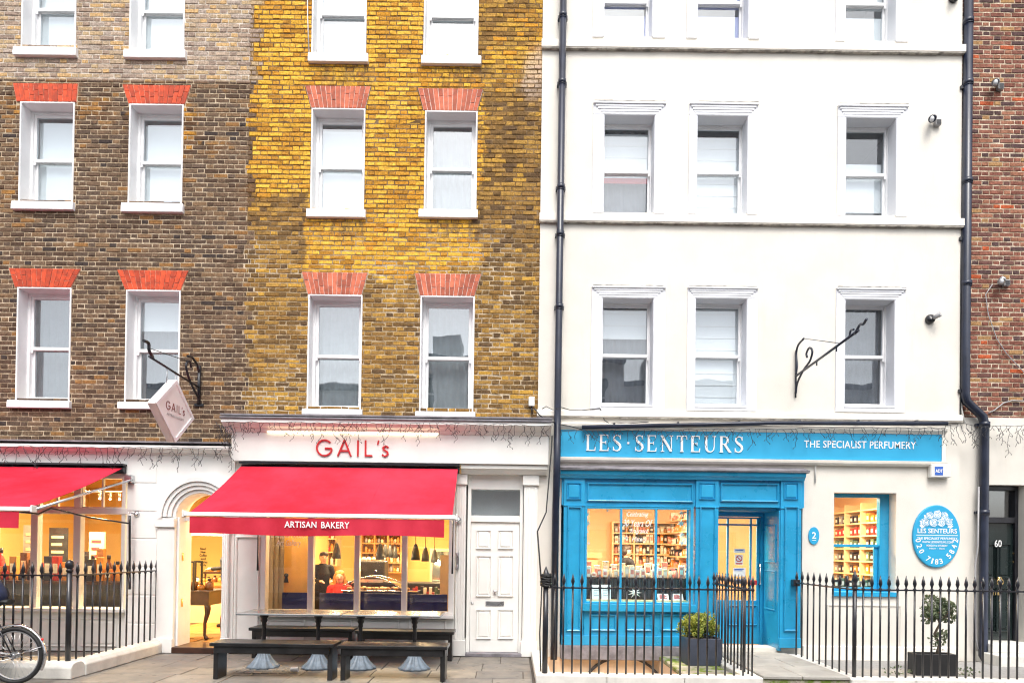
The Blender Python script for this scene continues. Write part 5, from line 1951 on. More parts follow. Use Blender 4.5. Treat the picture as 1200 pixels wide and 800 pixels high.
o = thing('bulkhead_lamp', 'black lamp just entering at the top of the white stucco wall', 'lamp', c, 'small lamps fixed to the walls')
m = MB(); m.lathe([(.0, 0), (.07, .0), (.075, .03), (.055, .07), (0, .08)], (0, 0, 0), 16); m.v = [(c.x + .02 + v[0], YS - .002 - v[2], c.z + v[1]) for v in m.v]; build(m, 'base', M['black'], o)
m = MB(); m.tube([(c.x, YS - .06, c.z), (c.x - .05, YS - .14, c.z - .02)], [.03, .045], 10); build(m, 'head', M['plasticgrey'], o)
o = thing('cable', 'thin slack wire hanging across the dark red brick', 'cable', W(1160, 400, YRD))
m = MB()
m.tube([W(x, y, YRD - .03) for x, y in ((1163, 333), (1155, 345), (1158, 368), (1168, 397), (1180, 415), (1200, 436), (1215, 450))], .007, 6)
m.tube([W(x, y, YRD - .03) for x, y in ((1158, 484), (1166, 480), (1176, 472), (1186, 469), (1210, 470))], .010, 6)
build(m, 'wire', M['plasticgrey'], o)

a, b, c, d = R(1086.5, 560, 1110, 544, YS)
o = thing('alarm_box', 'white burglar alarm box with a blue square emblem below the name board', 'alarm box', ((a + b) / 2, YS, c))
m = MB(); m.box(a, b, YS - .10, YS - .002, c, d); build(m, 'case', M['plasticwhite'], o, .012)
a, b, c, d = R(1095.5, 556.5, 1105, 546.5, YS - .1)
m = MB(); m.box(a, b, YS - .104, YS - .0995, c, d); e = build(m, 'emblem', M['text_blue'], o)
tx = MB(); add_text(tx, 'ADT', a + .008, b - .008, c + .04, d - .04, YS - .107, 0, .0025, offset=.02); build(tx, 'lettering', M['text_white'], e)
o = thing('conduit', 'thin white conduit running from the alarm box along under the name board', 'conduit', W(1020, 545, YS))
m = MB(); m.tube([W(955.5, 565, YS - .02), W(955.5, 546, YS - .02), W(958, 543.5, YS - .02), W(1086, 545, YS - .02)], .014, 8); build(m, 'pipe', M['plasticwhite'], o)
a, b, c, d = R(619.5, 476, 626.5, 465, -.05)
o = thing('junction_box', 'small white plastic box on the yellow brick beside the drainpipe', 'box', ((a + b) / 2, -.01, c))
m = MB(); m.box(a, b, -.09, -.012, c, d); build(m, 'case', M['plasticwhite'], o, .008)
m = MB(); m.tube([((a + b) / 2, -.05, c), ((a + b) / 2 + .01, -.05, c - .12)], .012, 6); build(m, 'cable', M['black'], o)

# plaques
c = W(1096, 628, YS)
hx, hz = (W(1123.5, 628, YS).x - W(1068.5, 628, YS).x) / 2, (W(1096, 591.5, YS).z - W(1096, 664.5, YS).z) / 2
o = thing('oval_sign', 'large blue oval sign with white roses and phone number on the stucco', 'sign', (c.x, YS, c.z))
m = MB()
n = 48
ell = lambda rx, rz, y: [(c.x + rx * math.cos(2 * PI * i / n), y, c.z + rz * math.sin(2 * PI * i / n)) for i in range(n)]
vs = ell(hx, hz, YS - .002) + ell(hx, hz, YS - .030) + ell(hx * .97, hz * .975, YS - .036)
fs = [tuple(range(2 * n, 3 * n))] + [(r * n + i, r * n + (i + 1) % n, (r + 1) * n + (i + 1) % n, (r + 1) * n + i) for r in range(2) for i in range(n)]
m.add(vs, fs); build(m, 'plate', M['bluesign'], o)
yy = YS - .036
flat = lambda u, q, y: (u, y, q)
rw = MB()
rg = random.Random(4)
# bouquet: five roses of ringed petals among pointed leaves
for k, (fx, fz, s) in enumerate(((-.54, .40, .17), (-.16, .40, .19), (.22, .40, .18), (.58, .42, .15), (-.34, .62, .16), (.03, .66, .18), (.38, .63, .15))):
    X, Z, r = c.x + fx * hx * .86, c.z + (fz + .04) * hz, s * hx
    rw.add([(X + r * (1 + .10 * math.cos(5 * t)) * math.cos(t), yy - .003 - k * .0004, Z + r * (1 + .10 * math.cos(5 * t)) * math.sin(t)) for t in [2 * PI * i / 30 for i in range(30)]], [tuple(range(30))])
for k in range(22):
    t = math.radians(10 + k * 160 / 21)
    r0, r1 = .50 + rg.uniform(-.08, .05), .78 + rg.uniform(-.08, .06)
    X0_, Z0_ = c.x + r0 * hx * math.cos(t), c.z + .24 * hz + r0 * hz * .72 * math.sin(t)
    X1_, Z1_ = c.x + r1 * hx * math.cos(t), c.z + .24 * hz + r1 * hz * .72 * math.sin(t)
    dx_, dz_ = -(Z1_ - Z0_) * .30, (X1_ - X0_) * .30
    rw.add([(X0_, yy - .0015 - k * .00004, Z0_), ((X0_ + X1_) / 2 + dx_, yy - .0015 - k * .00004, (Z0_ + Z1_) / 2 + dz_), (X1_, yy - .0015 - k * .00004, Z1_), ((X0_ + X1_) / 2 - dx_, yy - .0015 - k * .00004, (Z0_ + Z1_) / 2 - dz_)], [(0, 1, 2, 3)])
bq = build(rw, 'rose_emblem', M['text_white'], o)
pl = MB()
for k, (fx, fz, s) in enumerate(((-.54, .40, .17), (-.16, .40, .19), (.22, .40, .18), (.58, .42, .15), (-.34, .62, .16), (.03, .66, .18), (.38, .63, .15))):
    X, Z, r = c.x + fx * hx * .86, c.z + (fz + .04) * hz, s * hx
    for q, (rr_, a0, a1) in enumerate(((.98, 20, 330), (.66, 200, 480), (.34, 40, 320))):
        pl.ribbon(arc(X, Z, r * rr_, r * rr_, a0 + k * 40, a1 + k * 40, 14), .007, yy - .0068 - q * .0003, yy - .004, flat)
build(pl, 'petal_lines', M['bluesign'], bq)
tx = MB()
E = lambda x0, y1, x1, y0: R(x0, y1, x1, y0, YS)
add_text(tx, 'LES SENTEURS', *E(1073.5, 624.5, 1119.5, 619), yy - .006, 0, .005, offset=.01)
a, b, cc, d = E(1072, 627.2, 1120.5, 626.5); tx.box(a, b, yy - .003, yy + .001, cc, d)
add_text(tx, 'THE SPECIALIST PERFUMERY', *E(1073, 632, 1120, 629.2), yy - .004, 0, .003, offset=.01)
add_text(tx, 'WWW.LESSENTEURS.COM', *E(1079, 636, 1114.5, 633.6), yy - .004, 0, .003, offset=.01)
add_text(tx, 'MONDAY to SATURDAY', *E(1084, 640, 1108.5, 637.8), yy - .004, 0, .003, offset=.01)
add_text(tx, '10am - 7pm', *E(1087.5, 643.6, 1105, 641.4), yy - .004, 0, .003, offset=.01)
num = '020 7183 5842'
for i, ch in enumerate(num):
    if ch == ' ': continue
    t = math.radians(190 + i * (350 - 190) / (len(num) - 1))
    X, Z = c.x + hx * .80 * math.cos(t), c.z + hz * .815 * math.sin(t)
    tang = math.atan2(hz * .845 * math.cos(t), -hx * .83 * math.sin(t))
    cs, sn = math.cos(tang), math.sin(tang)
    add_text(tx, ch, -.026 if ch != '1' else -.011, .026 if ch != '1' else .011, -.042, .042, yy - .004, 0, .003, to3=lambda u, q, y: (X + u * cs - q * sn, y, Z + u * sn + q * cs), offset=.012)
build(tx, 'lettering', M['text_white'], o)
c2 = W(953.2, 627.3, YS)
o = thing('number_plaque', 'small blue oval house number plaque beside the side window', 'plaque', (c2.x, YS, c2.z))
m = MB(); n = 32; hx2, hz2 = .083, .135
vs = [(c2.x + hx2 * math.cos(2 * PI * i / n), y, c2.z + hz2 * math.sin(2 * PI * i / n)) for y in (YS - .002, YS - .022) for i in range(n)]
m.add(vs, [tuple(range(n, 2 * n))] + [(i, (i + 1) % n, n + (i + 1) % n, n + i) for i in range(n)]); build(m, 'plate', M['bluesign'], o)
tx = MB(); add_text(tx, '2', c2.x - .032, c2.x + .032, c2.z - .045, c2.z + .055, YS - .027, 0, .006, offset=.01)
build(tx, 'lettering', M['text_white'], o)
tx = MB(); tx.box(c2.x - .03, c2.x + .03, YS - .026, YS - .02, c2.z - .075, c2.z - .067); build(tx, 'underline', M['text_white'], o)


# ------------------------------------------------------------------ icicle string lights
def icicles(label, pts, n, lo, hi, seed, r=.0036):
    rg = random.Random(seed)
    p0 = Vector(pts[0])
    o = thing('string_lights', label, 'string lights', p0, 'icicle lights strung along the shopfronts')
    m = MB()
    line = []
    for i in range(len(pts) - 1):
        a, b = Vector(pts[i]), Vector(pts[i + 1])
        k = max(2, int((b - a).length / .12))
        for q in range(k):
            p = a.lerp(b, q / k); line.append(p + Vector((0, rg.uniform(-.01, .01), rg.uniform(-.02, .012))))
    line.append(Vector(pts[-1]))
    m.tube(line, r * 1.1, 5); build(m, 'cord', M['black'], o)
    tot = len(line) - 1
    for i in range(n):
        u = (i + rg.uniform(.1, .9)) / n * tot
        p = line[int(u)].lerp(line[min(int(u) + 1, tot)], u % 1)
        L = rg.uniform(lo, hi) * rg.choice((.5, .8, 1, 1, 1.25))
        m = MB()
        q = p.copy(); ch = [q.copy()]
        dx = rg.uniform(-.6, .6)
        l = 0
        while l < L:
            s = rg.uniform(.035, .06)
            dx = max(-1, min(1, dx * .4 + rg.uniform(-.9, .9)))
            q = q + Vector((dx * s * .8, rg.uniform(-.004, .004), -s * math.sqrt(max(.15, 1 - dx * dx * .64))))
            ch.append(q.copy()); l += s
            if rg.random() < .5:
                e = q + Vector((rg.choice((-1, 1)) * rg.uniform(.025, .05), rg.uniform(-.006, .003), -rg.uniform(.015, .05)))
                m.tube([q, e], r * .8, 4)
                m.tube([e, e + Vector((0, 0, -.018))], r * 1.3, 5)
        if len(ch) > 1: m.tube(ch, r, 5)
        build(m, 'strand', M['black'], o)


zA = zc1 + .04
icicles('dark icicle string lights draped along the white cornice left of the main fascia', [W(-40, 522, YG - .2), W(80, 523, YG - .2), W(272, 525, YG - .2)], 46, .10, .36, 1)
icicles('tangle of dark icicle lights hanging at the left end of the main fascia', [W(252, 494, -.47), W(262, 500, -.47), W(271, 498, -.47)], 10, .12, .42, 2)
icicles("dark icicle string lights hanging over the main bakery fascia and its red letters", [W(265, 494, -.46), W(460, 495, -.46), W(648, 498, -.46)], 64, .10, .30, 3)
icicles('dark icicle string lights hanging over the blue perfumery name board', [W(657, 504, YS - .15), W(880, 502, YS - .15), W(1108, 501, YS - .15)], 66, .08, .30, 4)
icicles('dark icicle string lights sagging round the dog-leg drainpipe onto the whitewashed base', [W(1108, 499, -.2), W(1128, 496, -.2), W(1150, 500, -.22), W(1165, 498, -.1), W(1200, 499, -.1), W(1240, 498, -.1)], 26, .12, .40, 5)


# ------------------------------------------------------------------ railings
def bar_meshes(h, r=.0125, head=.20):
    m = MB(); m.tube([(0, 0, 0), (0, 0, h - head * .9)], r, 8)
    s = MB()
    s.lathe([(r * 1.0, h - head), (r * 1.6, h - head + .012), (r * 1.6, h - head + .03), (r * .8, h - head + .045), (r * 1.0, h - head + .06), (r * 1.9, h - head + .095), (r * 1.5, h - head + .13), (.002, h)], n=8)
    return m.mesh('bar', M['black']), s.mesh('spearhead', M['black'])


def rail_run(o, A, B, n, zt, zrail, skip=(), first=True, head=.20, r=.0125, z0=None):
    A, B = Vector(A), Vector(B)
    made = {}
    for i in range(n):
        if i == 0 and not first: continue
        if i in skip: continue
        p = A.lerp(B, i / (n - 1))
        h = round(zt - p.z, 3)
        if h not in made: made[h] = bar_meshes(h, r, head)
        b = link('bar', made[h][0], o, p)
        s = link('spearhead', made[h][1], b)
    m = MB()
    a, b = A.copy(), B.copy()
    a.z = b.z = zrail
    d = (b - a).normalized()
    s = Vector((-d.y, d.x, 0)) * .022
    z = Vector((0, 0, .009))
    vs = [a - s - z, a + s - z, a + s + z, a - s + z, b - s - z, b + s - z, b + s + z, b - s + z]
    m.add(vs, [(0, 1, 2, 3), (7, 6, 5, 4), (0, 4, 5, 1), (1, 5, 6, 2), (2, 6, 7, 3), (3, 7, 4, 0)])
    build(m, 'rail', M['black'], o)


def post(o, p, h, r, ball=.0, name='post'):
    m = MB(); m.tube([(p[0], p[1], p[2]), (p[0], p[1], p[2] + h)], r, 10)
    m.tube([(p[0], p[1], p[2] + h - .02), (p[0], p[1], p[2] + h + .01)], r * 1.3, 10)
    q = build(m, name, M['black'], o)
    m = MB()
    if ball:
        m.ball((p[0], p[1], p[2] + h + .01 + ball * 1.05), ball, 12, sc=(1, 1, 1.25))
    else:
        h0 = p[2] + h
        m.lathe([(r * .9, h0), (r * 1.4, h0 + .03), (r * .7, h0 + .05), (r * 1.5, h0 + .10), (r * 1.1, h0 + .15), (.003, h0 + .24)], (p[0], p[1], 0), 10)
    build(m, 'finial', M['black'], q)


# left: along the pavement and back to the pier
YL = -2.18
lx = W(80.5, 720, YL).x
zk_ = .20
o = thing('railing', 'black spear railing with ball topped corner post before the left bakery window', 'railing', (lx, YL, 0), 'black iron railings before the houses')
zrl = W(80, 674, YL).z
rail_run(o, (lx, YL, zk_), (lx - 3.1, YL, zk_), 28, zrl + .165, zrl, first=False)
rail_run(o, (lx, YL, zk_), (lx, YG - .02, zk_), 14, zrl + .165, zrl, first=False)
post(o, (lx, YL, zk_), zrl + .07 - zk_, .032, .052)
o = thing('railing_kerb', 'rounded white stone kerb carrying the left railing', 'kerb', (lx, YL, 0))
pr = [(-.14, 0), (.14, 0), (.14, .14), (.10, .185), (.04, .203), (-.04, .203), (-.10, .185), (-.14, .14)]
m = MB(); m.prism([(YL + a, b) for a, b in pr], 'x', lx - 3.2, lx + .13)
m.prism([(lx - a, b) for a, b in pr][::-1], 'y', YL + .141, YG - .055)
build(m, 'stone', M['stonekerb'], o, .01)

# middle: round the light well of the blue shop
YM = -2.02
mx0, mx1 = W(638.5, 780, YM).x, W(881.5, 770, YM).x
zkm = .10
zrm = W(760, 689.5, YM).z
ztm = W(760, 672.5, YM).z
o = thing('railing', 'black spear railing round the light well of the blue shop', 'railing', (mx0, YM, 0), 'black iron railings before the houses')
rail_run(o, (mx0, YM, zkm), (mx1, YM, zkm), 24, ztm, zrm, first=False)
rail_run(o, (mx1, YM, zkm), (mx1, -.35, zkm), 13, ztm, zrm, first=False)
post(o, (mx0, YM, zkm), zrm + .03 - zkm, .035)
o2 = thing('cable_coil', 'black cable bundle wound round the top of the corner railing post', 'cable', (mx0, YM, zrm))
rg = random.Random(9)
m = MB()
for k in range(7):
    z = zrm + .03 + k * .022
    m.tube([(mx0 + (.055 + .012 * rg.random()) * math.cos(t), YM + (.055 + .012 * rg.random()) * math.sin(t), z + rg.uniform(-.012, .012)) for t in [2 * PI * i / 12 for i in range(12)]], .014, 6, closed=True)
build(m, 'coil', M['rubber'], o2)
m = MB()
m.tube([(mx0 - .06, YM + .02, zrm + .10), (mx0 - .10, -1.6, 1.9), (W(640, 600, -.4).x, -.4, W(640, 600, -.4).z), W(646, 530, -.4), W(647, 510, -.33)], .011, 6)
m.tube([(mx0 - .05, YM, zrm + .05), (mx0 - .07, YM, .6), (mx0 - .06, YM - .03, .3), (mx0 - .05, YM + .02, .12)], .009, 6)
build(m, 'cable', M['rubber'], o2)
o = thing('railing_kerb', 'weathered white stone kerb round the blue shop light well', 'kerb', (mx0, YM, 0))
rg = random.Random(12)
x = mx0 - .12
while x < mx1 + .1:
    L = min(rg.uniform(.7, 1.1), mx1 + .10 - x)
    if mx1 + .1 - x - L < .3: L = mx1 + .10 - x
    m = MB(); m.box(x + .003, x + L - .003, YM - .13, YM + .10, -.01, zkm + rg.uniform(-.004, .004)); build(m, 'kerb_stone', M['stonekerb'], o, .012)
    x += L
for k in range(2):
    m = MB(); m.box(mx0 - .12, mx0 + .08, YM + .103 + k * .93, YM + 1.03 + k * .93 - .004, -.01, zkm + .003 * k); build(m, 'kerb_stone', M['stonekerb'], o, .012)
    m = MB(); m.box(mx1 - .10, mx1 + .10, YM + .103 + k * .80, YM + .90 + k * .80 - .004, -.01, zkm + .003 * k); build(m, 'kerb_stone', M['stonekerb'], o, .012)

# right: before the white house and the black door
rx = W(1001, 770, YM).x
zkr = .10
zrr = W(1090, 691.5, YM).z
ztr = W(1090, 674.5, YM).z
o = thing('railing', 'black spear railing with tall corner post before the white house side window', 'railing', (rx, YM, 0), 'black iron railings before the houses')
nb = 36
pitch = .1085
rail_run(o, (rx, YM, zkr), (rx + pitch * (nb - 1), YM, zkr), nb, ztr, zrr, first=False)
rail_run(o, (rx, YM, zkr), (rx, YP + -.12, zkr), 10, ztr, zrr, first=False)
post(o, (rx, YM, zkr), zrr + .02 - zkr, .026)
m = MB(); m.box(rx - .05, rx + .05, YP - .13, YP - .015, zrr - .05, zrr + .05); build(m, 'latch_box', M['black'], o, .006)
o = thing('railing_kerb', 'white stone kerb carrying the railing before the white house', 'kerb', (rx, YM, 0))
x = rx - .10
rg = random.Random(14)
while x < 9.5:
    L = rg.uniform(.75, 1.3)
    m = MB(); m.box(x + .003, x + L - .003, YM - .14, YM + .10, -.01, zkr + rg.uniform(-.004, .004)); build(m, 'kerb_stone', M['stonekerb'], o, .012)
    x += L
for k in range(2):
    m = MB(); m.box(rx - .09, rx + .09, YM + .103 + k * .9, YM + 1.0 + k * .9 - .004, -.01, zkr + .008 * k); build(m, 'kerb_stone', M['stonekerb'], o, .012)

# paved path to the blue door
path = build(MB().box(mx1 + .103, rx - .093, -2.10, .5, -.05, .085), 'path', M['mossy'], kind='structure')
y = -2.10
k = 0
while y < .4:
    for (xa, xb_) in ((mx1 + .106, (mx1 + rx) / 2 - .05 + .2 * (k % 2)), ((mx1 + rx) / 2 - .042 + .2 * (k % 2), rx - .096)):
        m = MB(); m.box(xa, xb_, y + .004 - (.025 if k == 0 else 0), y + .716, .075, .118 + .002 * (k % 2))
        build(m, 'paving_slab', M['pathslab'], path, .008)
    y += .72
    k += 1
# slab over the light well and the well itself
m = MB()
m.box(pit[0] - .02, pit[1], pit[2] - .0, pit[3] + .0, -.62, -.55)
m.box(pit[1] - .004, pit[1] + .05, pit[2], pit[3], -.6, -.02)
m.box(pit[0] - .05, pit[0] + .004, pit[2], pit[3], -.6, -.015)
m.box(pit[0], pit[1], pit[2] - .05, pit[2] + .004, -.6, -.012)
well = build(m, 'light_well', M['beige'], kind='structure')
m = MB()
m.box(pit[1] - .02, mx1 - .11, YM + .11, YP - .04, -.01, .055)
build(m, 'well_slab', M['mossy'], well, .012)
m = MB()
ax, az = W(730, 768, -.03).x, -.56
m.prism([(ax + .62 * math.cos(math.radians(t)), az + .55 * math.sin(math.radians(t))) for t in range(0, 181, 12)], 'y', -.05, -.034)
m2 = MB()
for t in range(0, 180, 10):
    a0, a1 = math.radians(t), math.radians(t + 10)
    m2.prism([(ax + r_ * math.cos(a), az + r_ * .9 * math.sin(a)) for r_, a in ((.62, a0), (.66, a0), (.66, a1), (.62, a1))], 'y', -.09, -.034)
build(m2, 'cellar_arch', M['charcoal'], well)
m = MB()
m.box(rx + .10, 9.5, YM + .11, YS - .035, -.01, .012)
build(m, 'area_paving', M['kerb'], kind='structure')


# ------------------------------------------------------------------ planters
def leaves(m, c, rad, n, size, rg, sc=(1, 1, 1), shell_=.55):
    for _ in range(n):
        while True:
            p = Vector((rg.uniform(-1, 1), rg.uniform(-1, 1), rg.uniform(-1, 1)))
            if shell_ < p.length < 1: break
        q = Vector((c[0] + p.x * rad * sc[0], c[1] + p.y * rad * sc[1], c[2] + p.z * rad * sc[2]))
        d = (p.normalized() + Vector((rg.uniform(-.8, .8), rg.uniform(-.8, .8), rg.uniform(-.4, .9)))).normalized()
        s = d.orthogonal().normalized()
        s = Matrix.Rotation(rg.uniform(0, 6.3), 3, d) @ s
        L, w_ = size * rg.uniform(.7, 1.3), size * .42
        up = d.cross(s) * w_ * .35
        m.add([q, q + d * L * .5 + s * w_ + up, q + d * L, q + d * L * .5 - s * w_ + up], [(0, 1, 2), (0, 2, 3)])


def planter(name, label, x0, x1, y0, y1, z0, z1, mat):
    o = thing(name, label, 'planter', ((x0 + x1) / 2, (y0 + y1) / 2, z0), 'planters by the shop')
    m = MB()
    t = .035
    m.box(x0, x1, y0, y0 + t, z0, z1); m.box(x0, x1, y1 - t, y1, z0, z1)
    m.box(x0, x0 + t, y0 + t, y1 - t, z0, z1); m.box(x1 - t, x1, y0 + t, y1 - t, z0, z1)
    m.box(x0 + t, x1 - t, y0 + t, y1 - t, z0, z0 + .05)
    build(m, 'trough', M[mat], o, .006)
    m = MB()
    nx = 8
    vs = [(x0 + t + (x1 - x0 - 2 * t) * i / nx, y0 + t + (y1 - y0 - 2 * t) * j / nx, z1 - .05 + random.uniform(-.012, .02)) for j in range(nx + 1) for i in range(nx + 1)]
    m.add(vs, [(j * 9 + i, j * 9 + i + 1, j * 9 + i + 10, j * 9 + i + 9) for j in range(nx) for i in range(nx)])
    build(m, 'soil', M['soil'], o)
    return o


yp_ = -1.05
a, b, c_, d_ = R(806, 776, 846, 748, yp_)
planter('planter', 'dark slate square planter holding the boxwood by the blue door', a, b, yp_, yp_ + .5, .056, d_, 'planter')
rg = random.Random(21)
o = thing('boxwood_bush', 'clipped green boxwood bush in the slate planter by the blue door', 'shrub', ((a + b) / 2, yp_ + .25, d_ - .06))
m = MB()
for _ in range(7):
    ang = rg.uniform(0, 6.3)
    m.tube([((a + b) / 2, yp_ + .25, d_ - .06), ((a + b) / 2 + .08 * math.cos(ang), yp_ + .25 + .08 * math.sin(ang), d_ + .08), ((a + b) / 2 + .16 * math.cos(ang), yp_ + .25 + .16 * math.sin(ang), d_ + .2)], [.012, .009, .004], 5)
build(m, 'stem', M['bark'], o)
m = MB()
cx, cy_ = (a + b) / 2 - .02, yp_ + .24
for k in range(20):
    an = rg.uniform(0, 6.3)
    rr_ = rg.uniform(.0, .24)
    leaves(m, (cx + rr_ * math.cos(an), cy_ + rr_ * math.sin(an) * .9, d_ + .135 + rg.uniform(-.09, .12) * (1 - rr_)), rg.uniform(.07, .12), 190, .034, rg, shell_=.2)
build(m, 'crown', M['leafbox'], o)
yp3 = -1.35
a, b, c_, d_ = R(1074, 787, 1121, 766, yp3)
planter('planter', 'low black planter holding the small clipped olive tree behind the right railing', a, b, yp3, yp3 + .22, .013, d_, 'planterblack')
o = thing('olive_tree', 'small twisted olive tree in the low black planter before white stucco', 'tree', ((a + b) / 2, yp3 + .22, d_ - .05))
m = MB()
tx0, ty0 = (a + b) / 2 + .0, yp3 + .11
tx0 += .06
zt = W(1100, 715, yp3 + .2).z
tr = [(tx0, ty0, d_ - .06), (tx0 + .05, ty0, d_ + .12), (tx0 - .01, ty0 + .02, d_ + .26), (tx0 + .05, ty0, d_ + .40), (tx0 + .02, ty0, d_ + .52)]
m.tube(tr, [.024, .021, .018, .017, .012], 8)
for an in range(7):
    q = an * .9
    m.tube([tr[-1], (tx0 + .10 * math.cos(q), ty0 + .10 * math.sin(q), zt - .08), (tx0 + .2 * math.cos(q), ty0 + .2 * math.sin(q), zt + .05)], [.010, .007, .003], 5)
build(m, 'trunk', M['bark'], o)
m = MB()
for k in range(22):
    an, rr_ = rg.uniform(0, 6.3), rg.uniform(.02, .21)
    leaves(m, (tx0 + rr_ * math.cos(an), ty0 + rr_ * math.sin(an) * .8, zt + rg.uniform(-.10, .15)), rg.uniform(.05, .085), 66, .040, rg, shell_=.1)
for k in range(6):
    leaves(m, (tx0 + rg.uniform(-.05, .08), ty0 + rg.uniform(-.05, .05), d_ + rg.uniform(.05, .38)), .06, 22, .042, rg, shell_=.1)
leaves(m, (a - .2, ty0, .06), .22, 50, .04, rg, sc=(1, .5, .2), shell_=.1)
leaves(m, (b + .2, ty0, .05), .22, 50, .04, rg, sc=(1, .5, .2), shell_=.1)
build(m, 'crown', M['leafolive'], o)


# ------------------------------------------------------------------ benches and tables
def bench(label, xa, xb_, y0, y1, ztop, group='black wooden benches outside the bakery'):
    o = thing('bench', label, 'bench', ((xa + xb_) / 2, (y0 + y1) / 2, 0), group)
    m = MB(); m.box(xa, xb_, y0, y1, ztop - .045, ztop); build(m, 'seat', M['benchwood'], o, .006, 2)
    m = MB(); m.box(xa + .06, xb_ - .06, y0 + .02, y0 + .05, ztop - .13, ztop - .046); m.box(xa + .06, xb_ - .06, y1 - .05, y1 - .02, ztop - .13, ztop - .046); build(m, 'apron', M['benchwood'], o, .004)
    for x in (xa + .03, xb_ - .09):
        m = MB(); m.box(x, x + .06, y0 + .055, y1 - .055, .0, ztop - .047); build(m, 'leg', M['benchwood'], o, .005)
    return o


yb0, yb1 = -2.24, -1.86
zb = .46
bx = [W(q, 757, yb0).x for q in (245, 391, 394, 524)]
bench('front black bench at the left, nearest the doorway and kerb', bx[0], bx[1], yb0, yb1, zb)
bench('front black bench at the right, nearest the cream house door', bx[2] + .01, bx[3], yb0 + .01, yb1 + .01, zb - .012)
yk0, yk1 = -.62, -.26
bx = [W(q, 740, yk0).x for q in (291, 414, 415, 532)]
bench('back black bench against the left part of the shop window wall', bx[0], bx[1], yk0, yk1, zb)
bench('back black bench against the right part of the shop window wall', bx[2] + .01, bx[3], yk0 - .02, yk1 - .02, zb - .02)


def table(label, xa, xb_, y0, y1, peds):
    o = thing('table', label, 'table', ((xa + xb_) / 2, (y0 + y1) / 2, 0), 'pedestal tables outside the bakery')
    zt = .765
    m = MB(); m.box(xa, xb_, y0, y1, zt - .025, zt); build(m, 'tabletop', M['tabletop'], o, .006, 2)
    yc = (y0 + y1) / 2
    for x in peds:
        m = MB()
        m.lathe([(.026, .24), (.030, .30), (.026, .34), (.026, .56), (.034, .58), (.030, .61), (.046, .64), (.040, .67), (.06, .70), (.055, .738)], (x, yc, 0), 14)
        m.box(x - .16, x + .16, yc - .03, yc + .03, zt - .040, zt - .0255)
        build(m, 'pedestal', M['black'], o)
        m = MB()
        m.lathe([(.205, .0), (.205, .025), (.18, .04), (.135, .09), (.095, .15), (.065, .21), (.05, .25)], (x, yc, 0), 60, flute=.075, nf=12)
        build(m, 'base', M['galv'], o)
    return o


yt0, yt1 = -1.62, -.98
ym = (yt0 + yt1) / 2
tx_ = [W(q, 720, yt0).x for q in (276, 398, 400, 516)]
table('grey topped pedestal table on the left, nearest the bakery doorway', tx_[0], tx_[1], yt0, yt1, [W(309, 760, ym).x, W(372.5, 760, ym).x])
table('grey topped pedestal table on the right, nearest the cream house door', tx_[2], tx_[3], yt0 + .015, yt1 + .015, [W(422, 760, ym).x, W(485.5, 760, ym).x])
p = G(345, 787)
o = thing('paper_cup', 'crumpled white paper cup lying on the paving under the table', 'cup', p)
m = MB(); m.lathe([(.03, -.05), (.034, -.045), (.042, .045), (.045, .05), (.04, .05), (.03, -.04)], (0, 0, 0), 12, flute=.08, nf=3)
m.v = [(p.x + v[2], p.y + v[0] * .8, .036 + v[1] * .75) for v in m.v]; build(m, 'cup', M['paper'], o)
for i in range(6):
    pass
# ribbed tactile setts under the tables
rg = random.Random(5)
for i in range(7):
    for j in range(5):
        p = G(318 + i * 9, 767 + j * 5)
        m = MB(); xx, yy_ = -3.72 + i * .115, -1.3 - j * .115; m.box(xx + .006, xx + .109, yy_ + .006, yy_ + .109, -.01, .004 + rg.uniform(0, .003))
        build(m, 'sett', M['slab'], pave, .006)
o = thing('cable', 'thin white cable hanging down the yellow brick left of a top window', 'cable', W(361, 60, -.02))
m = MB(); m.tube([W(360, -60, -.03), W(360.5, 20, -.03), W(362, 61, -.03)], .009, 6); build(m, 'cable', M['plasticwhite'], o)


# ------------------------------------------------------------------ people
def capsule_chain(m, pts, rs, n=12):
    pts = [Vector(p) for p in pts]
    m.tube(pts, rs, n)
    m.ball(pts[0], rs[0], n); m.ball(pts[-1], rs[-1], n)


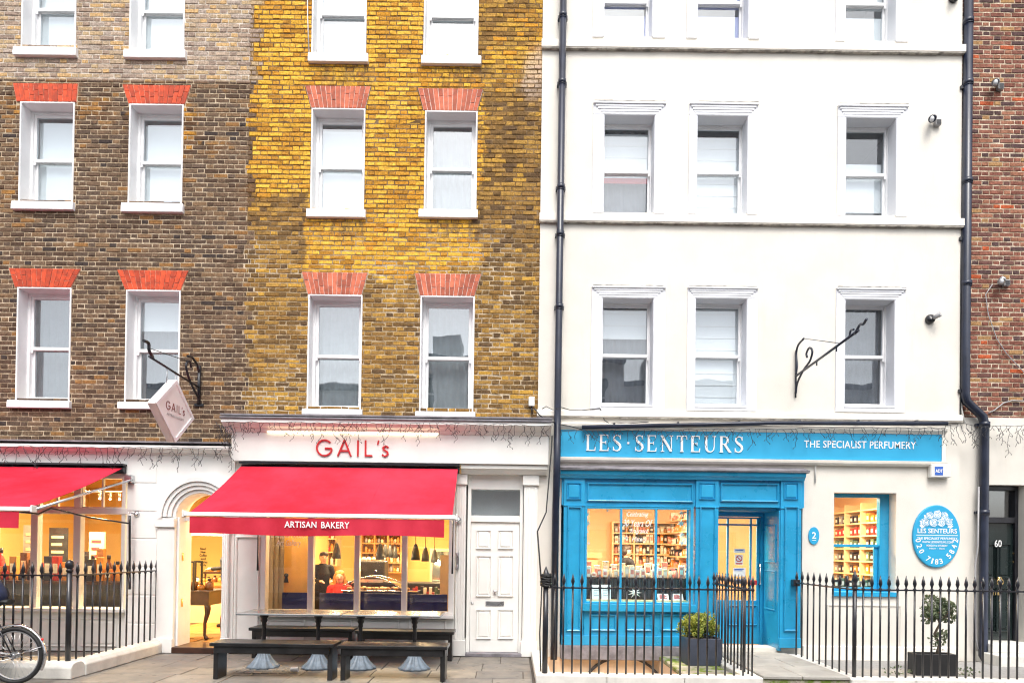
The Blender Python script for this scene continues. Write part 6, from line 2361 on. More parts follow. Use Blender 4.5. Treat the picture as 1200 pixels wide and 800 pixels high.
def person(label, loc, facing, height=1.72, seated=False, arms='desk', hair='hairdark', longhair=False, top='clothblack', legs='clothblack', bare_arms=False, group=None, lean=0.0, shoe='rubber'):
    """body = one remeshed skin surface; clothes, hair, eyes and shoes are children"""
    o = thing('person', label, 'person', loc, group)
    k = height / 1.75
    rot = Matrix.Rotation(facing, 3, 'Z')
    hip = .92 if not seated else .42

    def T(x, y, z): return Vector(loc) + rot @ (Vector((x, y - lean * max(0, z - hip), z)) * k)
    body, cl, tr, sh = MB(), MB(), MB(), MB()
    sz = hip + .50          # shoulder height
    # head and neck
    hz = hip + .70
    body.ball(T(0, 0, hz), .098 * k, 16, sc=(.86, 1.0, 1.18))
    body.ball(T(0, -.02, hz - .075), .07 * k, 12, sc=(.86, .95, .8))
    capsule_chain(body, [T(0, -.092, hz + .01), T(0, -.112, hz - .025)], [.011 * k, .016 * k], 8)
    for s in (-1, 1): body.ball(T(s * .084, .01, hz - .01), .022 * k, 8, sc=(.5, .8, 1.3))
    capsule_chain(body, [T(0, .015, hz - .08), T(0, .02, sz + .03)], [.052 * k, .06 * k])
    # trunk
    for mb_, g in ((body, 0), (cl, .018)):
        capsule_chain(mb_, [T(0, .01, hip + .02), T(0, .0, hip + .18), T(0, .0, hip + .36), T(0, .015, sz - .03)], [(.135 + g) * k, (.125 + g) * k, (.145 + g) * k, (.11 + g) * k], 16)
        capsule_chain(mb_, [T(-.155, .015, sz - .02), T(.155, .015, sz - .02)], [(.06 + g) * k, (.06 + g) * k])
    # arms
    for s in (-1, 1):
        S, E, H = {'desk': ((s * .18, .01, sz - .02), (s * .23, -.06, sz - .28), (s * .12, -.29, sz - .30)),
                   'down': ((s * .18, .01, sz - .02), (s * .22, .01, sz - .30), (s * .22, -.06, sz - .54)),
                   'bars': ((s * .18, .01, sz - .02), (s * .25, -.18, sz - .22), (s * .26, -.44, sz - .28))}[arms]
        capsule_chain(body, [T(*S), T(*E), T(*H)], [.045 * k, .036 * k, .025 * k])
        if not bare_arms: capsule_chain(cl, [T(*S), T(*E), T(E[0] + (H[0] - E[0]) * .9, E[1] + (H[1] - E[1]) * .9, E[2] + (H[2] - E[2]) * .9)], [.062 * k, .05 * k, .038 * k])
        else: capsule_chain(cl, [T(*S), T(S[0] + (E[0] - S[0]) * .6, S[1] + (E[1] - S[1]) * .6, S[2] + (E[2] - S[2]) * .6)], [.062 * k, .055 * k])
        d = (Vector(H) - Vector(E)).normalized()
        side = Vector((0, 0, 1)).cross(d)
        side = side.normalized() if side.length > .1 else Vector((1, 0, 0))
        nrm = d.cross(side)
        Hh = Vector(H)
        capsule_chain(body, [T(*Hh), T(*(Hh + d * .055))], [.028 * k, .034 * k], 10)
        for q, L in enumerate((.072, .082, .076, .060)):       # four fingers, curled
            b = Hh + d * .075 + side * (.024 - q * .016)
            capsule_chain(body, [T(*b), T(*(b + d * L * .5 - nrm * .008)), T(*(b + d * L * .85 - nrm * .03))], [.0095 * k, .009 * k, .008 * k], 8)
        b = Hh + d * .03 + side * .03 * s
        capsule_chain(body, [T(*b), T(*(b + side * .025 * s + d * .03)), T(*(b + side * .025 * s + d * .055))], [.012 * k, .010 * k, .009 * k], 8)
    # legs
    for s in (-1, 1):
        if seated: A, K, Fo = (s * .09, .0, hip), (s * .11, -.42, hip + .02), (s * .11, -.42 + .02, .09)
        else: A, K, Fo = (s * .09, .0, hip), (s * .10, -.02, .50), (s * .11, .02, .09)
        if arms == 'bars': A, K, Fo = (s * .09, .0, hip), (s * .10, -.30, hip - .28 - .1 * s), (s * .10, -.12, hip - .70 - .1 * s)
        for mb_, g in ((body, 0), (tr, .014)):
            capsule_chain(mb_, [T(*A), T(*K), T(*Fo)], [(.082 + g) * k, (.056 + g) * k, (.038 + g) * k])
        foot = Vector(Fo)
        capsule_chain(body, [T(*foot), T(foot.x, foot.y - .04, foot.z - .04), T(foot.x, foot.y - .15, foot.z - .055)], [.036 * k, .036 * k, .028 * k])
        capsule_chain(sh, [T(foot.x, foot.y + .025, foot.z - .045), T(foot.x, foot.y - .06, foot.z - .04), T(foot.x, foot.y - .17, foot.z - .055)], [.043 * k, .046 * k, .036 * k])
    capsule_chain(tr, [T(-.07, .01, hip + .04), T(.07, .01, hip + .04)], [.135 * k, .135 * k])

    def solid(mb_, nm, mt, vox):
        ob = build(mb_, nm, M[mt], o)
        r = ob.modifiers.new('remesh', 'REMESH')
        r.mode = 'VOXEL'; r.voxel_size = vox; r.use_smooth_shade = True
        sm = ob.modifiers.new('smooth', 'SMOOTH'); sm.factor = .5; sm.iterations = 3
        return ob
    solid(body, 'body', 'skin', .010)
    solid(cl, 'top', top, .012)
    solid(tr, 'trousers', legs, .012)
    solid(sh, 'shoes', shoe, .012)
    hb = MB()
    for (x, y, z, r) in ((0, .02, .045, .092), (0, .045, .0, .088), (-.035, -.02, .07, .06), (.035, -.02, .07, .06), (0, -.04, .085, .045)):
        hb.ball(T(x, y, hz + z), r * k, 12)
    if longhair:
        for s in (-1, 1):
            capsule_chain(hb, [T(s * .07, .0, hz + .03), T(s * .095, .02, hz - .06), T(s * .09, .02, hz - .16)], [.045 * k, .042 * k, .03 * k])
        capsule_chain(hb, [T(0, .07, hz), T(0, .08, hz - .15)], [.075 * k, .06 * k])
    solid(hb, 'hair', hair, .010)
    for s in (-1, 1):
        e = MB(); e.ball(T(s * .032, -.090, hz + .012), .011 * k, 8, sc=(1.2, .7, .7)); build(e, 'eye', M['text_dark'], o)
    e = MB(); capsule_chain(e, [T(-.024, -.088, hz - .062), T(0, -.096, hz - .066), T(.024, -.088, hz - .062)], [.005, .007, .005], 6); build(e, 'mouth', M['text_red'], o)
    return o


FLB = .09
c = W(381, 670, 2.0)
person('man in dark clothes standing behind the bakery counter, head bowed', (c.x - .05, 2.0, FLB), .5, 1.48, arms='desk', top='clothblack', lean=.12)
c = W(398, 690, 1.55)
person('woman with ginger hair and a red jacket seated inside the bakery window', (c.x, 1.55, FLB), .15, 1.62, seated=True, hair='hairblond', longhair=True, top='clothred', legs='clothblack')
c = W(262, 700, 2.6)
person('customer in black trousers standing inside the bakery doorway', (c.x + .09, 2.6, FLB), -1.4, 1.75, arms='desk', top='clothblack', shoe='clothblack')
c = W(734.5, 660, 2.3)
person('shop assistant in black standing among the perfume shelves', (c.x, 2.3, .15), 2.0, 1.62, arms='desk', top='clothblack')

# ------------------------------------------------------------------ bicycle leaving on the left
bc = W(20, 767, -2.62)
wr = .335
bz = wr
bxc = W(17.5, 770, -2.62).x
o = thing('bicycle', 'dark bicycle with chrome mudguard and red rear reflector riding out at the left', 'bicycle', (bxc, -2.62, 0))
yb = -2.62


def wheel(x):
    m = MB()
    ring = lambda r: [(x + r * math.cos(2 * PI * i / 36), yb, bz + r * math.sin(2 * PI * i / 36)) for i in range(36)]
    m.tube(ring(wr - .022), .025, 8, closed=True)
    wv = build(m, 'wheel', M['rubber'], o)
    m = MB(); m.tube(ring(wr - .054), .009, 6, closed=True); build(m, 'rim', M['plasticgrey'], wv)
    m = MB(); m.tube([(x, yb - .05, bz), (x, yb + .05, bz)], .022, 10); m.tube([(x, yb - .035, bz), (x, yb - .028, bz)], .04, 12); m.tube([(x, yb + .028, bz), (x, yb + .035, bz)], .04, 12); build(m, 'hub', M['steel'], wv)
    for i in range(28):
        a = 2 * PI * i / 28
        b = a + (.5 if i % 2 else -.5)
        m = MB(); s = .03 if i % 4 < 2 else -.03
        m.tube([(x + .035 * math.cos(b), yb + s, bz + .035 * math.sin(b)), (x + (wr - .055) * math.cos(a), yb, bz + (wr - .055) * math.sin(a))], .0022, 4); build(m, 'spoke', M['steel'], wv)


wheel(bxc)
wheel(bxc - 1.05)
for xx, a0, a1 in ((bxc, -28, 170), (bxc - 1.05, 20, 160)):
    m = MB()
    vs, fs = [], []
    nn = 26
    for i in range(nn + 1):
        a = math.radians(a0 + (a1 - a0) * i / nn)
        for (q, dr) in ((-.026, -.012), (-.018, .004), (0, .010), (.018, .004), (.026, -.012), (.0, .006)):
            r = wr + .026 + dr
            vs.append((xx + r * math.cos(a), yb + q, bz + r * math.sin(a)))
    for i in range(nn):
        for k in range(6):
            fs.append((i * 6 + k, i * 6 + (k + 1) % 6, i * 6 + 6 + (k + 1) % 6, i * 6 + 6 + k))
    m.add(vs, fs, 0, True); build(m, 'mudguard', M['chrome'], o)
m = MB()
for s in (-1, 1):
    m.tube([(bxc, yb + s * .055, bz), (bxc + (wr + .01) * math.cos(.32), yb + s * .028, bz + (wr + .01) * math.sin(.32))], .004, 5)
build(m, 'mudguard_stay', M['chrome'], o)
m = MB(); a = .55; m.lathe([(0, 0), (.018, 0), (.018, .012), (0, .02)], (0, 0, 0), 10); px_ = (bxc + (wr + .03) * math.cos(a), yb, bz + (wr + .03) * math.sin(a)); m.v = [(px_[0] + v[2], px_[1] + v[0], px_[2] + v[1]) for v in m.v]; build(m, 'reflector', M['redplastic'], o)
m = MB()
bb = Vector((bxc - .44, yb, bz - .05)); st_ = Vector((bxc - .24, yb, bz + .42)); hd_ = Vector((bxc - .80, yb, bz + .45)); fa = Vector((bxc - 1.05, yb, bz))
for s in (-.045, .045):
    off = Vector((0, s, 0))
    m.tube([Vector((bxc, yb, bz)) + off, bb + off * .6], .010, 8)
    m.tube([Vector((bxc, yb, bz)) + off, st_ + off * .4], .008, 8)
    m.tube([fa + off, hd_ + off * .8 + Vector((-.02, 0, -.12))], .010, 8)
m.tube([bb, st_], .016, 8); m.tube([bb, hd_ + Vector((-.03, 0, -.1))], .018, 8); m.tube([st_, hd_], .015, 8); m.tube([hd_ + Vector((-.04, 0, -.14)), hd_ + Vector((.03, 0, .1))], .02, 8)
build(m, 'frame', M['black'], o)
m = MB(); m.tube([st_, st_ + Vector((.05, 0, .18))], .013, 8); build(m, 'seat_post', M['steel'], o)
m = MB(); sp = st_ + Vector((.05, 0, .2)); m.tube([sp + Vector((.13, 0, .02)), sp + Vector((.05, 0, .02)), sp + Vector((-.12, 0, .01))], [.07, .06, .02], 10); m.v = [(v[0], yb + (v[1] - yb), sp.z + (v[2] - sp.z) * .45) for v in m.v]; build(m, 'saddle', M['rubber'], o)
m = MB(); hb_ = hd_ + Vector((.03, 0, .14)); m.tube([hb_ + Vector((.12, -.28, .02)), hb_ + Vector((0, -.22, .05)), hb_, hb_ + Vector((0, .22, .05)), hb_ + Vector((.12, .28, .02))], .012, 8); build(m, 'handlebar', M['steel'], o)
m = MB(); m.tube([bb + Vector((0, -.05, 0)), bb + Vector((0, .05, 0))], .02, 8)
m.tube([bb + Vector((0, -.06, 0)), bb + Vector((.1, -.06, -.14)), bb + Vector((.1, -.16, -.14))], .011, 6); m.tube([bb + Vector((0, .06, 0)), bb + Vector((-.1, .06, .14)), bb + Vector((-.1, .16, .14))], .011, 6)
build(m, 'crank', M['steel'], o)
m = MB()
m.tube([(bb.x, yb - .045, bb.z + .085), (bxc, yb - .045, bz + .03)], .006, 5); m.tube([(bb.x, yb - .045, bb.z - .085), (bxc, yb - .045, bz - .03)], .006, 5)
m.tube([(bb.x + .085 * math.cos(t), yb - .045, bb.z + .085 * math.sin(t)) for t in [2 * PI * i / 20 for i in range(20)]], .006, 5, closed=True)
build(m, 'chain', M['steel'], o)
rl = (sp.x - .09, yb, sp.z + .05 - .92 * .98)
person('cyclist in a navy jacket riding out of view at the left', rl, -PI / 2, 1.72, arms='bars', top='clothnavy', legs='clothblack', lean=.45)

# ------------------------------------------------------------------ inside the bakery


def pendant(px, py, Y, s, label, group):
    c = W(px, py, Y)
    o = thing('pendant_lamp', label, 'pendant lamp', (c.x, Y, c.z), group)
    m = MB(); m.lathe([(.022 * s, .16 * s), (.03 * s, .15 * s), (.05 * s, .09 * s), (.075 * s, .0), (.092 * s, -.16 * s), (.086 * s, -.16 * s), (.07 * s, -.0), (.02 * s, .13 * s)], (c.x, Y, c.z), 18); build(m, 'lamp_shade', M['pendant'], o)
    m = MB(); m.tube([(c.x, Y, c.z + .16 * s), (c.x, Y, 2.97)], .006, 5); build(m, 'cord', M['rubber'], o)
    m = MB(); m.ball((c.x, Y, c.z - .115 * s), .045 * s, 10); build(m, 'bulb', M['bulb'], o)
    ld = bpy.data.lights.new('pendant_light', 'POINT'); ld.energy = 8; ld.color = (1, .70, .36); ld.shadow_soft_size = .05
    lo = bpy.data.objects.new('pendant_light', ld); lo.location = (c.x, Y, c.z - .22 * s); COL.objects.link(lo); lo.parent = o; lo.matrix_parent_inverse = Matrix.Translation(-WL[o.name])


for (px, py, Y, s, lab) in ((394.5, 645, 1.3, .85, 'large grey bell pendant lamp above the seated woman in the bakery'), (445.5, 646, 1.3, .88, 'largest grey bell pendant lamp of the row beside the window mullion'),
                            (451.5, 645, 2.9, .8, 'second grey pendant lamp in the receding row'), (457, 645.5, 3.9, .8, 'third grey pendant lamp in the receding row'), (462.5, 646.5, 4.6, .85, 'last grey pendant lamp of the receding row'),
                            (487, 646.5, 1.2, .88, 'grey bell pendant lamp behind the rightmost pane of the bakery window'), (498.5, 649, 2.2, .85, 'grey pendant lamp near the tall pale mirror'), (509, 651, 2.6, .8, 'grey pendant lamp nearest the right wall of the bakery')):
    pendant(px, py, Y, s, lab, 'grey bell pendants in the bakery')


def lampbox(name, label, x0, x1, y0, y1, z, mat, watts, col, cat='ceiling lamp'):
    o = thing(name, label, cat, ((x0 + x1) / 2, (y0 + y1) / 2, z))
    m = MB(); m.box(x0, x1, y0, y1, z + .012, z + .06); build(m, 'housing', M['whitemetal'], o, .005)
    m = MB(); m.box(x0 + .015, x1 - .015, y0 + .015, y1 - .015, z, z + .0115); build(m, 'diffuser', M[mat], o)
    ld = bpy.data.lights.new(name + '_light', 'AREA'); ld.shape = 'RECTANGLE'; ld.size = x1 - x0; ld.size_y = y1 - y0; ld.energy = watts; ld.color = col
    lo = bpy.data.objects.new(name + '_light', ld); lo.location = ((x0 + x1) / 2, (y0 + y1) / 2, z - .02); COL.objects.link(lo); lo.parent = o; lo.matrix_parent_inverse = Matrix.Translation(-WL[o.name])
    return o


WARM = (1, .70, .34)
lampbox('ceiling_lamp', 'long white ceiling lamp above the bakery counter in the main window', -3.6, -1.6, 2.6, 2.9, 2.88, 'tubelight', 170, WARM)
lampbox('ceiling_lamp', 'lit ceiling lamp inside the left bakery window', -8.2, -6.4, 1.3, 1.6, 2.88, 'tubelight', 260, WARM)
p = W(245, 627, 2.4)
q = W(224, 627, 2.4)
o = lampbox('tube_lamp', 'bright tube lamp with slatted top seen through the arched doorway', q.x, q.x + 1.1, 2.3, 2.5, p.z, 'tubelight', 28, (1, .74, .36))
for i in range(10):
    m = MB(); x = q.x + .05 + i * .1; m.box(x, x + .035, 2.28, 2.52, p.z + .065, p.z + .17); build(m, 'slat', M['darkwood'], o)
lampbox('ceiling_lamp', 'lit ceiling panel over the perfume shop floor', 1.4, 3.2, .75, 1.5, 2.80, 'tubelight', 165, (1, .72, .42))
lampbox('ceiling_lamp', 'lit ceiling panel inside the side window of the perfume shop', 4.6, 5.8, 1.0, 1.5, 2.80, 'tubelight', 110, (1, .74, .44))
for i_, (px, py) in enumerate(((90, 583), (117, 584), (129, 584.5), (140, 585))):
    c = W(px, py, 1.0)
    o = thing('spot_lamp', f'bright spot lamp, {ORD[i_]} from the left on the rail behind the left transom', 'spot lamp', c, 'spot lamps behind the left bakery transom')
    m = MB(); m.ball(c, .017, 10); build(m, 'bulb', M['bulb'], o)
    m = MB(); m.tube([(c.x, c.y, c.z + .02), (c.x, c.y, c.z + .1)], .018, 8); build(m, 'holder', M['whitemetal'], o)
c0, c1 = W(40, 583, 1.0), W(150, 585, 1.0)
o = thing('lamp_rail', 'thin lamp rail behind the left bakery transom panes', 'rail', c0)
m = MB(); m.tube([(c0.x, 1.0, c0.z + .12), (c1.x, 1.0, c0.z + .12)], .012, 6); build(m, 'rail', M['whitemetal'], o)

# golden panel with a keyhole just behind the leftmost pane
a, b, c_, d_ = R(320, 696, 362, 560, .5)
o = thing('display_board', 'golden display panel with a dark keyhole mark behind the leftmost pane', 'panel', ((a + b) / 2, .5, c_))
m = MB(); m.box(a, b, .60, .63, .09, d_); build(m, 'board', M['gold'], o)
kx, kz = W(335.5, 675, .6).x, W(335.5, 675, .6).z
m = MB(); m.lathe([(0, 0), (.035, 0), (.035, .006), (0, .006)], (0, 0, 0), 14); m.v = [(kx + v[0], .598 - v[2], kz + .02 + v[1]) for v in m.v]
m.prism([(kx - .042, kz - .10), (kx + .042, kz - .10), (kx + .018, kz + .0), (kx - .018, kz + .0)], 'y', .592, .598); build(m, 'keyhole', M['text_dark'], o)
o = thing('spot_lamp', 'small white spot lamp lighting the golden keyhole panel behind the awning', 'spot lamp', ((a + b) / 2, .42, 2.7))
m = MB(); m.tube([((a + b) / 2, .42, 2.97), ((a + b) / 2, .42, 2.74), ((a + b) / 2, .45, 2.68)], [.02, .03, .045], 10); build(m, 'housing', M['whitemetal'], o)
m = MB(); m.ball(((a + b) / 2, .455, 2.665), .03, 10); build(m, 'bulb', M['bulb'], o)
ld = bpy.data.lights.new('spot_light', 'POINT'); ld.energy = 45; ld.color = (1, .74, .40); ld.shadow_soft_size = .04
lo = bpy.data.objects.new('spot_light', ld); lo.location = ((a + b) / 2, .44, 2.55); COL.objects.link(lo); lo.parent = o; lo.matrix_parent_inverse = Matrix.Translation(-WL[o.name])
a2, b2, c2_, d2_ = R(312, 694, 333, 560, .45)
o = thing('display_board', 'grey drape standing at the left end of the main bakery window', 'panel', (a2, .45, .1))
m = MB()
for i in range(7):
    x = a2 + (b2 - a2) * i / 7
    m.box(x, x + (b2 - a2) / 7 * .96, .45 + .02 * (i % 2), .475 + .02 * (i % 2), .09, d2_)
build(m, 'cloth', paint('grey_beige_drape', (.33, .28, .22), .8, .1, 4, .1), o)

# counter, pastry case and shelves
o = thing('counter', 'long dark bakery counter behind the main window', 'counter', (-2.2, 2.7, .09))
m = MB(); m.box(-3.3, -1.0, 2.5, 3.1, .09, .95); build(m, 'body', M['darkwood'], o); m = MB(); m.box(-3.35, -.98, 2.45, 3.15, .951, .99); build(m, 'top', M['charcoal'], o)
o = thing('pastry_case', 'curved glass pastry case with chrome edges inside the bakery window', 'display case', (-2.0, 1.2, .09))
yc = .95
p0, p1, p2 = W(402, 688, yc), W(440, 677, yc), W(471, 690, yc)
cz0 = W(430, 692, yc).z
m = MB(); m.box(p0.x, p2.x + .25, yc, yc + .6, .09, cz0 - .01); build(m, 'plinth', M['navy'], o)
m = MB(); m.tube([(p0.x - .02, yc - .01, cz0), (p2.x + .26, yc - .01, cz0)], .012, 8); build(m, 'rail', M['chrome'], o)
ap = [(p0.x + (p2.x - p0.x) * i / 14, cz0 + (p1.z - cz0 + .02) * math.sin(PI * (.12 + .82 * i / 14))) for i in range(15)]
for yy_ in (yc, yc + .58):
    m = MB(); m.tube([(x, yy_, z) for x, z in ap], .010, 8); build(m, 'hoop', M['chrome'], o)
m = MB()
for i in range(14):
    (xa, za), (xb_, zb_) = ap[i], ap[i + 1]
    m.add([(xa, yc, za), (xb_, yc, zb_), (xb_, yc + .58, zb_), (xa, yc + .58, za)], [(0, 1, 2, 3)], 0, True)
build(m, 'glass_hood', M['glassshop'], o)
rg = random.Random(31)
bread = [paint('golden_crust', (.50, .24, .06), .6, .3, 20, .3), paint('dark_crust', (.22, .09, .03), .6, .3, 20, .3), paint('pale_dough', (.70, .50, .26), .7, .2, 20, .2)]
for i in range(16):
    x = p0.x + .08 + i * (p2.x - p0.x + .05) / 16
    o = thing('pastry', f'browned pastry, {ORD[i]} from the left in the curved glass case', 'pastry', (x, yc + .2, cz0), 'pastries in the glass case')
    m = MB(); m.ball((x, yc + rg.uniform(.12, .4), cz0 + .03), .045, 10, sc=(1.1, .9, .7)); build(m, 'crust', rg.choice(bread), o)


def shelf_unit(label, x0, x1, y0, y1, z0, z1, n, mat, cols=1, back='interior'):
    o = thing('shelf_unit', label, 'shelves', ((x0 + x1) / 2, y0, z0))
    m = MB(); m.box(x0, x1, y1 - .03, y1, z0, z1); build(m, 'back', M[back], o)
    zs = [z0 + (z1 - z0) * i / n for i in range(n + 1)]
    for z in zs:
        m = MB(); m.box(x0, x1, y0, y1 - .031, z - .015, z + .015); build(m, 'shelf', M[mat], o)
    for i in range(cols + 1):
        x = x0 + (x1 - x0) * i / cols
        m = MB(); m.box(x - .018, x + .018, y0 - .004, y1 - .03, z0 - .014, z1 + .016); build(m, 'upright', M[mat], o)
    return zs


palette = {n_: paint(n_, c_, r_, .1, 10, .05) for n_, c_, r_ in (('jar_red', (.5, .04, .03), .3), ('jar_cream', (.75, .62, .42), .4), ('jar_brown', (.16, .06, .02), .3), ('box_black', (.03, .025, .03), .4), ('box_orange', (.65, .26, .04), .5), ('box_white', (.82, .78, .70), .5), ('box_pink', (.70, .28, .22), .5), ('box_grey', (.30, .28, .28), .5), ('glass_amber', (.50, .22, .05), .15), ('box_green', (.10, .16, .10), .5))}


def goods(label, name, cat, group, x0, x1, yc_, z, n, hlo, hhi, mats, rg, shape='bottle', wide=.9, axis='x', y0=None):
    for i in range(n):
        t = (i + .5) / n
        wd = (x1 - x0) / n * wide
        if axis == 'x': px_, py_ = x0 + (x1 - x0) * t, yc_ + rg.uniform(-.02, .02)
        else: px_, py_ = yc_, x0 + (x1 - x0) * t
        h = rg.uniform(hlo, hhi)
        hue = rg.choice(mats)
        mt = palette[hue]
        o = thing(name, f"{HUE[hue]} {name.replace('_', ' ')}, {ORD[i]} from {'left' if axis == 'x' else 'street'}, {label}", cat, (px_, py_, z), group)
        m = MB()
        r = min(wd * .5, .07)
        sh = shape if shape != 'mix' else rg.choice(('bottle', 'box', 'box'))
        if sh == 'bottle':
            m.lathe([(r * .9, 0), (r, .01), (r, h * .62), (r * .45, h * .74), (r * .42, h * .84)], (px_, py_, z), 10); build(m, 'glass', mt, o)
            m = MB(); m.lathe([(r * .5, h * .84), (r * .5, h), (r * .3, h)], (px_, py_, z), 10); build(m, 'stopper', palette['box_black'], o)
        else:
            m.box(px_ - r, px_ + r, py_ - r * .8, py_ + r * .8, z, z + h); build(m, 'carton', mt, o, .003)
            m = MB(); m.box(px_ - r * .7, px_ + r * .7, py_ - r * .8 - .002, py_ - r * .8 - .0005, z + h * .3, z + h * .7) if axis == 'x' else m.box(px_ - r - .002, px_ - r - .0005, py_ - r * .5, py_ + r * .5, z + h * .3, z + h * .7)
            build(m, 'label', palette['box_white'] if mt != palette['box_white'] else palette['box_pink'], o)


rg = random.Random(44)
a, b, c_, d_ = R(341, 686, 363, 600, 4.9)
a, b = W(366, 650, 4.9).x, W(394, 650, 4.9).x
zs = shelf_unit('lit shelf unit of jars at the back of the bakery', a - .2, b, 4.9, 5.3, W(380, 662, 4.9).z, 2.75, 5, 'shelf', 2)
for i_, z in enumerate(zs[:-1]):
    goods(f'{ORD[i_]} lowest lit shelf behind the counterman', 'jar', 'jar', 'jars on the bakery back shelves', a - .12, b - .08, 5.0, z + .016, 7, .12, .22, ['jar_red', 'jar_cream', 'jar_brown', 'box_orange', 'box_white'], rg)
a, b = W(422, 650, 4.9).x, W(469, 650, 4.9).x
zs = shelf_unit('open wall shelves with bottles above the bakery coffee counter', a, b, 5.0, 5.35, 1.1, 2.2, 5, 'wood', 3, back='gold')
for i_, z in enumerate(zs[:-1]):
    goods(f'{ORD[i_]} lowest wall shelf above coffee counter', 'bottle', 'bottle', 'bottles on the bakery wall shelves', a + .05, b - .05, 5.12, z + .016, 11, .10, .17, ['jar_brown', 'glass_amber', 'jar_cream', 'box_grey', 'box_orange'], rg)
# machines and things on the counter
c = W(433, 672, 2.6)
o = thing('coffee_machine', 'dark coffee machine on the bakery counter', 'coffee machine', (c.x, 2.7, .99))
m = MB(); m.box(c.x - .3, c.x + .3, 2.55, 3.0, 1.03, 1.40); build(m, 'body', M['charcoal'], o, .03, 2)
m = MB(); m.box(c.x - .28, c.x + .28, 2.50, 2.54, .992, 1.05); build(m, 'drip_tray', M['steel'], o)
for dx_ in (-.15, .15):
    m = MB(); m.tube([(c.x + dx_, 2.54, 1.22), (c.x + dx_, 2.42, 1.20)], .025, 8); build(m, 'group_head', M['chrome'], o)
goods('on top of the bakery coffee machine', 'cup', 'cup', 'cups on the coffee machine', c.x - .28, c.x + .28, 2.75, 1.402, 6, .08, .10, ['box_white', 'jar_cream'], rg)
# tall pale mirror and chair at right
a, b, c_, d_ = R(493, 694, 520, 642, 1.9)
o = thing('mirror', 'tall pale framed mirror leaning behind the rightmost pane', 'mirror', ((a + b) / 2, 3.2, .1))
m = MB(); m.box(a, b + .3, 3.3, 3.34, .09, d_); build(m, 'frame', M['shelf'], o)
m = MB(); m.box(a + .05, b + .25, 3.292, 3.2995, .2, d_ - .06); build(m, 'glass', paint('silvered_glass', (.55, .60, .55), .08, .05, 2, 0, metal=.9), o)
a, b, c_, d_ = R(515, 696, 526, 650, .7)
o = thing('menu_board', 'lit cream panel at the right end of the main bakery window', 'panel', (a, .8, .1))
m = MB(); m.box(a, b + .1, .80, .83, .09, d_); build(m, 'board', M['shelf'], o)
c = W(503, 690, 1.4)
o = thing('gift_basket', 'basket of red and green packets behind the rightmost pane', 'basket', (c.x, 1.4, .8))
m = MB(); m.box(c.x - .35, c.x + .3, 1.3, 1.6, .09, c.z - .1); build(m, 'stand', M['charcoal'], o)
for i in range(12):
    m = MB(); xx = c.x - .3 + i * .05; m.box(xx, xx + .045, 1.34 + rg.uniform(0, .1), 1.46, c.z - .099, c.z - .05 + rg.uniform(0, .12)); build(m, 'packet', palette[rg.choice(['jar_red', 'jar_red', 'box_green', 'box_white', 'box_black'])], o)

# left window goods
o = thing('display_table', 'dark display table inside the left bakery window', 'table', (-7.2, .6, .09))
zt = W(90, 680, .6).z
m = MB(); m.box(-9.6, -6.2, .40, 1.1, zt - .05, zt); build(m, 'top', M['darkwood'], o)
m = MB(); m.box(-9.5, -6.25, .45, .5, zt - .50, zt - .051); build(m, 'front', M['charcoal'], o)
for x in (-9.4, -6.4):
    m = MB(); m.box(x, x + .07, .9, .97, .09, zt - .052); build(m, 'leg', M['darkwood'], o)
for k in range(2):
    goods(('front row', 'back row')[k] + ' on the left window table', 'jar', 'jar', 'jars in the left bakery window', -9.0, -6.3, .62 + k * .25, zt + .001, 19, .16, .42 + .12 * k, ['jar_brown', 'glass_amber', 'jar_red', 'box_orange', 'box_black', 'jar_brown'], rg, shape='mix', wide=.8)
for lab, px, mt in (('dark menu board on the wall behind the left bakery window', (57, 690, 78, 618), 'charcoal'), ('grey menu board at the far left of the bakery window', (27, 680, 45, 615), 'plasticgrey'), ('red and cream poster on the wall behind the left bakery window', (104, 680, 122, 623), 'shelf')):
    a, b, c_, d_ = R(*px, 2.2)
    o = thing('wall_board', lab, 'board', ((a + b) / 2, 2.2, c_), 'boards behind the left bakery window')
    m = MB(); m.box(a, b, 2.2, 2.24, .09, d_); build(m, 'panel', M[mt], o)
    m = MB()
    for i in range(4):
        zz = d_ - .15 - i * .14
        m.box(a + .05, b - .06 - .03 * (i % 2), 2.192, 2.1995, zz - .05, zz)
    build(m, 'print', M['blindred'] if mt == 'shelf' else M['interior'], o)

# through the doorway
o = thing('console_table', 'dark brown table with a curved cabriole leg inside the doorway', 'table', W(230, 745, .75))
a, b = W(221, 700, .7).x - .5, W(244, 700, .7).x
zt = W(232, 692, .7).z
zl = W(232, 709, .7).z
m = MB(); m.box(a, b + .02, .7, 1.5, zt - .03, zt); build(m, 'top', M['darkwood'], o, .006)
m = MB(); m.box(a + .02, b, .72, 1.48, zl, zt - .031); build(m, 'apron', M['darkwood'], o)
for (x, y) in ((b - .05, .77), (b - .05, 1.43), (a + .1, .77), (a + .1, 1.43)):
    m = MB(); m.tube([(x, y, zl + .04), (x + .015, y, zl - .06), (x + .01, y, zl - .14), (x - .03, y, zl - .30), (x - .03, y, FLB + .07), (x, y, FLB + .02), (x + .015, y, FLB + .001)], [.05, .052, .042, .028, .024, .036, .034], 10); build(m, 'leg', M['darkwood'], o)
o = thing('display_box', 'small black framed glass box on the dark brown doorway table', 'box', W(224, 672, .8))
a, b, c_, d_ = R(219, 691, 227, 657, .8)
m = MB()
for (x, y) in ((a, .8), (b, .8), (a, 1.1), (b, 1.1)): m.box(x - .015, x + .015, y - .015, y + .015, zt + .001, d_)
for y in (.8, 1.1): m.box(a + .015, b - .015, y - .014, y + .014, d_ - .03, d_)
build(m, 'frame', M['black'], o)
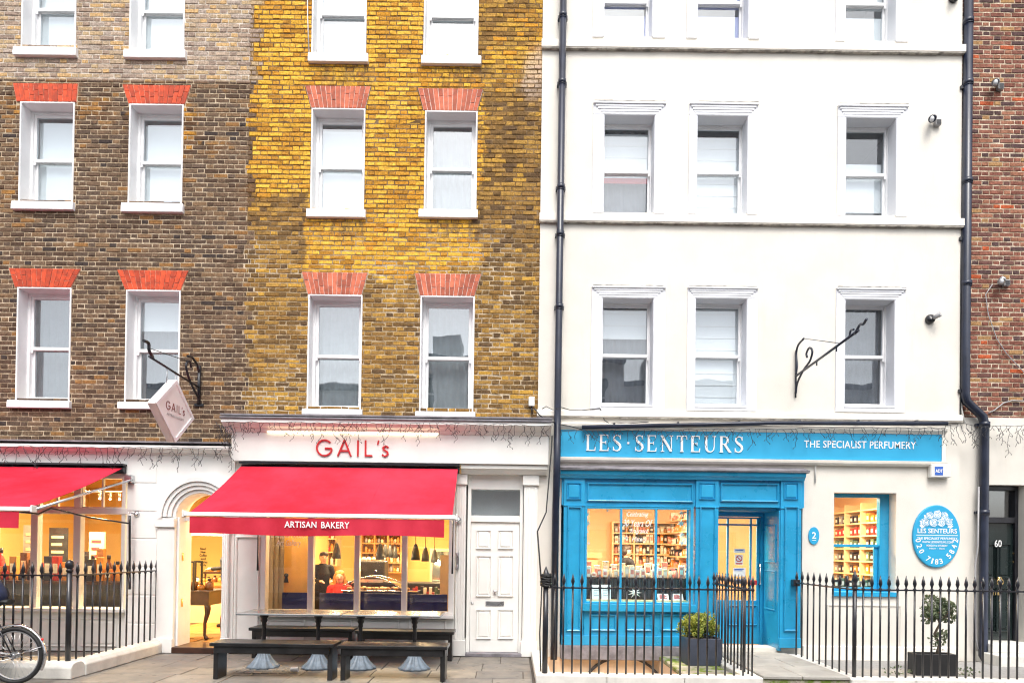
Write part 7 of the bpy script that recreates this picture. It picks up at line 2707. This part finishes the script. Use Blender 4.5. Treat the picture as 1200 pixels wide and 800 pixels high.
goods('on the dark doorway table', 'loaf', 'loaf', 'loaves on the doorway table', a - .3, W(240, 700, .7).x, 1.0, zt + .001, 5, .1, .2, ['jar_brown', 'box_orange', 'glass_amber'], rg, shape='bottle', wide=1.2)
o = thing('service_counter', 'lit cream counter with brown trays deep inside the doorway', 'counter', W(250, 690, 3.2))
a, b = W(215, 690, 3.0).x, W(275, 690, 3.0).x
z1 = W(250, 687, 3.0).z
m = MB(); m.box(a, b, 3.2, 3.8, FLB, z1); build(m, 'body', M['shelf'], o)
m = MB(); m.box(a - .02, b + .02, 3.15, 3.85, z1 + .001, z1 + .08); build(m, 'top', M['wood'], o)
m = MB(); m.box(a + .3, b, 3.2, 3.7, z1 + .25, z1 + .29); m.box(a + .3, a + .33, 3.25, 3.28, z1 + .08, z1 + .25); build(m, 'tray', M['darkwood'], o)
goods('on the raised tray inside the doorway', 'bread_roll', 'bread', 'bread on the doorway counter', a + .35, b - .1, 3.4, z1 + .291, 8, .06, .12, ['box_orange', 'jar_cream', 'glass_amber'], rg, shape='bottle', wide=1.1)
goods('on the lit counter inside the doorway', 'jar', 'jar', 'jars on the doorway counter', a + .1, b - .1, 3.25, z1 + .081, 7, .08, .14, ['jar_brown', 'box_white', 'glass_amber'], rg)
tx = MB()
for i, wd in enumerate(('Need', 'New', 'Coffee', 'and', 'Pastries', 'Daily')):
    half = (2.5 + .7 * len(wd)) / 1.6
    add_text(tx, wd, *R(236 - half, 644 + i * 3.9, 236 + half, 641 + i * 3.9, 5.5), 5.59, 0, .005, offset=.01)
o = thing('wall_lettering', 'small dark words painted on the yellow wall inside the doorway', 'lettering', W(236, 652, 5.5))
build(tx, 'words', M['text_dark'], o)

# ------------------------------------------------------------------ inside the perfume shop
rg = random.Random(77)
ys_ = 4.05
x0, x1 = W(718, 640, ys_).x, W(791, 640, ys_).x
zs = shelf_unit('tall cream shelves of perfume boxes on the back wall of the shop', x0, x1 + .05, ys_, ys_ + .3, .45, W(755, 612, ys_).z, 8, 'shelf', 3)
for i_, z in enumerate(zs[:-1]):
    goods(f'{ORD[i_]} lowest back shelf of perfume shop', 'perfume_box', 'perfume', 'perfumes on the back shelves', x0 + .05, x1, ys_ + .1, z + .016, 17, .11, .21, ['box_white', 'jar_cream', 'box_pink', 'box_black', 'box_grey', 'box_orange', 'glass_amber', 'box_white'], rg, shape='mix', wide=.85)
x0 = rx1 * 0 + W(797, 640, 2.6).x
o = thing('shelf_unit', 'cream side shelves of perfume boxes at the right of the shop', 'shelves', (x0, 2.6, .15))
for i_, z in enumerate([0.6 + .24 * i for i in range(8)]):
    m = MB(); m.box(x0, x0 + .28, 2.2, 3.8, z - .012, z + .012); build(m, 'shelf', M['shelf'], o)
    goods(f'{ORD[i_]} lowest right shelf of perfume shop', 'perfume_bottle', 'perfume', 'perfumes on the side shelves', 2.25, 3.75, x0 + .12, z + .013, 9, .10, .18, ['box_black', 'box_orange', 'box_white', 'glass_amber', 'box_pink'], rg, shape='mix', axis='y')
m = MB(); m.box(x0 + .281, x0 + .31, 2.18, 3.82, .15, 2.4); build(m, 'back', M['shelf'], o)
# chimney breast and doorway details on the back wall
a, b, c_, d_ = R(683, 690, 700, 630, 4.0)
o = thing('fireplace', 'cream mantel at the left of the perfume shop with a recess', 'mantel', ((a + b) / 2, 4.1, .15))
m = MB(); m.box(a - .5, b + .0, 3.9, 4.39, .15, 1.5); build(m, 'breast', M['interior'], o)
m = MB(); m.box(a - .55, b + .08, 3.82, 3.899, 1.50, 1.62); build(m, 'shelf', M['shelf'], o)
m = MB(); m.box(a - .4, b - .12, 3.86, 3.899, .3, 1.3); build(m, 'recess', M['plasticgrey'], o)
# low dark screen and goods in the shop window
yd_ = .42
zc = W(750, 676.5, yd_).z
zlow = wz0 - .02
o = thing('display_plinth', 'low dark slatted plinth carrying goods in the perfume shop window', 'plinth', (2.0, yd_, .15))
xa, xb_ = W(687, 690, yd_).x, W(810, 690, yd_).x
m = MB(); m.box(xa - .1, xb_ + .1, yd_ + .02, yd_ + .55, .15, zc - .02); build(m, 'body', M['charcoal'], o)
m = MB(); m.box(xa - .12, xb_ + .12, yd_ - .005, yd_ + .57, zc - .019, zc); build(m, 'top', M['darkwood'], o)
for i in range(38):
    x = xa - .1 + i * (xb_ - xa + .2) / 38
    m = MB(); m.box(x + .006, x + .034, yd_ - .002, yd_ + .019, .18, zc - .021); build(m, 'slat', M['darkwood'] if i % 5 == 3 else M['charcoal'], o)
m = MB(); m.box(xa - .2, xb_ + .2, .28, yd_ - .01, .15, wz0 + .03); build(m, 'window_board', M['shelf'], o)
goods('in the front row of the perfume window', 'perfume_box', 'perfume', 'boxed perfumes standing in the shop window', xa, xb_, yd_ + .12, zc + .001, 19, .06, .19, ['box_white', 'box_pink', 'box_white', 'jar_cream', 'box_white', 'jar_red', 'box_white'], rg, shape='mix', wide=.8)
goods('in the tall back row of the perfume window', 'perfume_box', 'perfume', 'tall boxes at the back of the shop window', xa, xb_, yd_ + .38, zc + .001, 12, .12, .26, ['box_white', 'box_pink', 'jar_cream', 'box_white'], rg, shape='box', wide=.7)
for lab, px in (('white printed card leaning at the left of the shop window, nearest the pilaster', (694, 706, 704, 685)), ('second white printed card leaning beside the first in the shop window', (705, 706, 716, 685)), ('white and pink card leaning low in the shop window, right of the star', (771, 706, 784, 695.5)), ('white and pink card leaning low in the shop window, nearest the recessed door', (788, 706, 801, 695.5))):
    a, b, c_, d_ = R(*px, .30)
    c_ = wz0 + .032
    o = thing('display_card', lab, 'card', ((a + b) / 2, .34, c_), 'cards leaning in the perfume shop window')
    m = MB(); m.prism([(.30, c_), (.31, c_), (.37, d_), (.36, d_)], 'x', a, b); build(m, 'card', M['paper'], o)
    m = MB()
    for i in range(4):
        t = .25 + i * .17
        z = c_ + (d_ - c_) * t; yy_ = .30 + .06 * t - .002
        m.box(a + .03, b - .03 - .03 * (i % 2), yy_ - .001, yy_, z, z + .012)
    build(m, 'print', M['blindred'] if 'pink' in lab else M['text_grey'], o)


def star(px, py, Y, r, label, group, n=6):
    c = W(px, py, Y)
    o = thing('paper_star', label, 'star', c, group)
    m = MB()
    pts = [(c.x + (r if i % 2 == 0 else r * .38) * math.cos(PI * i / n + .3), c.z + (r if i % 2 == 0 else r * .38) * math.sin(PI * i / n + .3)) for i in range(2 * n)]
    m.prism(pts, 'y', Y - .006, Y + .006); build(m, 'star', M['paper'], o)
    m = MB(); m.tube([(c.x, Y, c.z + r * .3), (c.x, Y, wz1)], .002, 4); build(m, 'thread', M['paper'], o)


for i_, (px, py, r) in enumerate(((689, 602, .035), (689, 613, .05), (688, 623, .035), (690, 636, .03), (715, 595.8, .03), (712, 598, .03), (798, 601, .04), (798, 613, .065), (799, 626, .055), (799, 636, .05), (734, 630, .045))):
    star(px, py, .22, r, 'white paper star, ' + ('topmost by the left window edge', 'second from top by the left window edge', 'third from top by the left window edge', 'lowest by the left window edge', 'right one of the small pair at the window top', 'left one of the small pair at the window top', 'topmost by the right window edge', 'largest, second from top by the right window edge', 'third from top by the right window edge', 'lowest by the right window edge', 'single one before the back shelves')[i_], 'paper stars in the perfume shop window')
c = W(744, 694, .38)
o = thing('paper_star', 'largest white spiked star, on the dark slatted plinth in the shop window', 'star', c)
m = MB()
for i in range(9):
    a_ = 2 * PI * i / 9
    for s in (-1, 1):
        pass
    tip = (c.x + .12 * math.cos(a_), c.z + .10 * math.sin(a_))
    m.add([(c.x + .03 * math.cos(a_ - .5), .40, c.z + .03 * math.sin(a_ - .5)), (tip[0], .385, tip[1]), (c.x + .03 * math.cos(a_ + .5), .40, c.z + .03 * math.sin(a_ + .5)), (c.x, .365, c.z)], [(0, 1, 3), (1, 2, 3), (2, 1, 0)])
build(m, 'spikes', M['paper'], o)

# shelves on the right-hand wall, seen through the side window
xs_ = rx1 - .32
o = thing('shelf_unit', 'cream wall shelves of boxed perfumes seen through the blue side window', 'shelves', (xs_, 1.8, .15))
m = MB(); m.box(rx1 - .03, rx1 - .002, .75, 3.6, .15, 2.6); build(m, 'back', M['shelf'], o)
zz_ = [1.05 + .235 * i for i in range(7)]
for z in zz_:
    m = MB(); m.box(xs_, rx1 - .031, .75, 3.6, z - .013, z + .013); build(m, 'shelf', M['shelf'], o)
for y in (.75, 1.35, 1.95, 2.55, 3.15, 3.6):
    m = MB(); m.box(xs_ - .004, rx1 - .031, y - .014, y + .014, .9, 2.6); build(m, 'upright', M['shelf'], o)
mats = [['box_black', 'box_grey'], ['box_grey', 'box_black', 'box_orange'], ['box_green', 'box_grey', 'box_black'], ['box_green', 'box_black'], ['jar_red'], ['box_black', 'box_grey', 'box_orange'], ['box_white']]
for i, z in enumerate(zz_[:-1]):
    for n_, (ya, yb2) in enumerate(((.82, 1.28), (1.42, 1.88), (2.02, 2.48), (2.62, 3.08))):
        goods(f'{ORD[n_]} bay of {ORD[i]} lowest side window shelf', 'perfume_box', 'perfume', 'perfume boxes behind the side window', ya, yb2, rx1 - .2, z + .014, 3, .12, .17, mats[i], rg, shape='box', axis='y', wide=.85)
# books and bottles on the sill of the side window
a, b = W(979, 690, .35).x, W(1028, 690, .35).x
zsil = sw_op[2] + .05
m = MB()
o = thing('window_shelf', 'dark shelf inside the sill of the blue side window', 'shelf', ((a + b) / 2, .4, zsil - .1))
m.box(a - .1, b + .1, .33, .6, zsil - .08, zsil + .03); build(m, 'board', M['darkwood'], o)
goods('on the sill of the blue side window', 'book', 'book', 'dark goods on the side window sill', a, b, .42, zsil + .031, 11, .12, .22, ['box_black', 'box_grey', 'box_black', 'jar_red', 'box_green'], rg, shape='box', wide=.9)
